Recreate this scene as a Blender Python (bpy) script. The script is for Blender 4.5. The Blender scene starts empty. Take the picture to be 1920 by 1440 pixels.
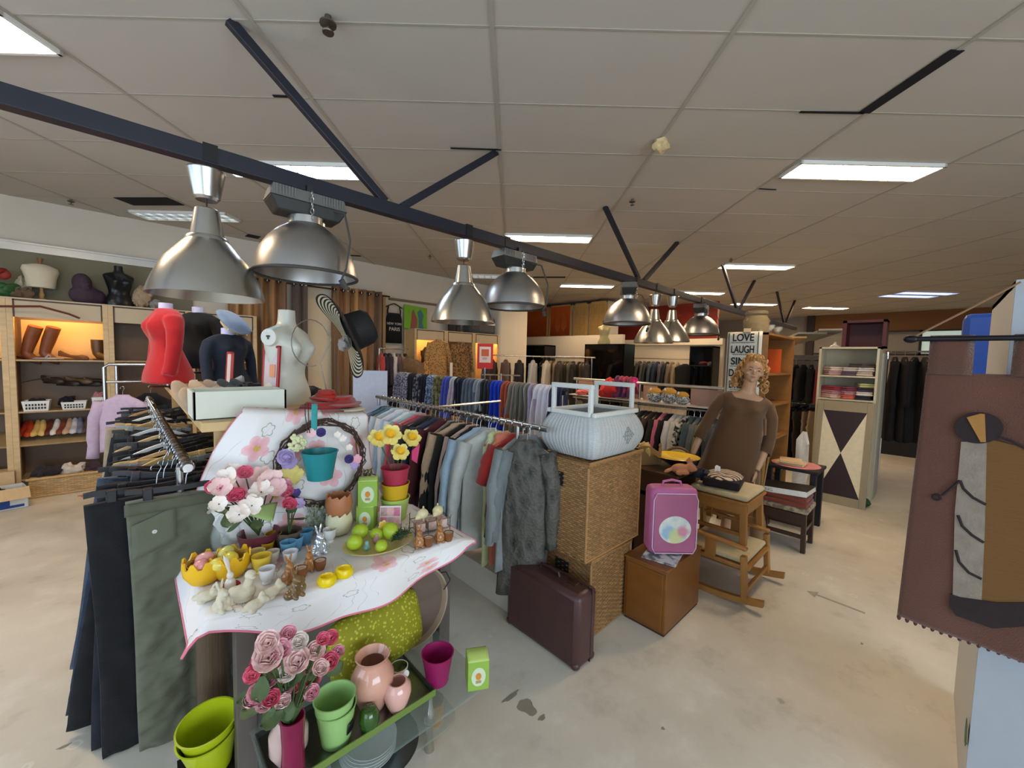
import bpy, math, random
from mathutils import Vector, Matrix, noise
from math import sin, cos, pi, radians as RAD
rnd = random.Random(7)
C = bpy.context.scene.collection
# ---------------------------------------------------------------- camera (the shop's axes are X along the ceiling truss, Y along the clothes rails)
H = 1.6; F = 750.0
_p, _r, _a = RAD(3.6), RAD(1.45), RAD(46.5)
_f = Vector((0, cos(_p), -sin(_p))); _x = Vector((1, 0, 0)); _u = _x.cross(_f)
_A = _x*cos(_r) + _u*sin(_r); _B = _u*cos(_r) - _x*sin(_r)
_M = Matrix(((sin(_a), cos(_a), 0), (-cos(_a), sin(_a), 0), (0, 0, 1)))
cA, cB, cC = _M @ _A, _M @ _B, _M @ _f
EYE = Vector((0, 0, H))
def ray(x, y): return cA*((x-960)/F) + cB*((720-y)/F) + cC
def at(x, y, z=0.0): v = ray(x, y); return EYE + v*((z-H)/v.z)
def atx(x, y, X): v = ray(x, y); return EYE + v*(X/v.x)
def aty(x, y, Y): v = ray(x, y); return EYE + v*(Y/v.y)
def m(px, p): return px*((Vector(p)-EYE).dot(cC))/F      # photo pixels -> metres at the depth of p
cam = bpy.data.cameras.new('camera'); camo = bpy.data.objects.new('camera', cam); C.objects.link(camo)
cam.sensor_fit = 'HORIZONTAL'; cam.sensor_width = 36; cam.lens = 36*F/1920; cam.clip_start = .02; cam.clip_end = 100
camo.matrix_world = Matrix.Translation(EYE) @ Matrix((cA, cB, -cC)).transposed().to_4x4()
bpy.context.scene.camera = camo
# ---------------------------------------------------------------- materials
def lin(c): return tuple(((v/255)/12.92 if v/255 <= .04045 else ((v/255+.055)/1.055)**2.4) for v in c)
MATS = {}
class NT:
    def __init__(s, name):
        s.m = bpy.data.materials.new(name); s.m.use_nodes = True; s.t = s.m.node_tree; s.n = s.t.nodes; s.b = s.n['Principled BSDF']
        s.tc = s.n.new('ShaderNodeTexCoord')
    def add(s, typ, ins=None, **kw):
        nd = s.n.new('ShaderNode'+typ)
        for k, v in kw.items(): setattr(nd, k, v)
        for k, v in (ins or {}).items(): s.set(nd.inputs[k], v)
        return nd
    def set(s, inp, v):
        if isinstance(v, bpy.types.NodeSocket): s.t.links.new(v, inp)
        else: inp.default_value = v
    def math(s, op, a, b=0.0, c=0.0):
        nd = s.n.new('ShaderNodeMath'); nd.operation = op
        for i, v in enumerate((a, b, c)): s.set(nd.inputs[i], v)
        return nd.outputs[0]
    def mix(s, f, a, b):
        nd = s.n.new('ShaderNodeMix'); nd.data_type = 'RGBA'
        for k, v in ((0, f), (6, a), (7, b)):
            s.set(nd.inputs[k], v if isinstance(v, bpy.types.NodeSocket) or not isinstance(v, tuple) else (*v[:3], 1))
        return nd.outputs[2]
    def noise(s, scale, detail=2, vec=None, rough=.5):
        nd = s.add('TexNoise', {'Scale': scale, 'Detail': detail, 'Roughness': rough}); s.set(nd.inputs['Vector'], vec or s.tc.outputs['Object']); return nd.outputs['Fac']
    def step(s, v, lo, hi, a=0., b=1.):
        nd = s.add('MapRange', {0: v, 1: lo, 2: hi, 3: a, 4: b}); return nd.outputs[0]
    def bump(s, h, strength=.3, dist=.01):
        nd = s.add('Bump', {'Height': h, 'Strength': strength, 'Distance': dist}); s.set(s.b.inputs['Normal'], nd.outputs[0])
def sc(c, k): return tuple(min(1, v*k) for v in c)
def mat(key, rgb=(200, 200, 200), rough=.6, metal=0., var=.12, scale=25, bump=0., bscale=120, coat=0., trans=0., alpha=1., emit=0., sheen=0., stretch=None, ior=1.45):
    if key in MATS: return MATS[key]
    t = NT(key); c = lin(rgb); vec = None
    if stretch:
        mp = t.add('Mapping', {'Scale': stretch}); t.t.links.new(t.tc.outputs['Object'], mp.inputs['Vector']); vec = mp.outputs[0]
    if var: t.set(t.b.inputs['Base Color'], t.mix(t.noise(scale, 3, vec), sc(c, 1-var), sc(c, 1+var)))
    else: t.b.inputs['Base Color'].default_value = (*c, 1)
    t.b.inputs['Roughness'].default_value = rough; t.b.inputs['Metallic'].default_value = metal; t.b.inputs['IOR'].default_value = ior
    if coat: t.b.inputs['Coat Weight'].default_value = coat; t.b.inputs['Coat Roughness'].default_value = .1
    if trans: t.b.inputs['Transmission Weight'].default_value = trans
    if alpha < 1: t.b.inputs['Alpha'].default_value = alpha
    if sheen: t.b.inputs['Sheen Weight'].default_value = sheen
    if bump: t.bump(t.noise(bscale, 3, vec), bump, .004)
    if emit: t.b.inputs['Emission Color'].default_value = (*c, 1); t.b.inputs['Emission Strength'].default_value = emit
    MATS[key] = t.m; return t.m
def fab(rgb, var=.16, bump=.5, scale=30):
    return mat('fabric_%d_%d_%d' % rgb, rgb, .9, var=var, scale=scale, bump=bump, bscale=220, sheen=.2 if sum(rgb) > 180 else .02)
def ceram(rgb, rough=.18): return mat('glaze_%d_%d_%d' % rgb, rgb, rough, var=.06, scale=18, coat=.5)
def plastic(rgb, rough=.35): return mat('plastic_%d_%d_%d' % rgb, rgb, rough, var=.05)
def wood(rgb, stretch=(3, 3, 40), rough=.45):
    k = 'wood_%d_%d_%d_%s' % (*rgb, ''.join(str(int(q)) for q in stretch))
    return mat(k, rgb, rough, var=.28, scale=1.6, bump=.12, bscale=3, stretch=stretch)
def metal(rgb, rough=.3): return mat('metal_%d_%d_%d' % rgb, rgb, rough, 1., var=.08, scale=12)
# ---------------------------------------------------------------- mesh builder
def rotm(r): return Matrix.Rotation(r[2], 3, 'Z') @ Matrix.Rotation(r[1], 3, 'Y') @ Matrix.Rotation(r[0], 3, 'X')
class MB:
    def __init__(s): s.v = []; s.f = []; s.uv = []
    def add(s, vs, fs, uv=None):
        o = len(s.v); s.v += [tuple(v) for v in vs]; s.f += [tuple(i+o for i in f) for f in fs]
        s.uv += (uv or [(0, 0)]*len(vs)); return s
    def box(s, x0, x1, y0, y1, z0, z1): return s.obox(((x0+x1)/2, (y0+y1)/2, (z0+z1)/2), (x1-x0, y1-y0, z1-z0))
    def obox(s, c, d, r=None, taper=1.0):
        c = Vector(c); R = rotm(r) if r else Matrix.Identity(3); vs = []
        for z in (-1, 1):
            k = taper if z > 0 else 1
            for x, y in ((-1, -1), (1, -1), (1, 1), (-1, 1)): vs.append(c + R @ Vector((x*d[0]/2*k, y*d[1]/2*k, z*d[2]/2)))
        return s.add(vs, [(3, 2, 1, 0), (4, 5, 6, 7), (0, 1, 5, 4), (1, 2, 6, 5), (2, 3, 7, 6), (3, 0, 4, 7)])
    def bar(s, a, b, w, h=None, up=(0, 0, 1)):
        a, b = Vector(a), Vector(b); h = h or w; d = b-a; L = d.length; d.normalize(); u = Vector(up)
        if abs(d.dot(u)) > .99: u = Vector((1, 0, 0))
        x = d.cross(u).normalized(); y = x.cross(d)
        vs = [p + x*sx*w/2 + y*sy*h/2 for p in (a, b) for sx, sy in ((-1, -1), (1, -1), (1, 1), (-1, 1))]
        return s.add(vs, [(0, 1, 2, 3), (7, 6, 5, 4), (1, 0, 4, 5), (2, 1, 5, 6), (3, 2, 6, 7), (0, 3, 7, 4)])
    def rings(s, R, cap=True, closed=False):
        n = len(R[0]); vs = [p for r in R for p in r]; fs = []; k = len(R)
        for i in range(k if closed else k-1):
            for j in range(n): a, b = i*n, ((i+1) % k)*n; fs.append((a+j, a+(j+1) % n, b+(j+1) % n, b+j))
        if cap and not closed: fs.append(tuple(range(n-1, -1, -1))); fs.append(tuple((k-1)*n+j for j in range(n)))
        return s.add(vs, fs)
    def tube(s, pts, r, n=8, cap=True, closed=False, flat=1.0):
        P = [Vector(p) for p in pts]; k = len(P); R = []; prev = None
        for i, p in enumerate(P):
            a, b = P[(i-1) % k] if (closed or i) else P[0], P[(i+1) % k] if (closed or i < k-1) else P[-1]
            d = (b-a).normalized()
            if prev is None: prev = d.orthogonal().normalized() if abs(d.z) > .9 else d.cross(Vector((0, 0, 1))).normalized()
            x = (prev - d*prev.dot(d)).normalized(); prev = x; y = d.cross(x)
            rr = r[i] if isinstance(r, (list, tuple)) else r
            R.append([p + x*cos(2*pi*j/n)*rr + y*sin(2*pi*j/n)*rr*flat for j in range(n)])
        return s.rings(R, cap, closed)
    def lathe(s, prof, c=(0, 0, 0), n=24, cap=False, sx=1., sy=1., wob=None, r=None):
        c = Vector(c); R = []; Rm = rotm(r) if r else None
        for i, (rr, z) in enumerate(prof):
            ring = []
            for j in range(n):
                a = 2*pi*j/n; q = rr*(1+(wob(i, a) if wob else 0)); v = Vector((cos(a)*q*sx, sin(a)*q*sy, z)); ring.append(c + (Rm @ v if Rm else v))
            R.append(ring)
        return s.rings(R, cap)
    def ell(s, c, r, n=14, k=8, rot=None, wob=0, seed=0):
        R = rotm(rot) if rot else Matrix.Identity(3); c = Vector(c); rg = []
        for i in range(k+1):
            t = -pi/2 + pi*i/k; t = max(-pi/2+.02, min(pi/2-.02, t)); ring = []
            for j in range(n):
                a = 2*pi*j/n; d = Vector((cos(t)*cos(a), cos(t)*sin(a), sin(t)))
                q = 1 + (wob*noise.noise(d*1.7+Vector((seed*3.1, seed, 0))) if wob else 0)
                ring.append(c + R @ Vector((d.x*r[0]*q, d.y*r[1]*q, d.z*r[2]*q)))
            rg.append(ring)
        return s.rings(rg)
    def grid(s, fn, nu, nv, uvs=(1, 1)):
        vs = []; uv = []
        for i in range(nu+1):
            for j in range(nv+1): vs.append(fn(i/nu, j/nv)); uv.append((i/nu*uvs[0], j/nv*uvs[1]))
        return s.add(vs, [(i*(nv+1)+j, (i+1)*(nv+1)+j, (i+1)*(nv+1)+j+1, i*(nv+1)+j+1) for i in range(nu) for j in range(nv)], uv)
    def prism(s, poly, h, mtx=None):
        n = len(poly); vs = [Vector((x, y, 0)) for x, y in poly] + [Vector((x, y, h)) for x, y in poly]
        if mtx: vs = [mtx @ v for v in vs]
        return s.add(vs, [tuple(range(n-1, -1, -1)), tuple(range(n, 2*n))] + [(j, (j+1) % n, n+(j+1) % n, n+j) for j in range(n)])
    def build(s, name, mt, parent=None, smooth=True, bevel=0, solid=0, sub=0, ang=.7, loc=None, rz=None, uv=False):
        me = bpy.data.meshes.new(name); me.from_pydata([tuple(v) for v in s.v], [], s.f); me.update()
        if uv:
            l = me.uv_layers.new(name='UVMap')
            for lp in me.loops: l.data[lp.index].uv = s.uv[lp.vertex_index]
        if smooth: me.shade_smooth(); me.set_sharp_from_angle(angle=ang)
        me.materials.append(mt); o = bpy.data.objects.new(name, me); C.objects.link(o)
        if parent: o.parent = parent
        if loc is not None: o.location = loc
        if rz is not None: o.rotation_euler = (0, 0, rz)
        if solid: d = o.modifiers.new('solid', 'SOLIDIFY'); d.thickness = solid; d.offset = 0
        if bevel: d = o.modifiers.new('bevel', 'BEVEL'); d.width = bevel; d.segments = 2; d.limit_method = 'ANGLE'; d.harden_normals = False
        if sub: d = o.modifiers.new('sub', 'SUBSURF'); d.levels = sub; d.render_levels = sub
        return o
    def blob(s, name, mt, parent=None, vox=.006, sm=4, loc=None, rz=None, dec=0):
        o = s.build(name, mt, parent); d = o.modifiers.new('r', 'REMESH'); d.mode = 'VOXEL'; d.voxel_size = vox
        d = o.modifiers.new('s', 'SMOOTH'); d.factor = .5; d.iterations = sm
        dg = bpy.context.evaluated_depsgraph_get(); dg.update(); me = bpy.data.meshes.new_from_object(o.evaluated_get(dg)); old = o.data
        o.modifiers.clear(); o.data = me; me.name = name; me.shade_smooth(); bpy.data.meshes.remove(old)
        if not me.materials: me.materials.append(mt)
        if loc is not None: o.location = loc
        if rz is not None: o.rotation_euler = (0, 0, rz)
        return o
LABELS = {}
def tag(o, label, cat, group=None, kind=None):
    if label: o['label'] = label; LABELS.setdefault(label, []).append(o.name)
    if cat: o['category'] = cat
    if group: o['group'] = group
    if kind: o['kind'] = kind
    return o
def thing(name, label, cat, loc=(0, 0, 0), rz=0, group=None, rot=None):
    o = bpy.data.objects.new(name, None); C.objects.link(o); o.empty_display_size = .1; o.location = loc
    o.rotation_euler = rot or (0, 0, rz); return tag(o, label, cat, group)
def struct(name, mb, mt, **kw): return tag(mb.build(name, mt, **kw), None, None, kind='structure')
def text(name, s, size, mt, parent, loc, rot, ext=.0008, align='CENTER', xs=1.0, sp=1.0, bold=0.):
    cu = bpy.data.curves.new(name, 'FONT'); cu.body = s; cu.size = size; cu.extrude = ext; cu.offset = size*bold; cu.align_x = align; cu.space_character = sp
    t = bpy.data.objects.new(name, cu); C.objects.link(t); dg = bpy.context.evaluated_depsgraph_get(); dg.update()
    me = bpy.data.meshes.new_from_object(t.evaluated_get(dg)); C.objects.unlink(t); bpy.data.objects.remove(t)
    o = bpy.data.objects.new(name, me); C.objects.link(o); me.materials.clear(); me.materials.append(mt)
    o.parent = parent; o.location = loc; o.rotation_euler = rot; o.scale = (xs, 1, 1); return o
def ordn(i): return ['nearest', 'second', 'third', 'fourth', 'fifth', 'sixth', 'seventh', 'eighth', 'ninth', 'tenth', 'eleventh', 'twelfth', 'thirteenth', 'fourteenth', 'fifteenth', 'sixteenth', 'seventeenth', 'eighteenth', 'nineteenth', 'twentieth', 'twenty-first', 'twenty-second', 'twenty-third', 'twenty-fourth', 'twenty-fifth', 'twenty-sixth', 'twenty-seventh', 'twenty-eighth', 'twenty-ninth', 'thirtieth', 'thirty-first', 'thirty-second', 'thirty-third', 'thirty-fourth', 'thirty-fifth', 'thirty-sixth'][i]
STEEL = metal((190, 190, 188), .25); DARKSTEEL = metal((70, 70, 72), .4); HANGW = wood((196, 160, 112), (6, 6, 6)); BLACKP = plastic((22, 22, 24), .4); WHITEP = plastic((228, 226, 220), .4)
# ---------------------------------------------------------------- the room
def floor_mat():
    t = NT('concrete_floor'); n1 = t.noise(.55, 4); n2 = t.noise(3.5, 6, rough=.65); n3 = t.noise(38, 2)
    col = t.mix(t.step(n1, .35, .65), lin((192, 184, 168)), lin((218, 211, 195)))
    col = t.mix(t.math('MULTIPLY', t.step(n2, .52, .72), .45), col, lin((232, 227, 214)))
    col = t.mix(t.math('MULTIPLY', t.step(n2, .46, .3), .4), col, lin((148, 140, 124)))
    vo = t.add('TexVoronoi', {'Scale': 2.6, 'Randomness': 1.0}); t.set(vo.inputs['Vector'], t.tc.outputs['Object'])
    sep = t.add('SeparateColor'); t.t.links.new(vo.outputs['Color'], sep.inputs[0])
    spot = t.math('MULTIPLY', t.step(t.math('ADD', vo.outputs['Distance'], t.math('MULTIPLY', n3, .05)), .085, .06), t.math('GREATER_THAN', sep.outputs[0], .72))
    col = t.mix(t.math('MULTIPLY', spot, .45), col, lin((104, 98, 86)))
    v2 = t.add('TexVoronoi', {'Scale': 6.5}); t.set(v2.inputs['Vector'], t.tc.outputs['Object']); s2 = t.add('SeparateColor'); t.t.links.new(v2.outputs['Color'], s2.inputs[0])
    ringm = t.math('MULTIPLY', t.math('LESS_THAN', t.math('ABSOLUTE', t.math('SUBTRACT', t.math('ADD', v2.outputs['Distance'], t.math('MULTIPLY', n3, .08)), .17)), .03), t.math('GREATER_THAN', s2.outputs[1], .8))
    col = t.mix(t.math('MULTIPLY', ringm, .35), col, lin((232, 228, 216)))
    t.set(t.b.inputs['Base Color'], col); t.set(t.b.inputs['Roughness'], t.step(n2, .3, .7, .42, .7)); t.bump(n3, .06, .003); return t.m
PLASTER = mat('plaster', (214, 204, 186), .85, var=.05, scale=3, bump=.08, bscale=60)
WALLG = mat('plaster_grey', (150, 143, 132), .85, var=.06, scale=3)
CEILM = mat('ceiling_board', (190, 183, 171), .95, var=.05, scale=1.3, bump=.25, bscale=400)
GRIDM = mat('ceiling_bar_paint', (170, 162, 148), .7, var=.06)
X0, X1, Y0, Y1, CZ = -3.0, 16.3, -5.0, 9.6, 3.25
struct('floor', MB().box(X0, X1, Y0, Y1, -.1, 0), floor_mat(), smooth=False)
struct('ceiling', MB().box(X0, X1, Y0, Y1, CZ, CZ+.1), CEILM, smooth=False)
struct('wall_left', MB().box(X0, 7.0, 7.1, 7.22, 0, CZ), PLASTER, smooth=False)
struct('wall_left_return', MB().box(6.88, 7.0, 7.22, Y1, 0, CZ), PLASTER, smooth=False)
struct('wall_back', MB().box(7.0, X1, Y1, Y1+.12, 0, CZ), PLASTER, smooth=False)
struct('wall_far', MB().box(X1, X1+.12, Y0, Y1, 0, CZ), WALLG, smooth=False)
mb = MB(); mb.box(X0-.12, X0, Y0, -2.2, 0, CZ).box(X0-.12, X0, 4.6, 7.22, 0, CZ).box(X0-.12, X0, -2.2, 4.6, 0, .5).box(X0-.12, X0, -2.2, 4.6, 2.9, CZ)
struct('wall_window_side', mb, PLASTER, smooth=False)
struct('wall_right', MB().box(X0, -2.4, Y0-.12, Y0, 0, CZ).box(2.6, X1, Y0-.12, Y0, 0, CZ).box(-2.4, 2.6, Y0-.12, Y0, 0, .5).box(-2.4, 2.6, Y0-.12, Y0, 2.8, CZ), PLASTER, smooth=False)
mb = MB()
for x in (-2.4, -.75, .9, 2.55): mb.box(x, x+.05, Y0-.09, Y0-.03, .5, 2.8)
w3 = struct('window_3', mb, mat('window_paint', (225, 225, 222), .5), smooth=False)
mb = MB()
for y in (-2.2, .05, 2.3, 4.55): mb.box(X0-.09, X0-.03, y, y+.05, .5, 2.9)
mb.box(X0-.09, X0-.03, -2.2, 4.6, .5, .56).box(X0-.09, X0-.03, -2.2, 4.6, 2.84, 2.9)
w = struct('window_1', mb, mat('window_paint', (225, 225, 222), .5), smooth=False)
gm = NT('window_glass'); gm.b.inputs['Alpha'].default_value = .08; gm.b.inputs['Roughness'].default_value = 0; gm.b.inputs['Base Color'].default_value = (.95, .98, 1, 1)
MB().box(X0-.063, X0-.057, -2.15, 4.55, .56, 2.84).build('pane', gm.m, w, smooth=False)
STAIN = mat('floor_stain', (138, 130, 114), .6, var=.2); fl_ = bpy.data.objects['floor']
for c, rx, ry in ((at(988, 1326), .035, .05), (at(958, 1306), .05, .012), (at(1016, 1346), .02, .012), (at(1243, 1366), .008, .008), (at(1616, 1207), .012, .006), (at(120, 1400), .02, .008)): MB().lathe([(.001, .0008), (1, .0008)], c, 22, sx=rx, sy=ry, wob=lambda k, a: .15*sin(3*a)+.1*sin(5*a)).build('stain', STAIN, fl_)
def _arrow():
    a, b = at(1622, 1150), at(1512, 1108); d = (b-a).normalized(); n = Vector((-d.y, d.x, 0)); L = (b-a).length; P = [a+n*.012, a+n*.012+d*(L-.06), a+n*.05+d*(L-.06), a+d*L, a-n*.05+d*(L-.06), a-n*.012+d*(L-.06), a-n*.012]
    MB().add([p+Vector((0, 0, .0008)) for p in P], [tuple(range(7))]).build('arrow_mark', mat('faded_arrow', (158, 152, 138), .7, var=.2), fl_, smooth=False)
_arrow()
# pier at the end of the left wall, ledge rail along it, partition walls at the back
MB().box(-2.35, 2.55, Y0-.063, Y0-.057, .5, 2.8).build('pane', gm.m, w3, smooth=False)
struct('wall_pier', MB().box(5.86, 6.75, 6.62, 7.1, 0, CZ), PLASTER, smooth=False, bevel=.05)
struct('trim_1', MB().box(X0, 1.4, 7.06, 7.1, 2.66, 2.74).box(X0, 1.4, 7.04, 7.1, 2.74, 2.76), metal((170, 168, 162), .4), smooth=False)
struct('trim_4', MB().box(X0, .62, 7.07, 7.1, 2.1, 2.66), mat('olive_grey_panel', (122, 116, 92), .7, var=.1, scale=2), smooth=False)
struct('trim_2', MB().box(3.5, 5.86, 7.05, 7.1, 2.64, 2.68), mat('trim_brown', (120, 104, 84)), smooth=False)
struct('wall_partition', MB().box(7.7, 7.8, 4.68, Y1, 0, 2.19), PLASTER, smooth=False)
struct('wall_partition_far', MB().box(10.0, 10.1, 3.42, 6.9, 0, 2.05).box(9.94, 10.1, 3.42, 6.9, 2.05, 2.2), PLASTER, smooth=False)
struct('wall_red', MB().box(11.2, 11.32, 4.02, Y1, 0, CZ), mat('red_paint', (150, 52, 34), .7, var=.08, scale=2), smooth=False)
struct('trim_fascia', MB().box(16.2, 16.3, Y0, 2.78, 2.7, CZ), mat('brown_fascia', (128, 84, 36), .6, var=.06), smooth=False)
struct('trim_post', MB().box(16.1, 16.3, 2.78, 2.98, 0, CZ), mat('dark_post', (48, 40, 36)), smooth=False)
# the ceiling's bars run 43.5 degrees to the shop's rails
def oc(x, y, z): v = _M @ Vector((x, y, z)); return v
def clip(p, d):
    t0, t1 = -60, 60
    for i, (lo, hi) in enumerate(((X0+.01, X1-.01), (Y0+.01, Y1-.01))):
        if abs(d[i]) < 1e-6: continue
        a, b = (lo-p[i])/d[i], (hi-p[i])/d[i]; t0, t1 = max(t0, min(a, b)), min(t1, max(a, b))
    return (p+d*t0, p+d*t1) if t1-t0 > .3 else None
mb = MB(); dx, dy = oc(1, 0, 0), oc(0, 1, 0)
for k in range(-14, 16):
    q = clip(oc(-.144+1.2*k, 5, CZ-.003), dy)
    if q: mb.bar(q[0], q[1], .022, .006)
for k in range(-20, 40):
    q = clip(oc(3, 2.1+.6*k, CZ-.0015), dx)
    if q: mb.bar(q[0], q[1], .011, .003)
struct('trim_ceiling_grid', mb, GRIDM, smooth=False)
VOID = mat('ceiling_void', (22, 20, 20), .9, var=0)
mb = MB()
a, b, c2 = at(1620, 212, CZ-.006), at(1796, 94, CZ-.006), at(1500, 210, CZ-.006)
mb.bar(a, b, .075, .004); mb.bar(a, c2, .02, .004)
mb.bar(at(512, 180, CZ-.006), at(560, 182, CZ-.006), .02, .004); mb.bar(at(845, 278, CZ-.006), at(940, 281, CZ-.006), .018, .004)
mb.bar(at(1422, 354, CZ-.006), at(1455, 356, CZ-.006), .014, .004); mb.bar(at(652, 479, CZ-.006), at(676, 480, CZ-.006), .06, .004)
mb.bar(at(462, 441, CZ-.006), at(486, 446, CZ-.006), .16, .004); mb.bar(at(1000, 520, CZ-.006), at(1060, 520, CZ-.006), .12, .004)
mb.bar(at(232, 378, CZ-.006), at(330, 378, CZ-.006), .22, .004)
struct('trim_open_ceiling_gaps', mb, VOID, smooth=False)
# ---------------------------------------------------------------- ceiling lights
WHITEM = mat('white_enamel', (226, 224, 216), .4, var=.03)
EMW = mat('tube_warm', (255, 223, 182), .5, var=0, emit=33); EMC = mat('tube_cool', (216, 234, 255), .5, var=0, emit=14); EMB = mat('tube_blue', (150, 170, 255), .5, var=0, emit=3.0); EMO = mat('tube_off_glow', (200, 206, 204), .4, var=.1, scale=20, emit=.6)  # EMO: switched-off panels, given a faint glow to look pale
def troffer(x, y, mt, label, fins=0, sx=1.17, sy=.28):
    o = thing('ceiling_light', label, 'light', oc(x, y, CZ), RAD(-43.5), 'recessed ceiling lights')
    mb = MB(); fr = .018
    mb.box(0, sx, 0, fr, -.03, -.0).box(0, sx, sy-fr, sy, -.03, 0).box(0, fr, 0, sy, -.03, 0).box(sx-fr, sx, 0, sy, -.03, 0)
    mb.build('frame', WHITEM, o, smooth=False)
    MB().box(fr, sx-fr, fr, sy-fr, -.008, -.004).build('diffuser', mt, o, smooth=False)
    if fins:
        mb = MB()
        for i in range(1, fins): xx = sx*i/fins; mb.box(xx-.004, xx+.004, fr, sy-fr, -.032, -.009)
        mb.box(fr, sx-fr, sy/2-.004, sy/2+.004, -.032, -.009); mb.build('louvre', metal((200, 205, 210), .25), o, smooth=False)
    return o
T = [(-2.62, 3.56, EMC, 'cool white recessed ceiling light with louvre behind the black truss, above the big lamps', 9),
     (2.27, 3.31, EMW, 'large warm recessed ceiling light with louvre, nearest on the right side', 10),
     (-.15, 5.37, EMW, 'warm ceiling light strip above the second pendant lamp, beside the truss', 0),
     (3.43, 6.65, EMW, 'warm ceiling light strip above the bookcase with the word poster', 0),
     (1.0, 8.75, EMW, 'dotted warm ceiling light above the wooden cabinet doors on the back wall', 10),
     (3.67, 9.26, EMW, 'warm ceiling light strip above the red back wall', 0),
     (5.87, 10.76, EMW, 'warm ceiling light strip behind the third pair of truss braces', 0),
     (8.08, 11.12, EMW, 'farthest warm ceiling light strip, near the brown fascia', 0),
     (8.27, 8.58, EMB, 'bluish ceiling light strip on the right, front one of the two', 0),
     (8.27, 8.98, EMB, 'bluish ceiling light strip on the right, rear one of the two', 0),
     (-4.62, 4.86, EMO, 'dim ceiling light hanging in an open ceiling bay at the far left', 9),
     (-.86, 8.0, EMO, 'unlit white ceiling light beyond the second pendant lamp', 9),
     (-3.72, 2.06, EMW, 'bright ceiling light cut by the top left corner of the picture', 0)]
for x, y, mt, lb, fn in T: troffer(x, y, mt, lb, fn)
for i, (px, py, lb) in enumerate([(615, 30, 'grey sprinkler head on the ceiling near the top edge'), (1186, 373, 'sprinkler head on the ceiling left of the large warm light'), (133, 373, 'small sprinkler head on the ceiling at the far left'), (1371, 484, 'small sprinkler head above the ceiling strip light by the bookcase'), (806, 478, 'sprinkler head on the ceiling left of the second pendant lamp')]):
    p = at(px, py, CZ); s = 1.0 if i else 1.3
    o = tag(MB().lathe([(.012*s, 0), (.012*s, -.02*s), (.03*s, -.026*s), (.03*s, -.032*s), (.006*s, -.04*s), (.006*s, -.055*s), (.022*s, -.058*s), (.02*s, -.062*s), (.001, -.062*s)], (0, 0, 0), 14).build('sprinkler', metal((120, 112, 100), .5), loc=p), lb, 'sprinkler', 'ceiling sprinklers')
p = at(1240, 272, CZ-.03); tag(MB().ell((0, 0, 0), (.07, .05, .045), wob=.7, seed=3).build('foam_lump', mat('foam', (214, 190, 140), .9, var=.2, bump=.6, bscale=60), loc=p), 'yellowish lump of hardened foam bulging out of a ceiling joint', 'foam')
# ---------------------------------------------------------------- truss
NAVY = mat('navy_steel', (30, 31, 42), .45, .0, var=.2, scale=6)
tr = thing('ceiling_truss', 'long black steel truss bar with slanted braces hanging below the ceiling', 'truss', (0, 2.53, 2.565))
MB().box(-2.6, 12.4, -.035, .035, -.048, .035).build('chord', NAVY, tr, smooth=False, bevel=.004)
for a, b, c in ((-2.96, -1.2, -2.08), (.39, 2.16, 1.27), (3.70, 5.46, 4.52), (7.14, 8.87, 8.0), (10.47, 12.16, 11.3)):
    for t, off in ((a, -.05), (b, .07)):
        if t < X0: continue
        MB().bar((c+off, 0, .035), (t, 0, .685), .05, .04, up=(0, 1, 0)).build('brace', NAVY, tr, smooth=False, bevel=.003)
for x in (.3, 1.88, 2.28, 4.4, 4.9, 5.4, 6.3):
    MB().box(x-.03, x+.03, -.04, .04, -.042, .042).build('strap', BLACKP, tr, smooth=False)
# ---------------------------------------------------------------- lamps
ALU = mat('brushed_aluminium', (196, 196, 192), .27, 1., var=.07, scale=5, stretch=(4, 4, 90)); ALUI = mat('lamp_inside', (176, 178, 172), .5, .3, var=.04)
HBA = mat('satin_aluminium', (176, 176, 176), .36, 1., var=.1, scale=8)
def pendant(x, label, y=2.53, dz=0):
    o = thing('pendant_lamp', label, 'lamp', (x, y, 2.53+dz), 0, 'aluminium pendant lamps on the truss')
    MB().lathe([(.001, -.045), (.078, -.045), (.08, -.05), (.056, -.175), (.045, -.187), (.001, -.187)], n=32).build('canopy', ALU, o, ang=.5)
    MB().tube([(0, 0, 0), (.006, 0, -.05)], .004, 6).build('cord', BLACKP, o); MB().tube([(0, 0, -.18), (0, 0, -.235)], .004, 6).build('cord', BLACKP, o)
    MB().lathe([(.001, -.228), (.044, -.228), (.05, -.233), (.072, -.362), (.082, -.366), (.088, -.374), (.09, -.385), (.106, -.403), (.134, -.438), (.17, -.482), (.197, -.53), (.218, -.578), (.234, -.622), (.244, -.66), (.240, -.66), (.205, -.575), (.13, -.45), (.07, -.39), (.001, -.37)], n=64).build('shade', ALU, o, ang=.5)
    MB().ell((0, 0, -.42), (.035, .035, .05)).build('bulb', mat('bulb_glass', (235, 232, 225), .2, var=0), o)
pendant(.285, 'nearest brushed aluminium pendant lamp, big dome at the left end of the truss')
pendant(1.86, 'second brushed aluminium pendant lamp, hanging over the coat rail'); pendant(4.9, 'third aluminium pendant lamp, front one of the far pair', dz=-.02); pendant(5.4, 'fourth aluminium pendant lamp, rear one of the far pair', dz=.02)
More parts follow.
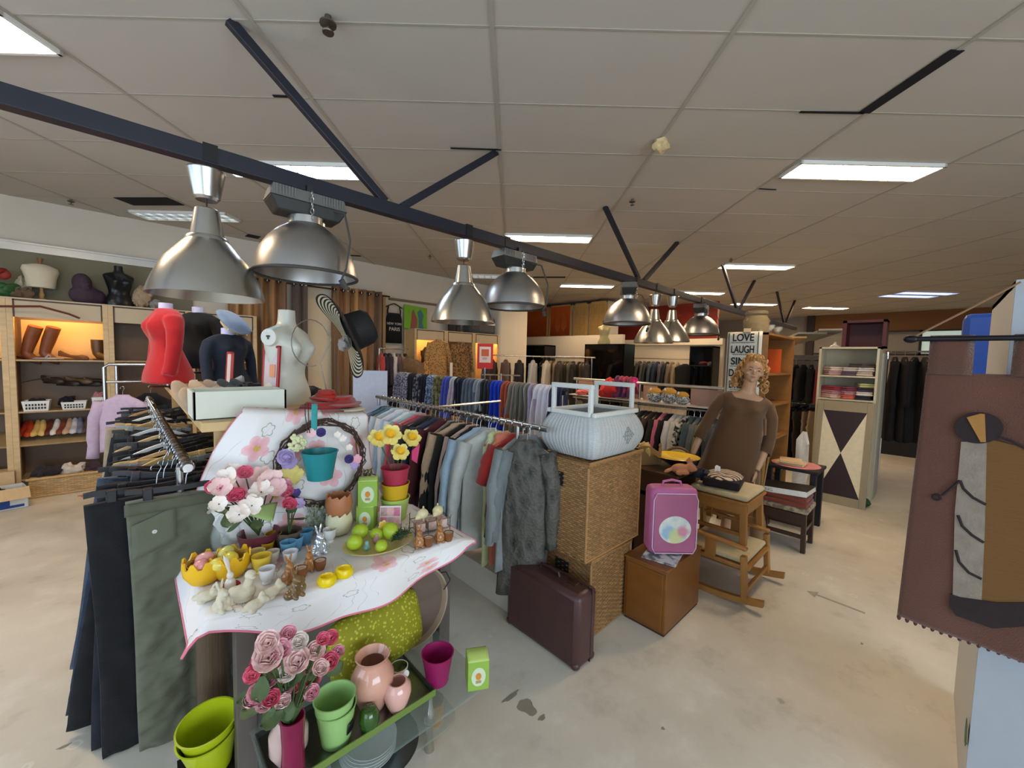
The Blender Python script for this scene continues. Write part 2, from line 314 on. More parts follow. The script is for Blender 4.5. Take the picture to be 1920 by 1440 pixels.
def highbay(x, label, rz=0, s=1.0, y=2.53):
    o = thing('industrial_lamp', label, 'lamp', (x, y, 2.53), rz, 'industrial dome lamps on the truss')
    mb = MB(); mb.obox((0, 0, -.125), (.40, .17, .07), (pi, 0, 0), .8); mb.build('ballast_tray', mat('ballast_black', (52, 51, 48), .5, .3), o, smooth=False, bevel=.008)
    mb = MB(); mb.obox((0, 0, -.06), (.40, .16, .06), None, .92)
    for i in range(24):
        if 6 < i < 16: continue
        for sy in (-1, 1): mb.obox((-.17+i*.0148, sy*.079, -.058), (.006, .008, .05))
    mb.build('ballast_housing', mat('ballast_grey', (120, 120, 116), .45, .5, var=.15), o, smooth=False)
    MB().box(-.015, .015, -.06, .06, -.03, .01).build('bracket', DARKSTEEL, o, smooth=False)
    MB().lathe([(.085, -.16), (.098, -.162), (.098, -.2), (.085, -.205)], n=32).build('collar', ALU, o)
    MB().lathe([(.085, -.2), (.105, -.208), (.155, -.243), (.2, -.29), (.238, -.35), (.258, -.41), (.268, -.48), (.264, -.48), (.25, -.41), (.19, -.3), (.09, -.215), (.001, -.21)], n=56).build('dome', HBA, o, ang=.6)
    MB().tube([(.27*cos(2*pi*i/48), .27*sin(2*pi*i/48), -.483) for i in range(48)], .009, 8, closed=True).build('rim', mat('rubber_rim', (70, 66, 60), .6), o)
    MB().ell((0, 0, -.33), (.045, .045, .1)).build('bulb', mat('bulb_glass'), o)
    MB().tube([(.12, -.06, -.1), (.15, -.17, -.13), (.15, -.25, -.3), (.12, -.27, -.46), (.1, -.24, -.53)], .006, 6).tube([(.1, -.25, -.52), (.13, -.24, -.56)], .016, 8).build('power_cord', mat('cord_grey', (70, 68, 64), .6), o)
    mb = MB()
    for i in range(5):
        z = -.05-.03*i; mb.tube([(.0+.009*cos(2*pi*j/8)*(i % 2), -.1+.009*cos(2*pi*j/8)*(1-i % 2), z+.018*sin(2*pi*j/8)) for j in range(8)], .003, 5, closed=True)
    mb.build('chain', STEEL, o)
highbay(.745, 'nearest industrial dome lamp with black ballast box and hanging plug, beside the biggest pendant')
highbay(2.4, 'second industrial dome lamp with black ballast box, right of the second pendant', 0); highbay(4.24, 'third industrial dome lamp, left of the far pendant pair', .6); highbay(6.38, 'farthest industrial dome lamp, right of the far pendant pair', .2)
# ---------------------------------------------------------------- daylight and sky
wd = bpy.data.worlds.new('world'); bpy.context.scene.world = wd; wd.use_nodes = True
bg = wd.node_tree.nodes['Background']; bg.inputs[0].default_value = (.55, .72, 1, 1); bg.inputs[1].default_value = 1.2
def area(name, loc, rot, sx, sy, e, col):
    l = bpy.data.lights.new(name, 'AREA'); l.shape = 'RECTANGLE'; l.size = sx; l.size_y = sy; l.energy = e; l.color = col
    o = bpy.data.objects.new(name, l); C.objects.link(o); o.location = loc; o.rotation_euler = rot; return o
area('window_daylight', (X0-.2, 1.2, 1.7), (0, -pi/2, 0), 2.3, 6.6, 55, (.70, .85, 1))
area('window_daylight', (.1, Y0-.2, 1.65), (pi/2, 0, 0), 4.8, 2.2, 175, (.74, .87, 1))
vs = bpy.context.scene.view_settings; vs.view_transform = 'Standard'; vs.look = 'None'; vs.gamma = 1; vs.exposure = 0.68
# ---------------------------------------------------------------- clothes on hangers
HOOKM = metal((170, 170, 168), .3)
def hanger_mesh(W, dz=0):
    mb = MB(); mb.rings([[Vector((x, .006*a, -.085-dz-.075*(abs(x)/(W*.5))**1.3 + .011*b)) for a, b in ((-1, -1), (1, -1), (1, 1), (-1, 1))] for x in [W*.5*k/6 for k in range(-6, 7)]]); return mb
def hook_mesh(dz=0): return MB().tube([(.016*cos(t), 0, -.012+.016*sin(t)) for t in [RAD(200-20*i) for i in range(13)]] + [(.004, 0, -.04), (0, 0, -.088-dz)], .0022, 5)
def folds(a, t, sd, k): return sin(k*a+sd*1.7)*.5 + sin((k+2)*a-sd)*.3*t + noise.noise(Vector((cos(a)*2, sin(a)*2+sd, t*3)))*.7
def body_mesh(L, W, T, sd, flare=1.05, neck=.055, open_neck=.02, lev=12, na=22):
    R = []
    zs = [(-.075, neck, .022), (-.09, neck*1.25, .03), (-.115, W*.3, .035), (-.14, W*.42, .036), (-.165, W*.485, .036), (-.2, W*.5, .04)]
    for i in range(1, lev+1):
        t = i/lev; zs.append((-.2-(L-.2)*t, W*.5*(.97+(flare-.97)*t)*(1-.04*sin(pi*t)), T*(.6+.4*t)))
    for i, (z, w, th) in enumerate(zs):
        t = max(0, (-.2-z)/(L-.2)); ring = []
        for j in range(na):
            a = 2*pi*j/na; f = folds(a, t, sd, 3)*.018*min(1, t*2.5)
            ring.append(Vector((cos(a)*(w+f), sin(a)*(th+f) + .012*sin(sd+t*2.5)*t, z - .012*cos(2*a)*t)))
        R.append(ring)
    return MB().rings(R)
def sleeve_mesh(W, side, Ls, sd, r0=.062, r1=.042, out=.05, fwd=0):
    P = []; rr = []
    for i in range(9):
        t = i/8; P.append((side*(W*.42+.045*min(1, t*3)+out*t), fwd*t*t+.012*sin(sd+t*5)*t, -.165-Ls*t + (.02 if i == 0 else 0))); rr.append((r0+(r1-r0)*t)*(1+.1*sin(t*17+sd)*min(1, 3*t)))
    return MB().tube(P, rr, 10, flat=.72)
def garment(name, label, cat, group, loc, rz, mt, L=.72, W=.42, T=.05, sleeves=.52, sd=0, hanger=HANGW, tilt=0, flare=1.05, extra=None, sleeve_mt=None, simple=False, detail=None):
    o = thing(name, label, cat, loc, rz, group); o.rotation_euler = (0, tilt, rz)
    hg = hanger_mesh(W*.92).build('hanger', hanger, o, smooth=False)
    if not simple: hook_mesh().build('hook', HOOKM, hg)
    else: hook_mesh().build('hook', HOOKM, o)
    body_mesh(L, W, T, sd, flare, lev=(6 if simple else 12), na=(14 if simple else 22)).build('body', mt, o, ang=3)
    if sleeves:
        for s in (-1, 1): sleeve_mesh(W, s, sleeves, sd+s, r0=.055 if simple else .062).build('sleeve', sleeve_mt or mt, o, ang=3)
    return o
def trousers_mesh(L, W, sd, thick=.03, crease=1.3, leg=.86):
    def fn(side):
        def g(u, v):
            x = (u-.5)*W*(1-(1-leg)*v) + .01*sin(v*4+sd)*v; z = -L*v
            n1 = noise.noise(Vector((x*7, z*5+sd*7, sd)))*.014 + noise.noise(Vector((x*18-z*10, z*24, sd+4)))*.012 + noise.noise(Vector((x*9+z*22, z*30-x*20, sd+9)))*.008
            split = math.exp(-((u-.52)/.05)**2)*min(1, max(0, (v-.2)*4))*.018
            y = side*(thick*(.55+.45*sin(pi*min(1, max(0, u)))**.5) - split) + n1*crease*min(1, v*6)
            return Vector((x, y, z))
        return g
    mb = MB(); f, b = fn(-1), fn(1); nu, nv = (34, 110) if crease > 1.5 else (20, 40); R = []
    for j in range(nv+1):
        R.append([f(i/nu, j/nv) for i in range(nu+1)] + [b(i/nu, j/nv) for i in range(nu, -1, -1)])
    return mb.rings(R)
def pants(label, loc, rz, mt, L=1.0, W=.4, sd=0, hanger=BLACKP, group=None, lo=False, thick=.022, name='trousers'):
    o = thing(name, label, 'trousers', loc, rz, group, rot=(0, .13*sin(sd*5.3) if sd > 2.5 else 0, rz))
    hg = MB().rings([[Vector((x, .007*a, -.075-.012*abs(cos(x*9)) + .01*b)) for a, b in ((-1, -1), (1, -1), (1, 1), (-1, 1))] for x in [W*.5*k/8 for k in range(-8, 9)]]).build('hanger', hanger, o, smooth=False)
    hook_mesh(-.012).build('hook', HOOKM, hg)
    for s in (-1, 1): MB().obox((s*W*.32, 0, -.095), (.03, .034, .05)).build('clip', hanger, hg, smooth=False, bevel=.004)
    trousers_mesh(L, W, sd, thick, 1.7 if sd == 1 else 1.2, .86 if sd in (0, 1) else 1.18).build('legs', mt, o, ang=3, loc=(0, 0, -.115))
    return o
CN = {}
def cname(label): CN[label] = CN.get(label, 0)+1; return CN[label]
# ---- rack of trousers on the left: a chrome rail, X = .1
RL = thing('clothes_rack', 'chrome clothes rack full of trousers at the left, beside the display table', 'clothes rack', (.13, 0, 0))
MB().tube([(.02, 2.03, 1.13), (-.03, 5.3, 1.13)], .017, 14).build('rail', STEEL, RL)
for y in (2.12, 5.25):
    MB().tube([(.0, y, 1.12), (0, y, .05)], .014, 10).build('post', STEEL, RL); MB().box(-.1, .2, y-.015, y+.015, .0, .04).build('foot', STEEL, RL, smooth=False)
for i in range(44):
    y = 2.06+i*.072+rnd.uniform(-.02, .02); xx = .02-.05*(y-2.03)/3.27; MB().tube([(xx+.021*cos(2*pi*j/12), y+.004*sin(j), 1.13+.021*sin(2*pi*j/12)) for j in range(12)], .0035, 5, closed=True).build('hook_loop', metal((150, 150, 150), .2), RL)
OL = mat('olive_cotton', (92, 94, 76), .85, var=.14, scale=9, bump=.55, bscale=26, sheen=.2)
o = pants('olive green cargo trousers, front pair on the left rack, wrinkled with buttoned pockets', (.145, 2.085, 1.13), 0, OL, 1.02, .36, 1, thick=.03)
mb = MB()
mb.grid(lambda u, v: Vector(((u-.5)*.365, -.036-.002*sin(u*40), -.115-.045*v)), 20, 3); mb.build('waistband', mat('olive_band', (84, 86, 68), .85, var=.12, bump=.5, bscale=60), o, solid=.004)
for x in (-.1, .07):
    MB().lathe([(.001, .006), (.008, .006), (.009, 0)], (0, 0, 0), 12, r=(pi/2, 0, 0)).build('button', STEEL, o, loc=(x, -.036, -.235 if x < 0 else -.2))
MB().grid(lambda u, v: Vector((-.165+.13*u, -.034-.004*sin(pi*u), -.2-.13*v+.05*u)), 8, 8).build('pocket_flap', OL, o, solid=.004)
# second olive leg behind, dark pairs following
cols = [((20, 20, 22), 'black jeans', 1.14), ((26, 28, 38), 'dark navy trousers', 1.1), ((16, 16, 18), 'plain black trousers', 1.12), ((38, 46, 62), 'dark blue jeans', .98), ((58, 68, 84), 'faded blue jeans', .8), ((24, 24, 26), 'black cotton trousers', 1.02),
        ((30, 32, 44), 'ink blue trousers', .98), ((18, 18, 20), 'black dress trousers', 1.08), ((44, 42, 40), 'charcoal trousers', 1.0), ((22, 24, 34), 'midnight blue trousers', .95), ((28, 28, 28), 'black work trousers', 1.0), ((52, 50, 48), 'dark grey trousers', .92), ((20, 22, 24), 'black corduroy trousers', .9),
        ((60, 58, 52), 'brownish grey trousers', .9), ((34, 34, 40), 'slate trousers', .9), ((150, 138, 116), 'beige linen trousers', .85), ((26, 24, 24), 'black velvet trousers', .85), ((120, 110, 96), 'sand coloured trousers', .85), ((40, 36, 52), 'dark purple trousers', .8), ((24, 24, 30), 'black ribbed trousers', .85), ((70, 64, 60), 'taupe trousers', .85)]
hgm = [BLACKP, BLACKP, plastic((60, 60, 62)), BLACKP, plastic((30, 30, 34)), mat('clear_plastic', (190, 200, 204), .15, var=0, trans=.6), wood((210, 178, 120), (5, 5, 5)), BLACKP]
y = 2.16
for i, (c, nm, L) in enumerate(cols):
    x = .12 + rnd.uniform(-.02, .02) - (.05 if i < 2 else .0) - .03*(y-2)/3
    o = pants(f'{nm} on the left rack, {ordn(i+1)} pair counted from the olive cargo pair', (x, y, 1.13), rnd.uniform(-.14, .14)+(.1 if i == 0 else 0), fab(c), min(L+.02, 1.01), rnd.uniform(.38, .44)+(.06 if i == 15 else 0), i*1.3, hgm[i % 8], 'trousers on the left rack')
    y += .075 + .05*i/10 + (.05 if i > 8 else 0)
# loose hangers on that rail, fanned out
for i, (yy, mt, rz, nm) in enumerate([(2.55, wood((204, 168, 104), (5, 5, 5)), .35, 'thick pale wooden hanger'), (2.68, wood((190, 150, 100), (5, 5, 5)), -.1, 'flat brown wooden hanger'), (2.9, WHITEP, .2, 'white plastic hanger'), (3.2, wood((214, 182, 132), (5, 5, 5)), .1, 'light beech hanger'), (3.5, plastic((204, 204, 200)), -.2, 'pale grey plastic hanger'), (3.85, wood((200, 164, 116), (5, 5, 5)), .15, 'worn wooden hanger'), (4.2, WHITEP, -.12, 'glossy white hanger'), (4.6, wood((180, 140, 92), (5, 5, 5)), .2, 'dark wooden hanger')]):
    o = thing('clothes_hanger', f'{nm} without clothes on the left rack, {ordn(i)} empty one from the front', 'hanger', (.12-.03*(yy-2)/3, yy+.02, 1.13), rz, 'empty hangers on the left rack')
    hanger_mesh(.4, -.03).build('arms', mt, o, smooth=False, bevel=.004); hook_mesh(-.03).build('hook', HOOKM, o)
# ---- rack of shirts and jackets on the right: rail at X = 1.72
RR = thing('clothes_rack', 'long chrome clothes rack of shirts and jackets behind the suitcase', 'clothes rack', (1.72, 0, 0))
MB().tube([(0, 1.5, 1.2), (0, 3.72, 1.2)], .017, 14).build('rail', STEEL, RR)
for i in range(30):
    y = 1.56+i*.07+rnd.uniform(-.02, .02); MB().tube([(.02*cos(2*pi*j/10), y+.004*sin(j), 1.2+.02*sin(2*pi*j/10)) for j in range(10)], .0028, 5, closed=True).build('hook_loop', STEEL, RR)
for y in (1.75, 3.68): MB().tube([(0, y, 1.2), (0, y, .06)], .014, 10).build('post', STEEL, RR)
MB().tube([(0, 2.72, 1.2), (.72, 2.72, 1.21)], .009, 8).build('side_arm', STEEL, RR)
MB().box(-.04, .34, 1.74, 3.7, .0, .2).build('base_panel', mat('white_board', (206, 202, 190), .6, var=.05), RR, smooth=False)
SH = [((104, 112, 112), 'slate grey jacket', .80, .5), ((120, 126, 124), 'grey cardigan with a dark zip', .86, .52), ((150, 34, 26), 'bright red top', .5, .2), ((0, 0, 0), 'EMB', 0, 0), ((196, 110, 84), 'salmon orange shawl', .9, 0), ((186, 190, 140), 'pale green long scarf', .92, 0), ((176, 178, 172), 'light grey shirt', .86, .56), ((168, 178, 176), 'pale grey-green blouse', .82, .54), ((150, 172, 188), 'pale blue shirt', .86, .5),
      ((24, 22, 24), 'black sweater', .75, .5), ((172, 148, 140), 'dusty pink long cardigan', .8, .6), ((22, 22, 22), 'plain black cardigan', .8, .55), ((168, 146, 118), 'tan knitted cardigan', .72, .5), ((28, 28, 28), 'black cardigan with white labels', .8, .5), ((112, 110, 106), 'mid grey cardigan', .75, .55), ((74, 24, 34), 'burgundy knit jumper', .68, .5), ((58, 20, 30), 'dark wine coloured top', .7, .45), ((40, 54, 82), 'navy blue denim shirt', .82, .55),
      ((26, 26, 28), 'black padded jacket', .85, .6), ((34, 34, 36), 'charcoal quilted jacket', .82, .58), ((110, 62, 78), 'mauve cardigan', .6, .5), ((190, 70, 84), 'coral red blouse', .5, .4), ((132, 160, 172), 'sea blue shirt', .62, .45), ((160, 182, 192), 'ice blue shirt', .6, .45), ((206, 212, 214), 'white cotton shirt', .65, .5), ((150, 176, 204), 'sky blue shirt', .62, .5), ((196, 206, 218), 'bluish white blouse', .6, .5), ((210, 214, 218), 'crisp white shirt', .66, .5),
      ((140, 160, 176), 'grey-blue shirt', .64, .5), ((176, 190, 204), 'pale striped shirt', .6, .5), ((70, 104, 114), 'teal shirt', .66, .55), ((58, 84, 100), 'petrol blue jacket', .7, .55), ((30, 34, 46), 'very dark blue jacket', .7, .55), ((120, 144, 182), 'light blue denim jacket', .6, .5)]
y = 1.7
whang = [wood((206, 168, 112), (5, 5, 5)), wood((198, 158, 104), (5, 5, 5)), HANGW, WHITEP, wood((214, 176, 122), (5, 5, 5)), wood((160, 90, 50), (5, 5, 5))]
for i, (c, nm, L, S) in enumerate(SH):
    if nm == 'EMB':
        EM = NT('embossed_grey'); v_ = EM.add('TexVoronoi', {'Scale': 17}); wv_ = EM.add('Mapping', {'Vector': EM.tc.outputs['Object'], 'Scale': (1, 1, .55)}); EM.t.links.new(wv_.outputs[0], v_.inputs['Vector']); h_ = EM.math('ADD', v_.outputs['Distance'], EM.math('MULTIPLY', EM.noise(60, 3), .5))
        EM.set(EM.b.inputs['Base Color'], EM.mix(EM.step(h_, .3, .75), lin((38, 37, 33)), lin((78, 75, 67)))); EM.b.inputs['Roughness'].default_value = .6; EM.bump(h_, .9, .02); EM = EM.m
        o = garment('coat', 'long grey embossed coat hanging in front at the end of the right rack', 'coat', 'clothes on the right rack', (1.68, 1.63, 1.2), -.95, EM, 1.02, .3, .055, 0, 3)
        sleeve_mesh(.3, -1, .5, 2, .062, .052, .02, -.05).build('sleeve', EM, o, ang=3); sleeve_mesh(.3, 1, .55, 3, .06, .05, .0).build('sleeve', EM, o, ang=3)
        continue
    kind = 'cardigan' if 'cardigan' in nm else 'jacket' if 'jacket' in nm else 'shawl' if 'shawl' in nm or 'scarf' in nm else 'shirt'
    T = .055 if kind == 'jacket' else .036
    garment(kind, f'{nm} on the right rack, {ordn(i)} garment from the suitcase end', kind, 'clothes on the right rack', (1.72+rnd.uniform(-.02, .02)+(.07 if i < 3 else 0), y, 1.2), rnd.uniform(-.16, .12)-(.25 if i in (6, 7) else 0), fab(c), L, rnd.uniform(.4, .46) if S else .22, T, S, i*1.9, whang[i % 6], rnd.uniform(-.03, .03))
    y += .059
# ---------------------------------------------------------------- shelving along the left wall
PINE = wood((206, 176, 128), (3, 3, 14)); SHELFW = wood((176, 146, 104), (14, 3, 3)); DARKB = wood((112, 84, 54), (3, 3, 3)); FASC = mat('beige_board', (196, 178, 148), .6, var=.05, scale=4); BROWNL = mat('brown_edging', (70, 46, 30), .5)
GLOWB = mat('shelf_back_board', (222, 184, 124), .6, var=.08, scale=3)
def bay(x, label, w=.75, y0=6.7, lit=True, shelves=(1.46, .9, .55, .16), back=DARKB, inner=None):
    o = thing('shelf_unit', label, 'shelf', (x, y0, 0))
    for s in (0, w-.045): MB().box(s, s+.045, 0, .06, 0, 2.1).build('post', PINE, o, smooth=False, bevel=.003)
    MB().box(0, w, .37, .39, .1, 2.1).build('back_panel', back, o, smooth=False)
    for s in (0.012, w-.03): MB().box(s, s+.018, .06, .37, .1, 2.1).build('side_panel', back, o, smooth=False)
    MB().box(.045, w-.045, .005, .03, 1.91, 2.09).build('fascia', FASC, o, smooth=False)
    mb = MB(); e = .012
    mb.box(.045, w-.045, -.002, .004, 2.085, 2.1).box(.045, .045+e, -.002, .004, 1.91, 2.1).box(w-.045-e, w-.045, -.002, .004, 1.91, 2.1); mb.build('edging', BROWNL, o, smooth=False)
    MB().box(0, w, 0, .39, 2.1, 2.115).build('top_board', FASC, o, smooth=False)
    for k, z in enumerate(shelves):
        b = MB()
        if k == 2: b.obox((w/2, .2, z+.03), (w-.06, .36, .018), (.32, 0, 0))
        else: b.box(.03, w-.03, .01, .37, z-.018, z)
        b.build('shelf', SHELFW, o, smooth=False, bevel=.002)
    if lit:
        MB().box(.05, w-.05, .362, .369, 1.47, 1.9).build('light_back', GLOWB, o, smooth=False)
        MB().tube([(.08, .05, 1.94), (w-.08, .05, 1.94)], .012, 8).build('lamp_tube', mat('amber_tube', (255, 204, 134), .5, var=0, emit=32), o)
    return o
bay(-.95, 'pine shelf unit with an amber lit top shelf holding boots, at the left edge')
bay(-.2, 'unlit pine shelf unit right of the lit boot shelf, behind the red sweater', lit=False)
bay(-1.7, 'pine shelf unit cut by the left edge of the picture')
bay(.55, 'pine shelf unit between the red sweater and the curtains', lit=False)
# shoes
def boot(label, p, rz, c, h=.36, lean=0, s=1., grp=None, name='boot', cat='boot'):
    o = thing(name, label, cat, p, rz, grp, rot=(0, lean, rz)); L = mat('leather_%d_%d_%d' % c, c, .38, var=.25, scale=16, bump=.3, bscale=40)
    mb = MB(); mb.tube([(0, 0, h*s), (0, 0, h*.6*s), (.004, 0, h*.3*s), (.01, 0, .075*s), (.035*s, 0, .05*s), (.09*s, 0, .04*s), (.14*s, 0, .033*s), (.165*s, 0, .03*s)], [.058*s, .056*s, .047*s, .046*s, .043*s, .036*s, .03*s, .012*s], 14)
    mb.build('upper', L, o)
    MB().prism([(-.045*s, -.028*s), (.06*s, -.036*s), (.15*s, -.03*s), (.178*s, 0), (.15*s, .03*s), (.06*s, .036*s), (-.045*s, .028*s)], .014*s).build('sole', mat('sole_dark', (52, 38, 28), .7), o, smooth=False)
    return o
def shoe(label, p, rz, c, s=1., grp=None, heel=.02, rot=None):
    o = thing('shoe', label, 'shoe', p, rz, grp, rot=rot); L = mat('shoe_%d_%d_%d' % c, c, .42, var=.12, scale=20)
    mb = MB(); mb.rings([[Vector((x*s, cos(2*pi*j/12)*w*s, (heel*max(0, 1-(x+.12)/.16)+.012 + hh*max(0, sin(2*pi*j/12)) + .004*min(0, sin(2*pi*j/12)))*s)) for j in range(12)] for x, w, hh in ((-.12, .012, .05), (-.105, .028, .06), (-.07, .031, .046), (-.02, .03, .03), (.03, .034, .036), (.08, .038, .045), (.115, .03, .032), (.135, .008, .014))])
    mb.build('upper', L, o)
    MB().prism([(-.115*s, -.026*s), (.03*s, -.03*s), (.09*s, -.037*s), (.138*s, 0), (.09*s, .037*s), (.03*s, .03*s), (-.115*s, .026*s)], .012*s).build('sole', mat('sole_dark'), o, smooth=False)
    return o
for i in range(2): boot(['tall brown leather boot leaning on the lit shelf, left one of the pair', 'tall brown leather boot leaning on the lit shelf, right one of the pair'][i], (-.87+.13*i, 6.86, 1.466), RAD(-35), (128, 70, 36), .38, .36)
shoe('dark brown ankle shoe with a tan toe, in the middle of the lit shelf', (-.5, 6.85, 1.462), RAD(-25), (104, 66, 34), 1.05, heel=.03)
boot('short patterned brown boot at the right end of the lit shelf', (-.3, 6.86, 1.462), RAD(-60), (92, 62, 34), .24)
o = thing('sandal', 'flat silver grey sandal lying at the front of the lit shelf', 'shoe', (-.68, 6.76, 1.462), 0)
MB().ell((0, 0, .012), (.12, .04, .012)).build('footbed', mat('sandal_grey', (168, 170, 176), .5), o); MB().tube([(-.02, -.04, .012), (0, 0, .05), (.03, .04, .012)], .008, 6).build('strap', mat('sandal_grey'), o)
for i, (x, c) in enumerate([(-.66, (60, 44, 34)), (-.55, (44, 34, 28)), (-.46, (96, 74, 50)), (-.38, (32, 26, 24)), (-.31, (70, 58, 48))]):
    shoe(f'dark slip-on shoe lying on its side above the white baskets, {ordn(i)} from the left' if i else 'dark slip-on shoe above the white baskets, leftmost of the row', (x, 6.93, 1.2-.03*i % .05), RAD(-50+8*i), c, 1, 'dark shoes above the white baskets', rot=(.5, 0, RAD(-50+8*i)))
tag(MB().tube([(-.9, 6.97, 1.2), (-.7, 6.95, 1.26), (-.4, 6.96, 1.24), (-.2, 6.97, 1.22)], .006, 6).build('shoe_rail', STEEL), 'thin metal rail across the shelf above the white baskets, carrying dark shoes', 'rail')
cs = [(150, 40, 24), (176, 60, 30), (206, 170, 96), (214, 180, 110), (96, 40, 30), (222, 214, 200), (120, 60, 44), (196, 160, 130), (205, 200, 200), (120, 120, 140), (90, 70, 60), (220, 216, 206), (206, 98, 40), (214, 96, 36)]
nmz = ['rust red', 'orange red', 'mustard', 'straw yellow', 'maroon', 'off-white', 'brick brown', 'pinkish beige', 'pale grey', 'lavender grey', 'brown', 'cream', 'orange', 'vivid orange']
for i, c in enumerate(cs):
    x = -.9+.048*i; shoe(f'{nmz[i]} pump on the slanted lower shelf under the white baskets', (x, 6.87, .645), RAD(-105+rnd.uniform(-12, 12)), c, .92, 'pumps on the slanted shelf', heel=.05, rot=(0, .32, RAD(-100+rnd.uniform(-14, 14))))
def basket_white(label, p, w, d, h):
    o = thing('plastic_basket', label, 'basket', p, 0); mb = MB(); t = .006
    def ring(k, z): return [Vector((sx*w/2*k, sy*d/2*k, z)) for sx, sy in ((-1, -1), (1, -1), (1, 1), (-1, 1))]
    mb.rings([ring(.86, 0), ring(1, h), ring(.96, h), ring(.83, .008)]); mb.build('shell', WHITEP, o, smooth=False)
    mb = MB()
    for i in range(7):
        for r in range(2): mb.obox((w*.11*(i-3), -d/2*.94-.004, h*(.3+.32*r)), (w*.06, .006, h*.2), (-.12, 0, 0))
    mb.build('slots', mat('slot_dark', (40, 34, 30), .8), o, smooth=False); return o
basket_white('white plastic basket with slots at the left of the shoe shelf', (-.78, 6.8, .9), .2, .2, .11)
basket_white('white plastic basket tilted in the middle of the shoe shelf', (-.5, 6.8, .9), .2, .2, .085)
basket_white('taller white plastic basket at the right of the shoe shelf', (-.28, 6.8, .9), .16, .2, .13)
def heap(name, label, cat, p, c, r, seed=0, grp=None, mt=None, n=5, rz=0):
    r_ = random.Random(seed*13+5); mb = MB()
    for i in range(n): mb.ell((r_.uniform(-.45, .45)*r[0], r_.uniform(-.4, .4)*r[1], r[2]*r_.uniform(.3, .62)), (r[0]*r_.uniform(.45, .7), r[1]*r_.uniform(.45, .7), r[2]*r_.uniform(.28, .42)), 14, 8, (r_.uniform(-.5, .5), r_.uniform(-.5, .5), r_.uniform(0, 3)), .5, seed+i)
    o = mb.build(name, mt or fab(c)); o.location = p; o.rotation_euler = (0, 0, rz); return tag(o, label, cat, grp)
heap('folded_garment', 'dark rumpled garment lying behind the middle white basket', 'clothes', (-.56, 6.93, .9), (28, 22, 34), (.16, .09, .13), 3)
heap('folded_garment', 'pinkish rumpled garment in the tall white basket', 'clothes', (-.28, 6.82, .99), (196, 130, 130), (.08, .07, .1), 4)
heap('folded_garment', 'dark rumpled garment in the left white basket', 'clothes', (-.78, 6.82, .96), (40, 34, 40), (.08, .08, .07), 5)
# wicker
def weave(rgb, key, row=.0125, col=.03, mk=.22, dv=.25):
    if key in MATS: return MATS[key]
    t = NT(key); c = lin(rgb); br = t.add('TexBrick', {'Vector': t.tc.outputs['UV'], 'Color1': (*sc(c, 1+dv), 1), 'Color2': (*sc(c, 1-dv), 1), 'Mortar': (*sc(c, mk), 1), 'Scale': 1.0, 'Mortar Size': row*.13, 'Mortar Smooth': .6, 'Brick Width': col, 'Row Height': row})
    t.set(t.b.inputs['Base Color'], t.mix(t.step(t.noise(14, 4), .35, .7, 0, .5 if mk < .4 else .12), br.outputs['Color'], sc(c, .55))); t.b.inputs['Roughness'].default_value = .55; MATS[key] = t.m; return t.m
def cane(rgb): return mat('cane_%d_%d_%d' % rgb, rgb, .55, var=.32, scale=42)
def woven_box(x0, x1, y0, y1, z0, z1, row=.0095, col=.024, amp=.0026, faces='xXyYt', bulge=0.0):
    mb = MB(); cx, cy = (x0+x1)/2, (y0+y1)/2
    def face(fx):
        if fx in 'xX':
            X, sg = (x0, -1) if fx == 'x' else (x1, 1); W, Hh = y1-y0, z1-z0
            P = lambda u, v, d: Vector((X+sg*d, y0+u*W if fx == 'X' else y1-u*W, z0+v*Hh))
        elif fx in 'yY':
            X, sg = (y0, -1) if fx == 'y' else (y1, 1); W, Hh = x1-x0, z1-z0
            P = lambda u, v, d: Vector((x0+u*W if fx == 'y' else x1-u*W, X+sg*d, z0+v*Hh))
        else:
            W, Hh = x1-x0, y1-y0; P = lambda u, v, d: Vector((x0+u*W, y0+v*Hh, z1+d))
        nr, nc = max(2, round(Hh/row)), max(2, round(W/col))
        def fn(u, v):
            r = v*nr; k = int(min(nr-1e-6, r)); d = amp*(.35+abs(sin(pi*r))*(.65+.9*(sin(pi*u*nc)*(1 if k % 2 else -1)))) ; e = min(1, u*40, (1-u)*40)
            return P(u, v, d*e + bulge*sin(pi*u)*sin(pi*v))
        mb.grid(fn, nc*4, nr*3, (W, Hh))
    for f in faces: face(f)
    return mb
WK = weave((196, 160, 104), 'wicker_pale', .012, .05)
o = thing('wicker_basket', 'long pale wicker basket of clothes on the floor under the shoe shelf', 'basket', (-.55, 6.62, 0))
woven_box(-.28, .3, -.15, .16, .015, .2, .012, .05).build('body', WK, o, ang=3, uv=True)
MB().tube([(-.29, -.16, .2), (.31, -.16, .2), (.31, .17, .2), (-.29, .17, .2)], .013, 8, closed=True).tube([(-.29, -.16, .012), (.31, -.16, .012), (.31, .17, .012), (-.29, .17, .012)], .01, 8, closed=True).build('rim', cane((190, 154, 100)), o)
for i, (dx, c, nm) in enumerate([(-.15, (44, 38, 40), 'charcoal'), (.04, (206, 196, 180), 'cream'), (.2, (60, 44, 50), 'dark plum')]): heap('folded_garment', f'{nm} rumpled garment heaped in the long wicker basket', 'clothes', (-.55+dx, 6.62, .14), c, (.13, .1, .17), 11+i)
o = thing('cardboard_box', 'open white cardboard box with a blue print on the floor at the far left', 'box', (-1.02, 6.25, 0), RAD(14))
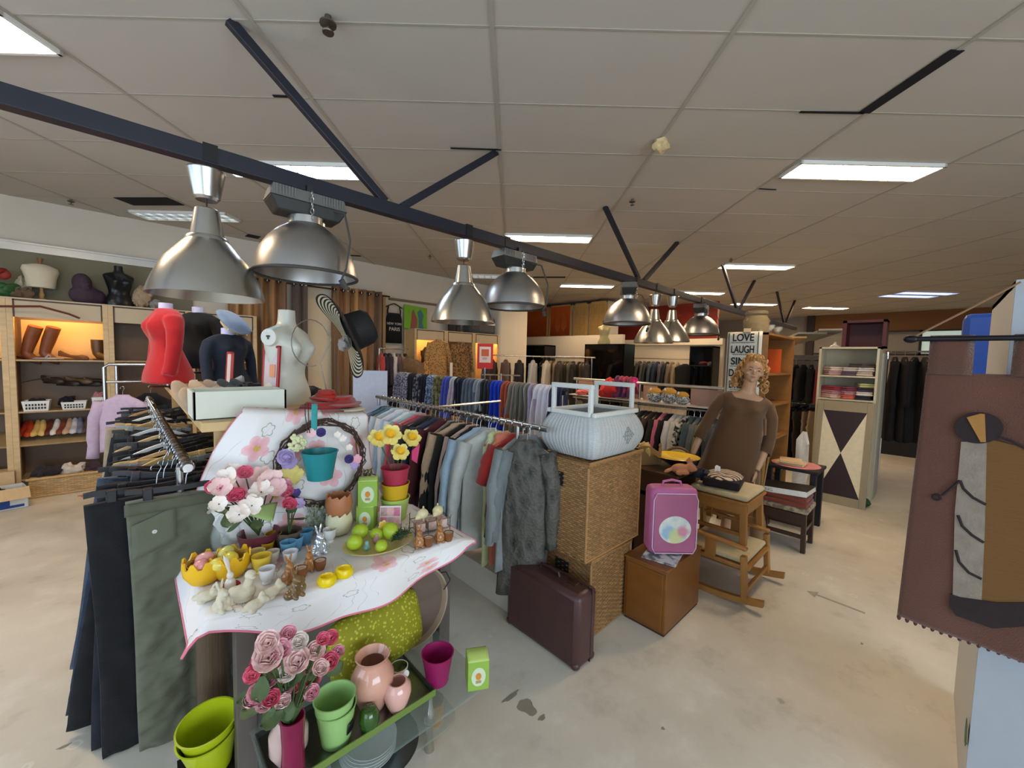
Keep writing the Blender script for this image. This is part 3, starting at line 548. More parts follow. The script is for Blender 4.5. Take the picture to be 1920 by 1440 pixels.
mb = MB(); mb.box(-.2, .2, -.14, -.134, 0, .19).box(-.2, .2, .134, .14, 0, .19).box(-.2, -.194, -.14, .14, 0, .19).box(.194, .2, -.14, .14, 0, .19).box(-.2, .2, -.14, .14, 0, .006); mb.build('carton', mat('white_card', (214, 212, 206), .7), o, smooth=False)
MB().obox((0, -.185, .16), (.41, .004, .12), (-.6, 0, 0)).build('flap', mat('brown_card', (196, 168, 126), .75), o, smooth=False)
MB().box(.0, .08, -.1425, -.1402, .03, .12).box(-.01, .17, -.1428, -.1402, .015, .04).build('print', mat('blue_print', (34, 66, 136), .6), o, smooth=False)
heap('folded_garment', 'black garment lying in the open cardboard box', 'clothes', (-1.02, 6.25, .05), (26, 24, 26), (.16, .1, .16), 21)
tag(MB().box(-.16, .16, -.1, .1, 0, .14).build('cardboard_box', mat('tan_card', (206, 176, 130), .75), smooth=False, loc=(-1.1, 6.72, .14)), 'small tan cardboard box behind the open white one at the far left', 'box')
for i in range(3): tag(MB().box(-.15, .15, -.006, .006, 0, .012).build('picture_rod', mat('slat_red', (190, 110, 84), .7), smooth=False, loc=(-.32+.03*i, 6.28-.05*i, 0), rz=.15), ['reddish wooden rod on the floor before the wicker basket, rear one', 'reddish wooden rod on the floor before the wicker basket, middle one', 'reddish wooden rod on the floor before the wicker basket, front one'][i], 'rod', 'rods on the floor')
# ---------------------------------------------------------------- dress forms and bags on top of the shelving
TR = [(-.04, .13, .085, .095), (0, .162, .1, .12), (.06, .166, .1, .115), (.12, .145, .092, .092), (.18, .118, .082, .074), (.24, .122, .084, .074), (.3, .138, .088, .082), (.36, .152, .09, .09), (.41, .168, .082, .088), (.44, .172, .07, .078), (.462, .15, .058, .066), (.48, .11, .05, .056), (.495, .068, .047, .05), (.52, .051, .046, .05), (.56, .047, .045, .047), (.59, .046, .044, .046)]
def torso_rings(s=1., bust=.07, n=44, infl=0, top=99, bot=-9, ext=None):
    R = []; rows = [r for r in TR if bot <= r[0] <= top]
    for z, w, df, db in (ext or [])+rows:
        ring = []
        for j in range(n):
            a = 2*pi*j/n; ca, sa = cos(a), sin(a); x = (w+infl)*(1 if ca > 0 else -1)*abs(ca)**.85; y = ((db if sa > 0 else df)+infl)*(1 if sa > 0 else -1)*abs(sa)**.9
            if sa < 0: y -= bust*sum(math.exp(-((x-q)/.05)**2-((z-.335)/(.045 if z < .335 else .075))**2) for q in (-.073, .073))*(abs(sa)**.5)
            elif z < .14: y += .03*sum(math.exp(-((x-q)/.06)**2-((z-.03)/.06)**2) for q in (-.07, .07))
            ring.append(Vector((x*s, y*s, z*s)))
        R.append(ring)
    return R
def resample(R, k=4):
    out = []
    for i in range(len(R)-1):
        p0, p1, p2, p3 = R[max(0, i-1)], R[i], R[i+1], R[min(len(R)-1, i+2)]
        for q in range(k):
            t = q/k; out.append([.5*((2*b)+(c-a)*t+(2*a-5*b+4*c-d)*t*t+(3*b-a-3*c+d)*t**3) for a, b, c, d in zip(p0, p1, p2, p3)])
    return out+[R[-1]]
def torso_mb(s=1., neck=True):
    TRz = MB(); TRz.rings(resample(torso_rings(s))); return TRz
def dressform(label, p, rz, mt, s=1., parts=None, vox=.01, neck=True):
    o = thing('dress_form', label, 'mannequin', p, rz); torso_mb(s, neck).build('torso', mt, o, ang=1.2); return o
o = thing('dress_form', 'cream linen dress form with a wooden knob on a turned stand above the boot shelf', 'mannequin', (-.72, 6.9, 2.115), RAD(30))
mb = MB(); mb.rings([[Vector((cos(2*pi*j/20)*w, sin(2*pi*j/20)*d, z)) for j in range(20)] for z, w, d in ((.14, .105, .08), (.15, .112, .085), (.25, .125, .09), (.33, .15, .095), (.37, .14, .075), (.395, .07, .055), (.4, .04, .04))]); mb.build('torso', mat('linen_form', (212, 202, 176), .85, var=.05), o)
MB().lathe([(.001, .40), (.02, .402), (.014, .425), (.022, .445), (.026, .465), (.001, .468)], n=16).build('knob', wood((130, 86, 46)), o)
MB().lathe([(.001, 0), (.045, 0), (.04, .015), (.016, .03), (.024, .07), (.013, .1), (.014, .142)], n=16).build('stand', wood((176, 140, 92)), o)
o = thing('mannequin_bust', 'dark purple bust of a hooded head and shoulders on the shelf top', 'mannequin', (-.38, 6.88, 2.115), RAD(25))
mb = MB(); mb.ell((0, 0, .1), (.15, .085, .12)).ell((-.03, 0, .24), (.085, .085, .11)).tube([(-.03, 0, .1), (-.03, 0, .2)], .07, 14).ell((-.02, -.075, .22), (.025, .03, .03)).ell((-.03, -.06, .19), (.05, .035, .05)).ell((.1, 0, .09), (.08, .07, .09)); mb.blob('bust', mat('purple_cloth', (66, 48, 62), .8, var=.25, bump=.4), o, .009)
dressform('glossy black female torso on the shelf top, right of the purple bust', (-.1, 6.88, 2.115), RAD(20), mat('black_gloss', (18, 20, 24), .28), .82)
heap('bag', 'beige shoulder bag on the shelf top behind the big pendant lamp', 'bag', (.12, 6.9, 2.115), (172, 148, 116), (.11, .08, .3), 31)
heap('bag', 'grey knitted bag on the shelf top at the right of the beige one', 'bag', (.24, 6.84, 2.115), (146, 140, 132), (.08, .07, .12), 32)
heap('parcel', 'brown leather pouch with two dark holes on the shelf top below the linen form', 'bag', (-.86, 6.86, 2.115), (104, 80, 56), (.13, .07, .16), 33)
o = heap('cushion', 'cream cushion wedged on the shelf top left of the linen form', 'cushion', (-.87, 7.0, 2.115), (196, 188, 158), (.08, .05, .3), 34)
o = thing('artificial_flower', 'large red artificial flower with green leaves on the shelf top at the left edge', 'flower', (-1.02, 6.85, 2.115))
for i in range(6): MB().ell((.05*cos(i), .03*sin(i*2)-.03, .24+.03*sin(i*1.7)), (.055, .03, .055), rot=(i, 0, i)).build('petal', mat('red_petal', (140, 38, 28), .6), o)
for i in range(4): MB().ell((.0+.035*i, -.02, .07+.035*(i % 2)), (.07, .015, .05), rot=(0, .5-.3*i, .2*i)).build('leaf', mat('green_leaf', (38, 84, 34), .5), o)
tag(MB().tube([(-1.0, 6.6, 2.0), (-.7, 6.58, 2.03), (-.5, 6.6, 1.97), (-.42, 6.62, 1.93)], .011, 8).build('wooden_hanger_bow', mat('red_brown', (96, 40, 26), .5)), 'red-brown curved wooden rod in front of the shelf fascia at the far left', 'rod')
# pink sweater hanging in front
o = garment('sweater', 'pale lilac sweater on a hanger before the shoe shelves', 'sweater', None, (-.08, 5.3, 1.24), RAD(-32), fab((186, 164, 186)), .62, .4, .05, .52, 5, BLACKP)
garment('top', 'black top on a hanger behind the lilac sweater', 'top', None, (.12, 5.42, 1.24), RAD(-32), fab((18, 17, 20)), .6, .38, .05, .5, 6, BLACKP)
o = thing('clothes_rack', 'chrome double-bar clothes stand behind the lilac sweater', 'clothes rack', (0, 5.45, 0))
MB().tube([(-.2, 0, .02), (-.2, 0, 1.42), (-.17, 0, 1.45), (.5, 0, 1.45)], .016, 10).build('frame', STEEL, o); MB().tube([(-.2, 0, 1.28), (.5, 0, 1.28)], .012, 10).build('cross_bar', STEEL, o); MB().tube([(-.12, .08, .02), (-.12, .08, 1.45)], .014, 10).build('upright', STEEL, o)
# ---------------------------------------------------------------- fitting-room curtains
CURT = NT('striped_curtain'); w = CURT.noise(14, 2, CURT.add('Mapping', {'Vector': CURT.tc.outputs['Object'], 'Scale': (1, .02, .02)}).outputs[0])
n2 = CURT.noise(4, 3, CURT.add('Mapping', {'Vector': CURT.tc.outputs['Object'], 'Scale': (1, .02, .1)}).outputs[0])
CURT.set(CURT.b.inputs['Base Color'], CURT.mix(CURT.step(w, .38, .6), CURT.mix(CURT.step(n2, .4, .6), lin((168, 118, 66)), lin((196, 150, 100))), CURT.mix(CURT.step(n2, .45, .55), lin((124, 98, 76)), lin((150, 108, 62))))); CURT.set(CURT.b.inputs['Roughness'], .7); CURT = CURT.m
rod = aty(560, 527, 6.95).z
o = tag(MB().tube([(1.3, 6.95, 2.68), (3.45, 6.95, 2.68)], .014, 10).build('curtain_rod', mat('rod_dark', (60, 46, 36), .4, .5)), 'dark curtain rod along the left wall above the fitting rooms', 'rod')
for i, (a, b, lb) in enumerate([(1.0, 1.75, 'striped brown curtain at the left, behind the navy sweater'), (1.82, 2.05, 'grey-brown curtain gathered narrow in the middle of the rod'), (2.42, 2.72, 'dark striped curtain gathered beside the striped hat'), (2.74, 3.3, 'wide golden brown curtain behind the striped hat')]):
    n = max(4, round((b-a)*14)); k = (b-a)
    mb = MB(); mb.grid(lambda u, v: Vector((a+u*k, 6.95+.04*sin(u*n*pi)*(1-.2*v)+.012*sin(u*31+v*4), 2.74-v*2.7)), n*8, 8)
    o = thing('curtain', lb, 'curtain', (0, 0, 0), 0, 'fitting room curtains'); mb.build('cloth', CURT if i != 1 else fab((104, 88, 76)), o, ang=3, solid=.004)
    for j in range(n):
        xx = a+k*(j+.5)/n; MB().tube([(xx, 6.95+.03*cos(2*pi*q/10), 2.68+.03*sin(2*pi*q/10)) for q in range(10)], .006, 5, closed=True).build('eyelet', STEEL, o)
struct('door_1', MB().box(2.05, 2.45, 7.04, 7.1, 0, 2.5), mat('cream_door', (222, 204, 170), .6, var=.04), smooth=False)
struct('trim_3', MB().box(3.3, 3.35, 6.9, 7.1, 0, 2.66), wood((150, 118, 80)), smooth=False)
tag(MB().obox((0, 0, 0), (.1, .05, .06)).build('smoke_alarm', WHITEP, bevel=.02, loc=(2.75, 7.06, 2.83)), 'small white alarm box on the wall above the curtains', 'alarm')
tag(MB().obox((0, 0, -.23), (.34, .02, 1.44)).build('white_board', mat('bluish_board', (186, 192, 208), .5), smooth=False, loc=(1.8, 4.05, .95), rz=RAD(-30)), 'plain pale blue-white board standing at the far end of the right rack', 'board')
# ---------------------------------------------------------------- plank shelf between the racks, with hats and dress forms
TOPZ = 1.3
o = thing('plank_shelf', 'long pale plank shelf on legs between the two clothes racks', 'shelf', (.2, 2.08, 0))
PLK = wood((206, 172, 118), (3, 12, 3)); MB().box(0, .7, 0, 2.9, TOPZ-.04, TOPZ).build('plank', PLK, o, smooth=False, bevel=.003)
for x, y in ((.08, .1), (.62, .1), (.08, 2.8), (.62, 2.8)): MB().box(x-.025, x+.025, y-.025, y+.025, 0, TOPZ-.04).build('leg', PLK, o, smooth=False)
WBOX = mat('cream_lacquer', (212, 214, 198), .55, var=.03)
o = thing('storage_box', 'long cream wooden box without a lid at the front of the plank shelf', 'box', (.18, 2.16, TOPZ))
mb = MB(); mb.box(0, .36, 0, .012, 0, .125).box(0, .36, .22, .232, 0, .125).box(0, .012, 0, .232, 0, .125).box(.348, .36, 0, .232, 0, .125).box(0, .36, 0, .232, 0, .008); mb.build('body', WBOX, o, smooth=False, bevel=.002)
# items in and behind the box
for i, (x, c, nm) in enumerate([(.02, (176, 150, 120), 'beige'), (.1, (196, 172, 140), 'light tan'), (.17, (150, 128, 108), 'taupe'), (.24, (44, 58, 62), 'dark teal'), (.31, (36, 46, 52), 'dark slate')]):
    s = thing('slipper', f'{nm} slipper standing behind the cream box on the plank shelf', 'shoe', (.2+x*.9, 2.5+.03*i, TOPZ), 0, 'slippers behind the cream box', rot=(-.9, 0, RAD(20)))
    s.scale = (1.05, 1.05, 1.12); MB().ell((0, 0, .09), (.045, .02, .12)).build('sole', fab(c), s); MB().ell((0, -.025, .06), (.044, .03, .07)).build('upper', fab(c) if False else fab(c), s)
for i in range(4): shoe(['white and grey sandal in the shoe pile at the left of the cream box', 'pale blue strappy sandal in the shoe pile left of the cream box', 'beige flat shoe in the shoe pile left of the cream box', 'silver grey shoe on top of the pile left of the cream box'][i], (.3+.05*i, 2.95+.13*i, TOPZ+.01+.012*i), RAD(40+50*i), [(206, 204, 200), (150, 176, 204), (190, 160, 126), (150, 150, 156)][i], 1, 'shoes piled on the plank shelf')
for i in range(2): shoe(['black strappy high heel on the plank shelf by the red framed sign, front one', 'black strappy high heel on the plank shelf by the red framed sign, rear one'][i], (.44+.05*i, 2.52+.09*i, TOPZ), RAD(60), (18, 18, 20), .9, 'black high heels', heel=.09)
def sign(label, p, rz, w, h, tilt=-.06, zz=0):
    o = thing('sign_holder', label, 'sign', p, 0, 'red framed signs on the shelf', rot=(tilt, 0, rz)); t = .014
    mb = MB(); mb.box(-w/2, w/2, -.008, .008, 0, t).box(-w/2, w/2, -.008, .008, h-t, h).box(-w/2, -w/2+t, -.008, .008, 0, h).box(w/2-t, w/2, -.008, .008, 0, h); mb.build('frame', plastic((164, 36, 30)), o, smooth=False, bevel=.004)
    MB().box(-w/2+t, w/2-t, -.003, .003, t, h-t).build('sheet', mat('sign_sheet', (206, 192, 190), .5, var=.04), o, smooth=False); return o
s = sign('taller red framed sign leaning on the plank shelf before the white torso', at(500, 726, TOPZ+.03) and (.55, 2.55, TOPZ), RAD(-72), .15, .34)
MB().obox((.02, -.006, .2), (.05, .002, .07)).build('picture', mat('peach', (226, 150, 110), .5), s, smooth=False)
sign('narrow red framed sign on the plank shelf before the navy sweater', (.43, 3.05, TOPZ), RAD(-88), .15, .3)
WM = mat('mannequin_white', (206, 204, 188), .38, var=.05, scale=4)
MT = aty(560, 745, 2.75)
o = dressform('matt white female torso without arms on the plank shelf, beside the striped hat', (.66, 2.62, TOPZ-.0), RAD(30), WM, .93, vox=.008)
o.rotation_euler = (0, 0, RAD(38))
for s in (-1,): MB().lathe([(.001, .012), (.046, .012), (.05, 0), (.001, 0)], n=20, r=(0, -pi/2, 0)).build('arm_socket', WM, o, loc=(-.147, -.01, .385)); MB().obox((-.160, -.01, .39), (.006, .02, .01)).obox((-.160, -.01, .384), (.006, .008, .022)).build('arm_slot', plastic((30, 30, 32)), o, smooth=False)
# red felt hats
RED = mat('red_felt', (150, 34, 24), .8, var=.15, scale=14, bump=.4, bscale=120, sheen=.3)
for i, (dx, dy, dz, r, lb) in enumerate([(0, 0, 0, .13, 'red felt hat lying flat at the bottom of the hat pile'), (.09, -.01, .025, .1, 'folded red felt hat in the middle of the hat pile'), (.03, .05, .055, .09, 'red leather cap on top of the red hat pile')]):
    mb = MB(); mb.lathe([(.001, .045), (r*.5, .045), (r*.62, .02), (r*.7, .004), (r, .0), (r*1.02, .006), (r*.72, .012), (r*.64, .03)], n=28, sx=1.25, sy=.85, wob=lambda k, a: .1*sin(3*a+i*2)); o = mb.build('felt_hat', RED if i < 2 else mat('red_leather', (166, 40, 28), .35, var=.1), solid=.004, loc=(.73+dx, 2.2+dy, TOPZ+.004+dz), rz=i*.7); tag(o, lb, 'hat', 'red hats on the plank shelf')
tag(MB().lathe([(.001, .03), (.05, .03), (.07, .012), (.1, 0), (.1, .006), (.07, .018)], n=24).build('felt_hat', fab((206, 192, 160)), solid=.003, loc=(.83, 2.18, TOPZ+.004)), 'cream hat brim sticking out at the right of the red hat pile', 'hat')
# striped wide-brim hat on a wire hat stand
o = thing('hat_stand', 'thin metal wire hat stand with a loop, holding the striped hat', 'stand', (.78, 2.42, TOPZ))
mb = MB(); mb.tube([(.06*cos(2*pi*i/16), .06*sin(2*pi*i/16), .004) for i in range(16)], .003, 6, closed=True).tube([(.06, 0, .004), (.03, 0, .1), (0, 0, .25), (.06, .0, .38), (.05, 0, .43)], .0032, 6).tube([(-.05+.1*cos(RAD(a)), 0, .36+.13*sin(RAD(a))) for a in range(20, 300, 14)], .0028, 6); mb.build('wire', mat('wire_grey', (120, 112, 102), .4, .6), o)
STR = NT('striped_straw'); g = STR.tc.outputs['UV']; sx = STR.add('SeparateXYZ'); STR.t.links.new(g, sx.inputs[0])
STR.set(STR.b.inputs['Base Color'], STR.mix(STR.math('GREATER_THAN', STR.math('FRACT', STR.math('MULTIPLY', sx.outputs[0], 8.5)), .5), lin((24, 24, 24)), lin((216, 210, 180)))); STR.set(STR.b.inputs['Roughness'], .7); STR = STR.m
HP = aty(655, 625, 2.35)
o = thing('sun_hat', 'wide-brimmed black hat with black and cream striped underside, tilted on the wire stand', 'hat', HP); o.scale = (1.2, 1.2, 1.2)
nrm = (ray(560, 640)*-1).normalized()
R0 = Matrix.Rotation(RAD(-52), 4, (ray(655, 625)).normalized())
base = Vector((0, 0, 1))
# crown axis: to the right and slightly away from the viewer
ax = (cA*.78 + cC*.42 + cB*.42).normalized(); u1 = ax.orthogonal().normalized(); u1 = (cB - ax*cB.dot(ax)).normalized(); u2 = ax.cross(u1)
def hp(r, t, h): return u1*(r*cos(t)) + u2*(r*sin(t)) + ax*h
def brim(off):
    def fn(u, v):
        t = 2*pi*u; r = .088+(.212-.088)*v; return hp(r, t, off - .035*v*v*(1+.5*cos(2*t)) + .012*v*sin(3*t))
    return fn
MB().grid(lambda u, v: (lambda p: p)(brim(0)(1-u, v)), 56, 14, (0, 1)).build('brim_top', mat('black_straw', (24, 24, 24), .7, var=.1, bump=.5, bscale=200), o)
mb = MB(); mb.grid(lambda u, v: brim(-.004)(u, v), 56, 14, (1, 1)); mb.uv = [(b, a) for a, b in mb.uv]; mb.build('brim_underside', STR, o, uv=True)
mb = MB(); mb.rings([[hp(r, 2*pi*j/32, h) for j in range(32)] for r, h in ((.09, -.002), (.09, .05), (.086, .09), (.07, .112), (.04, .118), (.002, .119))], cap=False); mb.build('crown', mat('black_straw'), o)
mb = MB(); mb.rings([[hp(.0915, 2*pi*j/32, h) for j in range(32)] for h in (.0, .022)], cap=False); mb.build('band', fab((18, 18, 18)), o)
# scrunched grey-white scarf at hat base + cap and torso items
heap('scarf', 'crumpled pale grey scarf beside the foot of the white torso', 'scarf', (.74, 2.33, TOPZ), (190, 192, 180), (.06, .04, .09), 41)
heap('scarf', 'sheer grey scarf hanging under the striped hat brim', 'scarf', at(645, 650, 1.4) and HP+Vector((-.0, .03, -.1)), (150, 144, 138), (.05, .04, .09), 42)
heap('cap', 'black cap with a white crown on the shelf right of the white torso', 'hat', (.86, 2.9, TOPZ), (28, 28, 32), (.08, .08, .1), 43)
# black brimmed hats further back
for i, (x, y) in enumerate([(.52, 3.2), (.64, 3.05)]):
    o = thing('felt_hat', ['black brimmed hat on the plank shelf behind the red signs, rear one', 'black brimmed hat on the plank shelf behind the red signs, front one'][i], 'hat', (x, y, TOPZ), 0, 'black hats on the plank shelf')
    MB().lathe([(.18, .012), (.17, .004), (.09, .006), (.088, .07), (.07, .095), (.001, .09)], n=28, sx=1, sy=.85).build('felt', fab((24, 24, 26)), o, solid=.003); MB().lathe([(.0905, .008), (.0905, .03)], n=28, sy=.85).build('band', mat('band_gloss', (40, 40, 44), .3), o)
# dressed half-mannequins at the far end of the shelf
def clothed(label, p, rz, c, s=1., hood=None, sl=True, L=.6, name='sweater', zb=0):
    o = thing('dress_form', label, 'mannequin', p, rz)
    mb = MB(); mb.tube([(0, 0, .4), (0, 0, .48*s+.06)], .045, 14); mb.build('neck', mat('pale_form', (196, 196, 226), .4), o)
    g = MB(); g.rings(resample(torso_rings(s, .05, infl=.014, top=.5, bot=.1, ext=[(-.09-zb, .2, .135, .135), (-.02, .187, .13, .132)])))
    if sl:
        for sx in (-1, 1): g.tube([(sx*.12*s, 0, .425*s), (sx*.17*s, 0, .4*s), (sx*.2*s, 0, .32*s), (sx*.212*s, -.01, .2), (sx*.21*s, -.03, .06), (sx*.205*s, -.05, -.02-zb)], [.06*s, .066*s, .058*s, .052*s, .048*s, .046*s], 16, flat=.85)
    g.blob(name, fab(c, .12, .3), o, .011, 5)
    MB().lathe([(.001, .01), (.11, .01), (.12, 0), (.001, 0)], n=20).tube([(0, 0, .0), (0, 0, .15)], .014, 8).build('stand', STEEL, o, loc=(0, 0, -.12-zb)); return o
o = clothed('half mannequin in a bright red sweater at the far left end of the plank shelf', (.2, 4.22, TOPZ+.13), RAD(-78), (172, 20, 27), 1.0)
o = clothed('half mannequin in a black jacket behind the red sweater', (.44, 4.62, TOPZ+.22), RAD(-40), (16, 16, 18), .86, name='jacket')
o = clothed('half mannequin in a navy sweater with white dots, wearing a blue beret', (.55, 3.85, TOPZ+.03), RAD(25), (26, 36, 52), .82)
o2 = thing('beret', 'light grey-blue beret hung on the neck of the navy sweater mannequin', 'hat', (.585, 3.8, TOPZ+.53), 0, rot=(.5, .6, 0))
MB().ell((0, 0, 0), (.13, .12, .045), wob=.2, seed=2).build('felt', fab((120, 142, 172)), o2); MB().lathe([(.075, -.035), (.075, -.05)], n=20).build('band', fab((190, 170, 130)), o2)
mb = MB()
for i in range(9): mb.ell((-.07+.018*i, -.112-.0*i, .455-.008*abs(i-2)), (.006, .006, .006), 6, 4)
mb.build('pearls', mat('pearl', (220, 222, 226), .3), o)
for s in (-1, 1): pass
# ---------------------------------------------------------------- the flowered cloths
def flowered(key, KEEP, SOFT):
  global FL
  FL = NT(key); uvn = FL.tc.outputs['UV']
  def flowers(scale, R, seedoff, keep):
      mp = FL.add('Mapping', {'Vector': uvn, 'Location': (seedoff, seedoff*.7, 0)}).outputs[0]
      wv = FL.add('VectorMath', operation='ADD'); FL.t.links.new(mp, wv.inputs[0])
      vo = FL.add('TexVoronoi', {'Vector': mp, 'Scale': scale, 'Randomness': .75}); vo.voronoi_dimensions = '2D'
      sv = FL.add('VectorMath', operation='SCALE', ins={0: mp}); sv.inputs['Scale'].default_value = scale
      sb = FL.add('VectorMath', operation='SUBTRACT'); FL.t.links.new(mp, sb.inputs[0]); FL.t.links.new(vo.outputs['Position'], sb.inputs[1])
      xy = FL.add('SeparateXYZ'); FL.t.links.new(sb.outputs[0], xy.inputs[0]); an = FL.math('ARCTAN2', xy.outputs[1], xy.outputs[0]); r = FL.math('SQRT', FL.math('ADD', FL.math('MULTIPLY', xy.outputs[0], xy.outputs[0]), FL.math('MULTIPLY', xy.outputs[1], xy.outputs[1])))
      col = FL.add('SeparateColor'); FL.t.links.new(vo.outputs['Color'], col.inputs[0])
      pet = FL.math('ADD', .68, FL.math('MULTIPLY', .32, FL.math('ABSOLUTE', FL.math('COSINE', FL.math('ADD', FL.math('MULTIPLY', an, 2.5), FL.math('MULTIPLY', col.outputs[1], 6))))))
      rim = FL.math('MULTIPLY', pet, R); ok = FL.math('GREATER_THAN', col.outputs[0], keep)
      return FL.math('MULTIPLY', FL.math('LESS_THAN', r, rim), ok), FL.math('DIVIDE', r, rim), FL.math('MULTIPLY', FL.math('LESS_THAN', r, R*.26), ok), ok, r
  base = FL.mix(FL.noise(3, 2, uvn), lin((222, 218, 214)), lin((234, 230, 228)))
  wv = FL.add('TexWave', {'Scale': 2.2, 'Distortion': 14, 'Detail': 2, 'Detail Scale': 1.2, 'Vector': uvn}); ln = FL.math('LESS_THAN', FL.math('ABSOLUTE', FL.math('SUBTRACT', wv.outputs['Fac'], .5)), .018)
  msk = FL.step(FL.noise(6, 2, uvn), .5, .56)
  colr = FL.mix(FL.math('MULTIPLY', FL.math('MULTIPLY', ln, msk), .7), base, lin((104, 106, 96)))
  f1, q1, y1, k1, r1 = flowers(5.2, .062, .37, KEEP)
  lf, lq, ly, lk, lr = flowers(6.0, .035, 1.9, .55)
  colr = FL.mix(FL.math('MULTIPLY', FL.math('MULTIPLY', lf, FL.math('GREATER_THAN', lq, .82)), .75), colr, lin((150, 154, 126)))
  pk = FL.mix(FL.step(FL.math('ADD', q1, FL.math('MULTIPLY', FL.noise(40, 2, uvn), .5)), .4, 1.3), lin((222, 130, 142)), lin((234, 182, 184)))
  colr = FL.mix(FL.math('MULTIPLY', f1, FL.math('MULTIPLY_ADD', FL.noise(26, 2, uvn), .5, SOFT)), colr, pk); colr = FL.mix(FL.math('MULTIPLY', y1, FL.step(FL.noise(90, 1, uvn), .4, .55)), colr, lin((196, 168, 60)))
  sxy = FL.add('SeparateXYZ'); FL.t.links.new(FL.tc.outputs['UV'], sxy.inputs[0])
  FL.set(FL.b.inputs['Base Color'], colr); FL.set(FL.b.inputs['Roughness'], .85); FL.bump(FL.noise(500, 1, uvn), .08, .001)
  return FL.m
FLB, FLT = flowered('flowered_backdrop', .36, .55), flowered('flowered_tablecloth', .82, .45)
PINKHEM = fab((222, 120, 140)); TZ = .75
WGREY = wood((92, 84, 78), (12, 12, 2))
tb = thing('table', 'grey wooden table under the flowered cloth, carrying the Easter display', 'table', (.12, 1.48, 0))
MB().prism([(.05, .055), (.4, .02), (1.0, .01), (1.0, .56), (.05, .56)], .035, Matrix.Translation((0, 0, TZ-.035))).build('tabletop', WGREY, tb, smooth=False)
for x, y in ((.132, .075), (.95, .11), (.13, .5), (.95, .5)): MB().box(x-.03, x+.03, y-.03, y+.03, 0, TZ-.035).build('leg', WGREY, tb, smooth=False, bevel=.003)
def over(X): s = max(0, min(1, (X-.1)/1.05)); return .014+.122*sin(pi*s)
def cloth_pt(X, v):
    # v 0..1 on the top, 1..2 down the front
    yf, yb = 1.475 + .075*max(0, (.5-X)/.4)**1.5, 2.06
    dl = max(0, .15-X); x = max(X, .15-.02*min(1, dl*8)); drop = dl*1.0
    if v <= 1: y = yb+(yf-yb)*v; z = TZ+.006+.002*sin(X*30+v*9)
    else:
        t = v-1; y = yf-.012*min(1, t*5)-.035*t*(.5+.5*sin(X*19+.6)); z = TZ+.005-over(X)*t
    if drop: x -= .05*sin(drop*9)+.02*(v > 1)*(v-1); z -= drop*(1.0 if v <= 1 else .85); y -= .02*drop*10*(v-.5)*.3
    rgt = max(0, X-1.1)
    if rgt: z -= rgt*.35
    return Vector((x, y, z))
o = thing('tablecloth', 'white flowered tablecloth with a pink hem over the display table', 'tablecloth')
mb = MB(); mb.grid(lambda u, v: cloth_pt(.07+1.1*u, 2*v), 90, 48, (1.2, .85)); mb.build('cloth', FLT, o, uv=True, ang=3, solid=.0025)
MB().tube([cloth_pt(.07, 2*i/30) for i in range(31)]+[cloth_pt(.07+1.1*i/80, 2.0)+Vector((0, 0, -.001)) for i in range(1, 81)]+[cloth_pt(1.17, 2-2*i/30) for i in range(1, 31)], .004, 6).build('hem', PINKHEM, o)
def back_pt(u, v):
    # draped from the plank shelf's end: narrow on top, flaring to the table
    l = .35-.20*min(1, v*1.5)**.8+.04*v*v; r = .885+.05*v+.09*v*v
    x = l+(r-l)*u; z = 1.33+.03*(u < .6)*(1-u)-.0*u - v*.58 - .03*u
    edge = max(0, .16-u)/.16; e2 = max(0, u-.88)/.12
    y = 2.02-.035*sin(pi*u)*v + .10*edge*min(1, v*3)+.07*e2*min(1, v*2) - .012*sin(u*17+v*3)*v - .02*v
    if v < .03: y += .05*(1-v/.03)
    return Vector((x, y, z))
o = thing('tablecloth', 'white flowered cloth hung as a backdrop from the plank shelf end behind the Easter display', 'tablecloth')
mb = MB(); mb.grid(back_pt, 60, 50, (.78, .62)); mb.build('cloth', FLB, o, uv=True, ang=3, solid=.0025)
for e in (0, 1): MB().tube([back_pt(e, i/30) for i in range(31)], .0022, 6).build('hem', PINKHEM, o)
# ---------------------------------------------------------------- flowers
PAL = {'rose': (236, 112, 140), 'deep': (222, 84, 116), 'blush': (244, 206, 200), 'cream': (240, 228, 216), 'pale': (242, 176, 190), 'lav': (184, 164, 204), 'violet': (84, 66, 140), 'lemon': (222, 206, 120), 'mix': (230, 190, 190)}
def petal(mb, c, ax, rr, L, W, cup, tw):
    ax = Vector(ax).normalized(); t = ax.orthogonal().normalized(); t = Matrix.Rotation(rr, 3, ax) @ t; b = ax.cross(t); c = Vector(c)
    def fn(u, v):
        w = W*min(1, .3+1.5*v)*math.sqrt(max(0, 1-(max(0, v-.55)/.45)**2.2))*(u-.5)*2; return c + t*(L*v*cos(cup*v)) + ax*(L*v*sin(cup)*(.4+.6*v) + .15*W*(1-(2*u-1)**2)*-1 + tw*W*(u-.5)*v + .16*W*v*v*sin(7*u+tw*9)) + b*w
    mb.grid(fn, 4, 6)
def rose(c, ax, r, rings=4, seed=0):
    mb = MB(); g = random.Random(seed)
    for k in range(rings):
        f = (k+1)/rings
        for j in range(4+k): petal(mb, c, ax, 2*pi*j/(4+k)+k*.7+g.uniform(-.2, .2), r*(.35+.65*f), r*(.26+.24*f), 1.4-.8*f, g.uniform(-.4, .4))
    return mb
def lily(c, ax, r, n=6, cup=.45, w=.22, seed=0):
    mb = MB(); g = random.Random(seed)
    for j in range(n): petal(mb, c, ax, 2*pi*j/n+g.uniform(-.1, .1), r, r*w*1.3, cup+g.uniform(-.15, .15), g.uniform(-.5, .5))
    return mb
def petmat(k): return mat('petal_'+k, PAL[k], .7, var=.16, scale=30, sheen=.2)
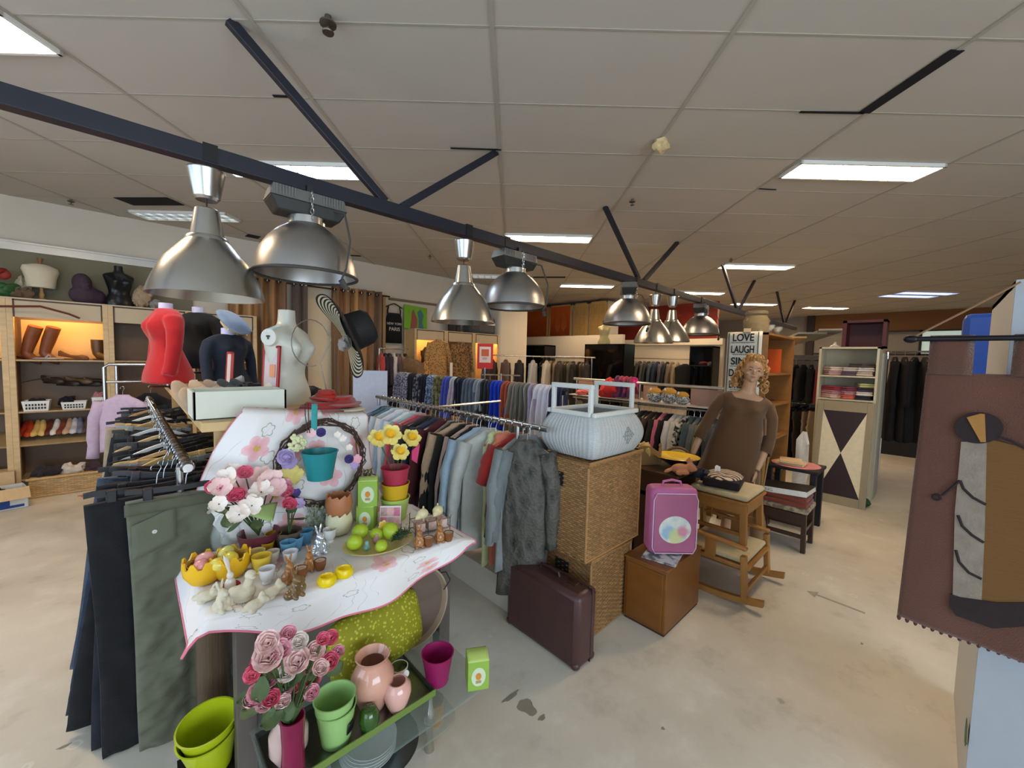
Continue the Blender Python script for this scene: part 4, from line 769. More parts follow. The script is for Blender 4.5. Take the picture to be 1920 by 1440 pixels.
STEMG = mat('stem_green', (62, 84, 42), .6, var=.2); LEAFG = mat('leaf_grey_green', (82, 100, 62), .6, var=.2)
toeye = lambda p, up=.5: (EYE-Vector(p)).normalized()+Vector((0, 0, up))
def bouquet(name, label, cat, base, fl, leaves, seed=0, stems=True):
    o = thing(name, label, cat, base); base = Vector(base); g = random.Random(seed)
    for i, (p, k, r, kind) in enumerate(fl):
        p = Vector(p); c = p-base; ax = toeye(p, .5)+Vector((g.uniform(-.4, .4), g.uniform(-.4, .4), g.uniform(-.2, .3)))
        if kind == 'd':
            f = lily((0, 0, 0), ax, r, 6, .15, .3, i).build('flower', mat('daffodil_pale', (232, 214, 120), .6, var=.08), o, loc=c); a = ax.normalized(); t = a.orthogonal().normalized(); b = a.cross(t)
            mb = MB(); mb.rings([[a*h + (t*cos(2*pi*j/16)+b*sin(2*pi*j/16))*(q*(1+.08*sin(j*pi))) for j in range(16)] for h, q in ((.0, r*.2), (r*.25, r*.3), (r*.5, r*.42), (r*.45, r*.36), (.01, r*.18))]); mb.build('trumpet', mat('daffodil_gold', (226, 176, 30), .6), f)
        else: f = (rose((0, 0, 0), ax, r, 4, i+seed) if kind == 'r' else lily((0, 0, 0), ax, r, 6 if kind == 'l' else 5, .5, .3, i+seed)).build('flower', petmat(k), o, loc=c)
        if stems: MB().tube([c, c*.5+Vector((0, 0, .02)), (0, 0, 0)], .003, 5).build('stem', STEMG, o)
    mb = MB()
    for j in range(leaves):
        q = Vector(g.choice(fl)[0])-base; petal(mb, q*g.uniform(.55, .9)+Vector((0, 0, -.015)), (g.uniform(-1, .3), g.uniform(-1, .2), g.uniform(.2, 1)), g.uniform(0, 6), .06, .022, .2, .3)
    if leaves: mb.build('leaves', LEAFG, o)
    return o
def tt(x, y, z): return at(x, y, z)
# big pot of pink roses and cream lilies at the left of the display
POT = at(470, 1022, TZ+.008); POT.y = max(POT.y, 1.86)
o = thing('flower_pot', 'large maroon pot holding the pink and cream flower bunch at the left of the display', 'pot', (.37, 1.93, TZ+.007)); MB().lathe([(.001, 0), (.058, 0), (.062, .01), (.078, .085), (.074, .085), (.06, .015), (.001, .012)], n=28).build('pot', mat('maroon_pot', (104, 44, 54), .5), o)
PB = Vector((.37, 1.93, TZ+.075))
def fpt(x, y, Y): return aty(x, y, Y)
fl = [(fpt(447, 932, 1.82), 'deep', .04, 'r'), (fpt(402, 915, 1.86), 'rose', .036, 'r'), (fpt(459, 888, 1.9), 'rose', .036, 'r'), (fpt(426, 898, 1.88), 'cream', .05, 'l'), (fpt(412, 915, 1.84), 'blush', .045, 'l'), (fpt(490, 895, 1.9), 'blush', .05, 'l'), (fpt(505, 905, 1.86), 'blush', .062, 'l'), (fpt(490, 922, 1.83), 'cream', .05, 'l'), (fpt(472, 948, 1.8), 'cream', .048, 'f'), (fpt(448, 965, 1.8), 'cream', .045, 'l'), (fpt(520, 915, 1.84), 'mix', .045, 'l'), (fpt(410, 945, 1.82), 'cream', .035, 'l'), (fpt(434, 885, 1.92), 'cream', .04, 'l')]
bouquet('artificial_bouquet', 'pink roses and cream lilies in the maroon pot at the display left', 'flowers', PB, fl, 10, 1)
o = thing('flower_pot', 'rough brown bark-like pot with a crowned rim holding pink roses', 'pot', (.475, 1.885, TZ+.007)); MB().lathe([(.001, 0), (.046, 0), (.052, .05), (.05, .075), (.046, .074), (.045, .01), (.001, .01)], n=36, wob=lambda k, a: .035*sin(9*a)+.02*sin(17*a+k)).build('pot', mat('bark', (88, 74, 62), .9, var=.4, scale=40, bump=.8, bscale=60), o)
PB = Vector((.475, 1.885, TZ+.06)); bouquet('artificial_bouquet', 'pink roses with a violet petal in the rough brown pot', 'flowers', PB, [(fpt(541, 948, 1.83), 'deep', .036, 'r'), (fpt(540, 925, 1.86), 'rose', .034, 'r'), (fpt(536, 910, 1.9), 'pale', .03, 'r'), (fpt(560, 945, 1.88), 'lav', .03, 'l'), (fpt(556, 925, 1.9), 'violet', .022, 'l')], 2, 2)
tag(MB().grid(lambda u, v: Vector((.09*(u-.5)*(1.6-v*1.5), -.05*v+.0, .05-.05*v+.012*sin(pi*u))), 6, 6).build('paper_leaf', mat('paper_green', (150, 174, 108), .8, var=.1), solid=.002, loc=fpt(492, 975, 1.84), rz=.5), 'flat pale green felt leaf hanging over the maroon pot', 'leaf')
o = thing('glass_vase', 'clear glass egg-shaped vase at the far left behind the egg basket', 'vase', (.265, 1.98, TZ+.007)); MB().lathe([(.001, 0), (.03, .002), (.052, .05), (.055, .09), (.04, .14), (.025, .165), (.022, .165), (.036, .14), (.05, .09), (.048, .05), (.001, .006)], n=28).build('glass', mat('clear_glass', (205, 215, 208), .03, var=0, alpha=.16), o)
# herbs
def herb(label, p, h, w, c, n=60, seed=0, name='herb_sprig'):
    g = random.Random(seed); mb = MB()
    for i in range(n):
        a = g.uniform(0, 6.3); r = w*g.random()**.6; z = h*g.random(); petal(mb, (r*cos(a), r*sin(a)*.6, z), (g.uniform(-1, 1), g.uniform(-1, .3), g.uniform(0, 1)), g.uniform(0, 6), g.uniform(.014, .026), g.uniform(.004, .008), .3, .3)
    for i in range(6): mb.tube([(0, 0, 0), (w*.5*cos(i*2.2), w*.3*sin(i*2.2), h*.6), (w*.8*cos(i*2.2), w*.5*sin(i*2.2), h)], .0015, 4)
    return tag(mb.build(name, mat('herb_%d_%d_%d' % c, c, .7, var=.3, scale=30), loc=p), label, 'plant')
herb('silvery green herb sprigs between the bark pot and the eggshell pots', (.6, 1.93, TZ+.008), .15, .055, (128, 138, 112), 110, 1)
herb('dry green sprigs hanging below the right side of the wreath', (.86, 1.965, TZ+.15), .12, .03, (108, 104, 66), 50, 2)
# ---------------------------------------------------------------- egg basket and egg cups
YEL = plastic((228, 178, 26), .4)
p = at(405, 1098, TZ+.008); p = Vector((p.x+.012, p.y+.055, TZ+.007))
o = thing('egg_basket', 'yellow basket shaped like two cracked eggshells, full of coloured eggs', 'basket', p, RAD(-12))
mb = MB()
for sx in (-.5, .5): mb.rings([[Vector((sx*.078+q*cos(2*pi*j/36), q*sin(2*pi*j/36), z+(.011*(1 if j % 4 < 2 else -1) if k in (4, 5) else 0))) for j in range(36)] for k, (q, z) in enumerate([(.02, 0), (.042, .004), (.062, .035), (.066, .062), (.066, .082), (.06, .082), (.058, .036), (.04, .01), (.02, .008)])])
mb.build('shells', YEL, o)
mb = MB(); g = random.Random(5)
for i in range(90): a = g.uniform(0, 6.3); x = g.choice((-.039, .039)); mb.tube([(x+.05*cos(a), .05*sin(a), .062), (x+.055*cos(a+.5), .055*sin(a+.5), .078), (x+.05*cos(a+1), .05*sin(a+1), .066)], .0012, 4)
mb.build('straw', mat('straw_yellow', (204, 170, 80), .7, var=.2), o)
for i, (x, y, z, c, nm) in enumerate([(-.05, -.015, .072, (222, 150, 150), 'larger pink speckled egg in the yellow basket'), (-.035, .03, .075, (226, 160, 158), 'pink egg at the back of the yellow basket'), (.03, .025, .078, (206, 204, 110), 'greenish yellow egg standing at the back of the yellow basket'), (.04, -.018, .07, (226, 206, 70), 'yellow egg at the front right of the yellow basket'), (-.002, -.04, .07, (232, 214, 100), 'small yellow egg at the front rim of the yellow basket')]):
    e = MB().ell((0, 0, 0), (.024, .024, .032), rot=(1.2, .3*i, i)).build('egg', mat('egg_%d' % i, c, .25, var=.1, scale=60, coat=.4)); e.location = p+Vector((x, y, z)); tag(e, lb if False else nm, 'egg', 'eggs in the yellow basket')
def eggcup(label, px, py, c, w=30, inner=None, h=1.25, kind=0):
    p = at(px, py, TZ+.007); r = m(w, p)/2*.92; p.y += r*.6; o = thing('egg_cup', label, 'egg cup', p, 0, 'egg cups on the display table'); hh = r*2*.8*h
    MB().lathe([(.001, 0), (r*.62, 0), (r*.64, hh*.08), (r*.55, hh*.16), (r*.85, hh*.45), (r, hh), (r*.93, hh), (r*.8, hh*.5), (r*.5, hh*.3), (.001, hh*.28)], n=24).build('cup', ceram(c), o)
    if inner: MB().lathe([(r*.935, hh*1.002), (r*.8, hh*.5), (r*.5, hh*.31), (.001, hh*.3)], n=24).build('lining', ceram(inner), o)
    return o
W_ = (222, 220, 212)
for lb, x, y, c, w, inn in [('mustard yellow egg cup, rearmost of the yellow ones beside the bark pot', 515, 1030, (200, 150, 28), 31, None), ('small mustard egg cup left of the rear mustard one', 503, 1042, (186, 146, 34), 27, None), ('grey cream egg cup at the edge of the egg basket', 478, 1044, (190, 178, 150), 26, None), ('cream egg cup with yellow bottom beside the egg basket', 483, 1064, (212, 194, 128), 32, W_), ('yellow egg cup with a white inside in front of the cream ones', 493, 1078, (222, 190, 60), 37, W_), ('white egg cup with a dark blue rim behind the lamb figurine', 503, 1096, (222, 222, 222), 31, (226, 226, 232)), ('cream egg cup with a brown floral print', 513, 1060, (206, 196, 178), 27, W_), ('sky blue egg cup with white inside, front one of the three', 543, 1046, (96, 156, 186), 31, (226, 214, 206)), ('sky blue egg cup, middle one of the three', 557, 1036, (88, 150, 184), 30, (226, 214, 206)), ('sky blue egg cup, rear one of the three', 576, 1023, (84, 146, 180), 29, W_), ('white egg cup right of the silver rabbit', 621, 1018, (220, 220, 214), 27, W_), ('white egg cup with grey lining behind the brown rabbit', 547, 1062, (214, 216, 220), 29, (214, 218, 226))]: eggcup(lb, x, y, c, w, inn)
for lb, x, y in (('bright yellow ring egg holder at the table front, left one', 613, 1096), ('bright yellow ring egg holder at the table front, right one', 645, 1080)):
    p = at(x, y, TZ+.007); o = tag(MB().lathe([(.001, .004), (.022, .004), (.026, 0), (.033, .008), (.034, .02), (.028, .032), (.022, .034), (.02, .028), (.001, .022)], n=28, sx=1, sy=1).build('egg_holder', plastic((232, 204, 10), .3), loc=p), lb, 'egg holder', 'yellow ring egg holders')
# ---------------------------------------------------------------- figurines
def figurine(name, label, cat, px, py, mt, parts, s=1.0, rz=0, vox=.0028, grp=None, z=TZ+.007):
    p = at(px, py, z); p.y += .012; mb = MB()
    for c, r, rot in parts: mb.ell(Vector(c)*s, Vector(r)*s, 12, 8, rot)
    o = mb.blob(name, mt, None, vox, 2, p, rz); return tag(o, label, cat, grp)
CHALK = mat('chalk_cream', (204, 196, 170), .8, var=.14, scale=60, bump=.3, bscale=160)
def rabbit(lie=0): return [((0, 0, .02), (.026, .022, .022), None), ((0, -.004, .042), (.017, .015, .02), None), ((0, -.008, .062), (.0135, .015, .0135), None), ((0, -.02, .06), (.008, .008, .007), None), ((-.007, .004, .085), (.0045, .004, .018), (0, -.2, 0)), ((.007, .004, .085), (.0045, .004, .018), (0, .2, 0)), ((-.012, -.018, .008), (.008, .013, .008), None), ((.012, -.018, .008), (.008, .013, .008), None), ((0, .022, .014), (.008, .008, .008), None), ((-.012, -.016, .03), (.006, .007, .014), None), ((.012, -.016, .03), (.006, .007, .014), None)]
def lamb(): return [((0, 0, .018), (.032, .02, .018), None), ((.026, -.006, .028), (.015, .013, .013), None), ((.036, -.012, .026), (.008, .008, .007), None), ((.018, .004, .042), (.004, .006, .014), (0, .5, 0)), ((.03, .004, .042), (.004, .006, .014), (0, -.4, 0)), ((-.03, 0, .016), (.009, .009, .009), None), ((-.01, -.016, .008), (.012, .01, .008), None)]
def duck(): return [((0, 0, .022), (.032, .024, .022), None), ((-.026, .008, .03), (.014, .01, .008), (0, -.5, 0)), ((.012, -.004, .046), (.012, .012, .024), (0, .3, 0)), ((.018, -.006, .07), (.015, .014, .014), None), ((.026, -.02, .068), (.008, .009, .004), None), ((0, -.01, .006), (.024, .02, .007), None)]
figurine('rabbit_figurine', 'cream chalk rabbit figurine lying at the left front of the display', 'figurine', 388, 1130, CHALK, lamb(), 1.05, RAD(-20), grp='cream figurines')
figurine('rabbit_figurine', 'cream chalk rabbit figurine sitting with its nose up, at the front left corner', 'figurine', 416, 1150, CHALK, rabbit(), 1.05, RAD(30), grp='cream figurines')
figurine('duck_figurine', 'cream chalk duck figurine with raised head among the rabbits', 'figurine', 458, 1126, CHALK, duck(), 1.2, RAD(-15), grp='cream figurines')
figurine('chick_figurine', 'cream chalk chick figurine crouching in front of the duck', 'figurine', 479, 1148, CHALK, lamb(), 1.0, RAD(10), grp='cream figurines')
figurine('lamb_figurine', 'cream chalk lamb figurine right of the duck', 'figurine', 512, 1122, CHALK, lamb(), 1.0, RAD(15), grp='cream figurines')
o = thing('rabbit_figurine', 'tall white rabbit figurine with long upright ears on a red heart', 'figurine', at(432, 1112, TZ+.007))
mb = MB()
for c, r, rot in [((0, 0, .03), (.018, .014, .03), None), ((0, -.004, .066), (.012, .012, .014), None), ((-.008, .002, .105), (.006, .005, .04), (0, -.25, 0)), ((-.004, .004, .1), (.006, .005, .036), (0, -.1, 0))]: mb.ell(c, r, 12, 8, rot)
mb.blob('body', ceram((216, 204, 190)), o, .0028, 2); MB().ell((-.016, .006, .02), (.016, .006, .02), rot=(0, .4, 0)).ell((.016, .006, .02), (.016, .006, .02), rot=(0, -.4, 0)).build('heart', ceram((150, 20, 24)), o)
GOLD = mat('glazed_brown', (160, 106, 56), .25, var=.35, scale=40, coat=.5)
def cuprabbit(label, px, py, rz=0, s=1.):
    p = at(px, py, TZ+.007); p.y += .012; o = thing('rabbit_egg_cup', label, 'egg cup', p, rz, 'brown rabbit egg cups'); mb = MB()
    for c, r, rot in rabbit(): mb.ell(Vector(c)*s*.95+Vector((-.018, 0, 0)), Vector(r)*s*.95, 12, 8, rot)
    mb.blob('rabbit', GOLD, o, .0028, 2)
    MB().lathe([(.001, .002), (.014*s, .002), (.02*s, .02*s), (.021*s, .04*s), (.0185*s, .04*s), (.016*s, .024*s), (.001, .02*s)], (.02*s, -.008, 0), 20).build('cup', mat('cup_brown', (120, 72, 40), .25, var=.3, scale=50), o)
    MB().lathe([(.019*s, .0405*s), (.016*s, .028*s), (.001, .026*s)], (.02*s, -.008, 0), 20).build('lining', ceram((222, 204, 184)), o); return o
cuprabbit('brown rabbit egg cup with a tall eared rabbit, left of the centre front', 553, 1090, RAD(10), 1.1)
cuprabbit('brown rabbit egg cup lying beside a yellow egg, behind the yellow ring holders', 592, 1070, RAD(-25), 1.05)
cuprabbit('brown rabbit egg cup at the right end of the table, front one', 796, 1026, RAD(-20), 1.1)
cuprabbit('brown rabbit egg cup at the right end of the table, rear one', 834, 1016, RAD(-20), 1.1)
figurine('rabbit_figurine', 'glazed brown and green group of rabbits at the front centre of the table', 'figurine', 556, 1122, mat('glaze_green_brown', (112, 84, 46), .2, var=.6, scale=26, coat=.5), rabbit()+[((.02, .004, .02), (.02, .018, .02), None), ((.022, 0, .045), (.012, .012, .014), None), ((-.02, 0, .016), (.02, .016, .016), None)], 1.05, RAD(20))
o = figurine('rabbit_figurine', 'silver glass rabbit figurine behind the brown rabbit cups', 'figurine', 600, 1040, mat('silver_glass', (214, 220, 228), .1, .7, var=.1, scale=50), rabbit()+[((.02, 0, .014), (.018, .014, .014), None), ((-.02, 0, .012), (.016, .014, .012), None)], 1.25, RAD(10), .003)
# ---------------------------------------------------------------- middle and right of the display
def zig(n, amp): return lambda k, a: 0
def eggshell(label, p, r, h, c, flip=False):
    mb = MB(); N = 40; prof = [(.35, 0), (.72, .1), (.93, .35), (1., .6), (.95, .8)]
    R = [[Vector((r*q*cos(2*pi*j/N), r*q*sin(2*pi*j/N), h*z)) for j in range(N)] for q, z in prof]
    R.append([Vector((r*.9*cos(2*pi*j/N), r*.9*sin(2*pi*j/N), h*(.97+.07*((j % 4) - 1.5)/1.5*(1 if (j//4) % 2 else .6)))) for j in range(N)])
    R.append([Vector((r*.84*cos(2*pi*j/N), r*.84*sin(2*pi*j/N), h*(.96+.07*((j % 4) - 1.5)/1.5*(1 if (j//4) % 2 else .6)))) for j in range(N)])
    R += [[Vector((r*q*cos(2*pi*j/N), r*q*sin(2*pi*j/N), h*z)) for j in range(N)] for q, z in ((.93, .6), (.8, .3), (.3, .06))]
    return tag(mb.rings(R).build('eggshell_pot', mat('shell_%d' % c[0], c, .5, var=.08, scale=30, bump=.2), loc=p), label, 'pot', 'cracked eggshell pots')
p = at(641, 1006, TZ+.007); p.y += .035; eggshell('cream cracked-eggshell pot standing on the cloth under the terracotta one', p, .06, .108, (206, 200, 164)); eggshell('terracotta cracked-eggshell pot stacked in the cream one', p+Vector((0, 0, .078)), .06, .115, (172, 112, 72))
BG = mat('lime_card', (138, 172, 66), .6, var=.06); BGL = mat('lime_card_light', (180, 206, 110), .6, var=.04)
def eggbox(label, p, rz, s=1., grp='lime green egg candle boxes', tilt=None):
    o = thing('gift_box', label, 'box', p, rz, grp, rot=tilt); w, h = .062*s, .086*s
    MB().box(-w/2, w/2, -w/2, w/2, 0, h).build('carton', BG, o, smooth=False, bevel=.0015)
    MB().grid(lambda u, v: Vector(((u-.5)*w, -w/2+w*v*.98, h+.001+.008*s*sin(pi*v))), 6, 8).build('lid', BGL, o, solid=.0008)
    q = MB().lathe([(.001, 0), (.021*s, 0)], n=24, sx=1, sy=1.35, r=(pi/2, 0, 0)); q.build('oval_print', mat('print_pale', (196, 208, 176), .6), o, loc=(0, -w/2-.0006, h*.48))
    MB().lathe([(.001, 0), (.0085*s, 0)], n=16, sy=1.25, r=(pi/2, 0, 0)).build('egg_print', mat('print_orange', (200, 130, 44), .6), o, loc=(0, -w/2-.0012, h*.5))
    MB().box(-.008*s, .008*s, -w/2-.0012, -w/2-.0004, h*.26, h*.36).build('cup_print', mat('print_tan', (170, 140, 96), .6), o, smooth=False); return o
p = at(693, 992, TZ+.007); p = Vector((p.x, p.y+.03, TZ+.007)); eggbox('lime green egg box on the cloth, lower one of the two stacked', p, RAD(-38), 1.32); eggbox('lime green egg box with an open flap, upper one of the two stacked', p+Vector((.008, 0, .116)), RAD(-30), 1.42)
p = at(748, 980, TZ+.007); p = Vector((p.x+.012, p.y+.065, TZ+.007)); z = 0
def bucket(label, p, r0, r1, h, c, grp=None, tilt=None, name='bucket', mt=None):
    o = thing(name, label, 'bucket', p, 0, grp, rot=tilt); MB().lathe([(.001, 0), (r0, 0), (r0+(r1-r0)*.98, h*.97), (r1*1.04, h*.97), (r1*1.05, h), (r1*.985, h), (r0*.97, .004), (.001, .004)], n=40).build('shell', mt or plastic(c, .4), o); return o
bucket('light green bucket at the bottom of the three-bucket tower on the display', p, .056, .072, .115, (176, 198, 104), 'tower of coloured buckets')
bucket('yellow bucket in the middle of the three-bucket tower', p+Vector((0, 0, .08)), .054, .07, .11, (206, 164, 34), 'tower of coloured buckets')
bucket('raspberry red bucket on top of the tower, holding daffodils', p+Vector((0, 0, .16)), .054, .07, .11, (168, 48, 70), 'tower of coloured buckets')
BP = p+Vector((0, 0, .19)); Yd = p.y
bouquet('daffodil_bunch', 'bunch of yellow artificial daffodils in the raspberry bucket', 'flowers', BP, [(fpt(733, 816, Yd-.02), '', .058, 'd'), (fpt(708, 822, Yd), '', .052, 'd'), (fpt(771, 822, Yd), '', .056, 'd'), (fpt(750, 848, Yd-.03), '', .05, 'd')], 0, 9)
mb = MB()
for s in (0, 1): mb.grid(lambda u, v: Vector((.045*u, -.0-.02*u*(v-.5), (.02+.03*u)*(v-.5)*2+.008*s)), 6, 6)
tag(mb.build('ribbon_bow', fab((206, 62, 112)), solid=.002, loc=fpt(772, 855, Yd-.03), rz=.2), 'bright pink ribbon bow on the raspberry bucket', 'bow')
p = at(742, 990, TZ+.007)
o = thing('floral_tile', 'small square card of six pink flower pictures leaning on the bucket tower', 'card', p+Vector((-.015, .03, 0)), 0, rot=(-.15, 0, RAD(-38))); o.scale = (1.5, 1, 1.5)
MB().box(-.034, .034, -.004, .004, 0, .068).build('card', mat('card_white', (222, 214, 210), .5), o, smooth=False)
for i in range(3):
    for j in range(2): MB().box(-.031+.021*i, -.011+.021*i, -.0052, -.004, .004+.031*j, .032+.031*j).build('picture', mat('tile_pink%d' % ((i+j) % 3), [(204, 120, 140), (190, 150, 150), (222, 170, 160)][(i+j) % 3], .5, var=.4, scale=120), o, smooth=False)
# plate of eggs
p = at(704, 1042, TZ+.007); PC = Vector((.765, 1.63, TZ+.007))
CREAMC = mat('cream_plate', (204, 184, 124), .35, var=.08, coat=.3)
o = tag(MB().lathe([(.001, .004), (.06, .004), (.064, 0), (.085, .012), (.105, .026), (.107, .03), (.103, .03), (.08, .016), (.06, .009), (.001, .009)], n=48, sx=1.42, sy=1.08).build('plate', CREAMC, loc=PC, rz=RAD(-5)), 'oval cream plate of green eggs on the display table', 'plate')
for i, (x, y, r, lb) in enumerate([(665, 1024, 15, 'lime egg at the front left of the oval plate'), (675, 1004, 15, 'lime egg at the back left of the oval plate'), (706, 1006, 12, 'lime egg at the back middle of the oval plate'), (733, 1004, 16, 'large lime egg at the back right of the oval plate'), (715, 1028, 12, 'small lime egg at the front of the oval plate')]):
    q = at(x, y, TZ+.035); rr = m(r, q)*.95; tag(MB().ell((0, 0, 0), (rr, rr, rr*1.1), rot=(.8, i, 0)).build('egg', mat('egg_lime', (164, 186, 44), .4, var=.1, scale=60), loc=(q.x, q.y, PC.z+.012+rr)), lb, 'egg', 'lime eggs on the oval plate')
figurine('bird_figurine', 'small teal bird figurine among the eggs on the plate', 'figurine', 690, 1034, mat('teal_glaze', (112, 160, 150), .3, var=.15), [((0, 0, .014), (.018, .014, .014), None), ((.004, 0, .03), (.01, .01, .012), None), ((-.016, 0, .02), (.01, .006, .005), (0, -.5, 0))], 1.0, RAD(60), .0025, z=TZ+.018)
figurine('bird_figurine', 'small pink bird figurine among the eggs on the plate', 'figurine', 707, 1020, mat('pink_glaze', (196, 150, 150), .35, var=.15), [((0, 0, .014), (.015, .012, .014), None), ((.004, 0, .03), (.009, .009, .011), None)], 1.0, 0, .0025, z=TZ+.018)
g = random.Random(8); mb = MB()
for i in range(9):
    a = RAD(-60+14*i); e = Vector((.085*cos(a), .05*sin(a), .02+.02*g.random())); mb.tube([(0, 0, 0), e*.5+Vector((0, 0, .01)), e], .0012, 4)
    for k in range(22): q = e*(.2+.8*k/22); d = Vector((g.uniform(-1, 1), g.uniform(-1, 1), g.uniform(-.2, 1))).normalized()*.02; mb.tube([q, q+d*1.25], .0011, 3, cap=False)
tag(mb.build('pine_sprig', mat('pine_green', (52, 74, 48), .7, var=.25), loc=PC+Vector((.045, -.03, .025))), 'dark green pine sprig lying over the right side of the oval plate', 'sprig')
q = PC+Vector((.055, .07, .04)); bouquet('daffodil_bunch', 'single yellow daffodil head lying at the back of the oval plate', 'flower', q, [(q+Vector((.0, 0, .02)), '', .026, 'd')], 0, 3, False)
# cream onions-like mice, wire rack with floral boxes
o = thing('wire_rack', 'small wire rack holding flowered boxes at the right end of the table', 'rack', (1.03, 1.64, TZ+.007), RAD(-10)); o.scale = (1.25, 1, 1.2)
mb = MB()
for z in (.012, .05): mb.tube([(-.07, -.04, z), (.07, -.04, z), (.07, .04, z), (-.07, .04, z)], .0018, 5, closed=True)
for x in (-.07, -.02, .03, .07): mb.tube([(x, -.04, .0), (x, -.04, .05), (x+.005, -.04, .062)], .0018, 5).tube([(x, .04, .0), (x, .04, .075)], .0018, 5)
mb.build('wire', mat('wire_brown', (110, 94, 80), .4, .6), o)
for i in range(3):
    e = tag(MB().box(-.02, .02, -.03, .03, 0, .045).build('gift_box', mat('floral_card', (206, 176, 164), .5, var=.45, scale=70), smooth=False, bevel=.003), ['flowered box in the wire rack, left one', 'flowered box in the wire rack, middle one', 'flowered box in the wire rack, right one'][i], 'box', 'flowered boxes in the wire rack'); e.location = Vector((1.03, 1.64, TZ+.02))+Vector((-.056+.056*i, .004-.008*i, 0)); e.rotation_euler = (0, 0, RAD(-10))
for i, (dx, lb) in enumerate([(-.035, 'cream mouse-shaped candle with pointed nose, left one on the wire rack'), (.03, 'cream mouse-shaped candle, right one on the wire rack')]):
    mb = MB(); mb.ell((0, 0, .022), (.03, .025, .024)).ell((-.024, -.008, .016), (.018, .014, .014)).ell((-.038, -.012, .012), (.008, .007, .007)).ell((.012, .012, .046), (.005, .005, .01)); e = mb.blob('candle', mat('wax_cream', (216, 204, 156), .45, var=.05), None, .003, 3, Vector((1.03+dx*1.2, 1.64-.012*i, TZ+.078)), .3*i); tag(e, lb, 'candle', 'mouse-shaped candles')
# ---------------------------------------------------------------- wreath with hanging bucket on the backdrop
WY = 1.945; WC = aty(605, 868, WY); o = thing('wreath', 'twig wreath with lilac, cream and violet flowers hanging on the flowered backdrop', 'wreath', WC, RAD(-4))
g = random.Random(3); mb = MB(); wr = .185
for k in range(16):
    a0 = g.uniform(0, 6.3); mb.tube([((wr+g.uniform(-.02, .02))*cos(a0+t*.36), g.uniform(-.012, .012), (wr*1.05+g.uniform(-.02, .02))*sin(a0+t*.36)) for t in range(15)], .0028, 5)
mb.build('twigs', mat('twig_brown', (70, 50, 40), .8, var=.3), o)
def on(px, py, yy=WY-.03): return aty(px, py, yy)-WC
mb = MB()
for i in range(40): a = g.uniform(0, 6.3); r = .036*g.random()**.5; mb.ell((r*cos(a), -.01-.02*(1-r/.036), r*sin(a)), (.009, .008, .009), 7, 5)
mb.build('hydrangea', mat('petal_green', (206, 210, 160), .7, var=.15), o, loc=on(557, 830))
for x, y, k, r, kd in ((541, 858, 'lav', .045, 'r'), (545, 868, 'lav', .04, 'l'), (585, 813, 'mix', .026, 'l'), (604, 811, 'violet', .026, 'r'), (655, 860, 'violet', .026, 'r'), (669, 860, 'pale', .026, 'l'), (664, 872, 'lav', .024, 'l'), (550, 892, 'lemon', .055, 'l'), (643, 822, 'cream', .02, 'l'), (655, 838, 'cream', .018, 'l'), (633, 815, 'cream', .018, 'l')):
    c = on(x, y); (rose((0, 0, 0), (-.5, -1, .3), r, 3, x) if kd == 'r' else lily((0, 0, 0), (-.4, -1, .4), r, 5, .4, .3, x)).build('flower', petmat(k), o, loc=c)
MB().tube([on(578, 812), on(574, 780), on(571, 757, WY+.04)], .002, 5).tube([on(582, 812), on(580, 780), on(577, 757, WY+.04)], .002, 5).build('twine', mat('twig_brown'), o)
MB().grid(lambda u, v: on(568+52*(u if False else .5), 0) if False else (on(589, 757, WY+.035)*(1-v)+on(590, 806, WY-.03)*v)+Vector((.026*(u-.5)*1.0, -.001, 0)), 3, 8).build('ribbon', fab((60, 158, 158)), o, solid=.0015)
q = aty(600, 897, 1.87); bucket('teal bucket hanging on a ribbon in the middle of the wreath', q, .052, .074, .125, (22, 124, 128), name='hanging_bucket')
# ---------------------------------------------------------------- things under the table: two-tier glass stand
GZ = .32; GLS = mat('shelf_glass', (150, 172, 164), .03, var=0, alpha=.22)
o = thing('glass_stand', 'low two-tier glass stand with chrome feet under the display table', 'stand', (0, 0, 0))
def rrect(x0, x1, y0, y1, r): return [(x1-r+r*cos(a), y0+r+r*sin(a)) for a in [RAD(-90+15*i) for i in range(7)]]+[(x1-r+r*cos(a), y1-r+r*sin(a)) for a in [RAD(15*i) for i in range(7)]]+[(x0+r+r*cos(a), y1-r+r*sin(a)) for a in [RAD(90+15*i) for i in range(7)]]+[(x0+r+r*cos(a), y0+r+r*sin(a)) for a in [RAD(180+15*i) for i in range(7)]]
for z, q in ((GZ-.01, (.257, 1.0, 1.13, 1.95)), (.11, (.257, .95, 1.25, 1.95))): MB().prism(rrect(*q, .07), .01, Matrix.Translation((0, 0, z))).build('glass_shelf', GLS, o, smooth=False)
for x, y in ((.84, 1.32), (.33, 1.3), (.84, 1.85), (.33, 1.85)): MB().lathe([(.001, .12), (.022, .122), (.026, .14), (.018, .17), (.01, .2), (.008, .26), (.013, .3), (.012, .31), (.001, .31)], (x, y, 0), 18).build('chrome_foot', metal((200, 196, 188), .12), o); MB().lathe([(.001, 0), (.02, 0), (.014, .05), (.014, .11)], (x, y, 0), 14).build('lower_foot', metal((200, 196, 188), .12), o)
GM = mat('green_metal', (110, 132, 60), .5, var=.12, scale=10)
o = thing('metal_tray', 'rectangular tray with a low green rim on the glass stand', 'tray', (.262, 1.225, GZ+.001)); mb = MB(); mb.box(0, .54, -.004, 0, 0, .024).build('front_rim', GM, o, smooth=False)
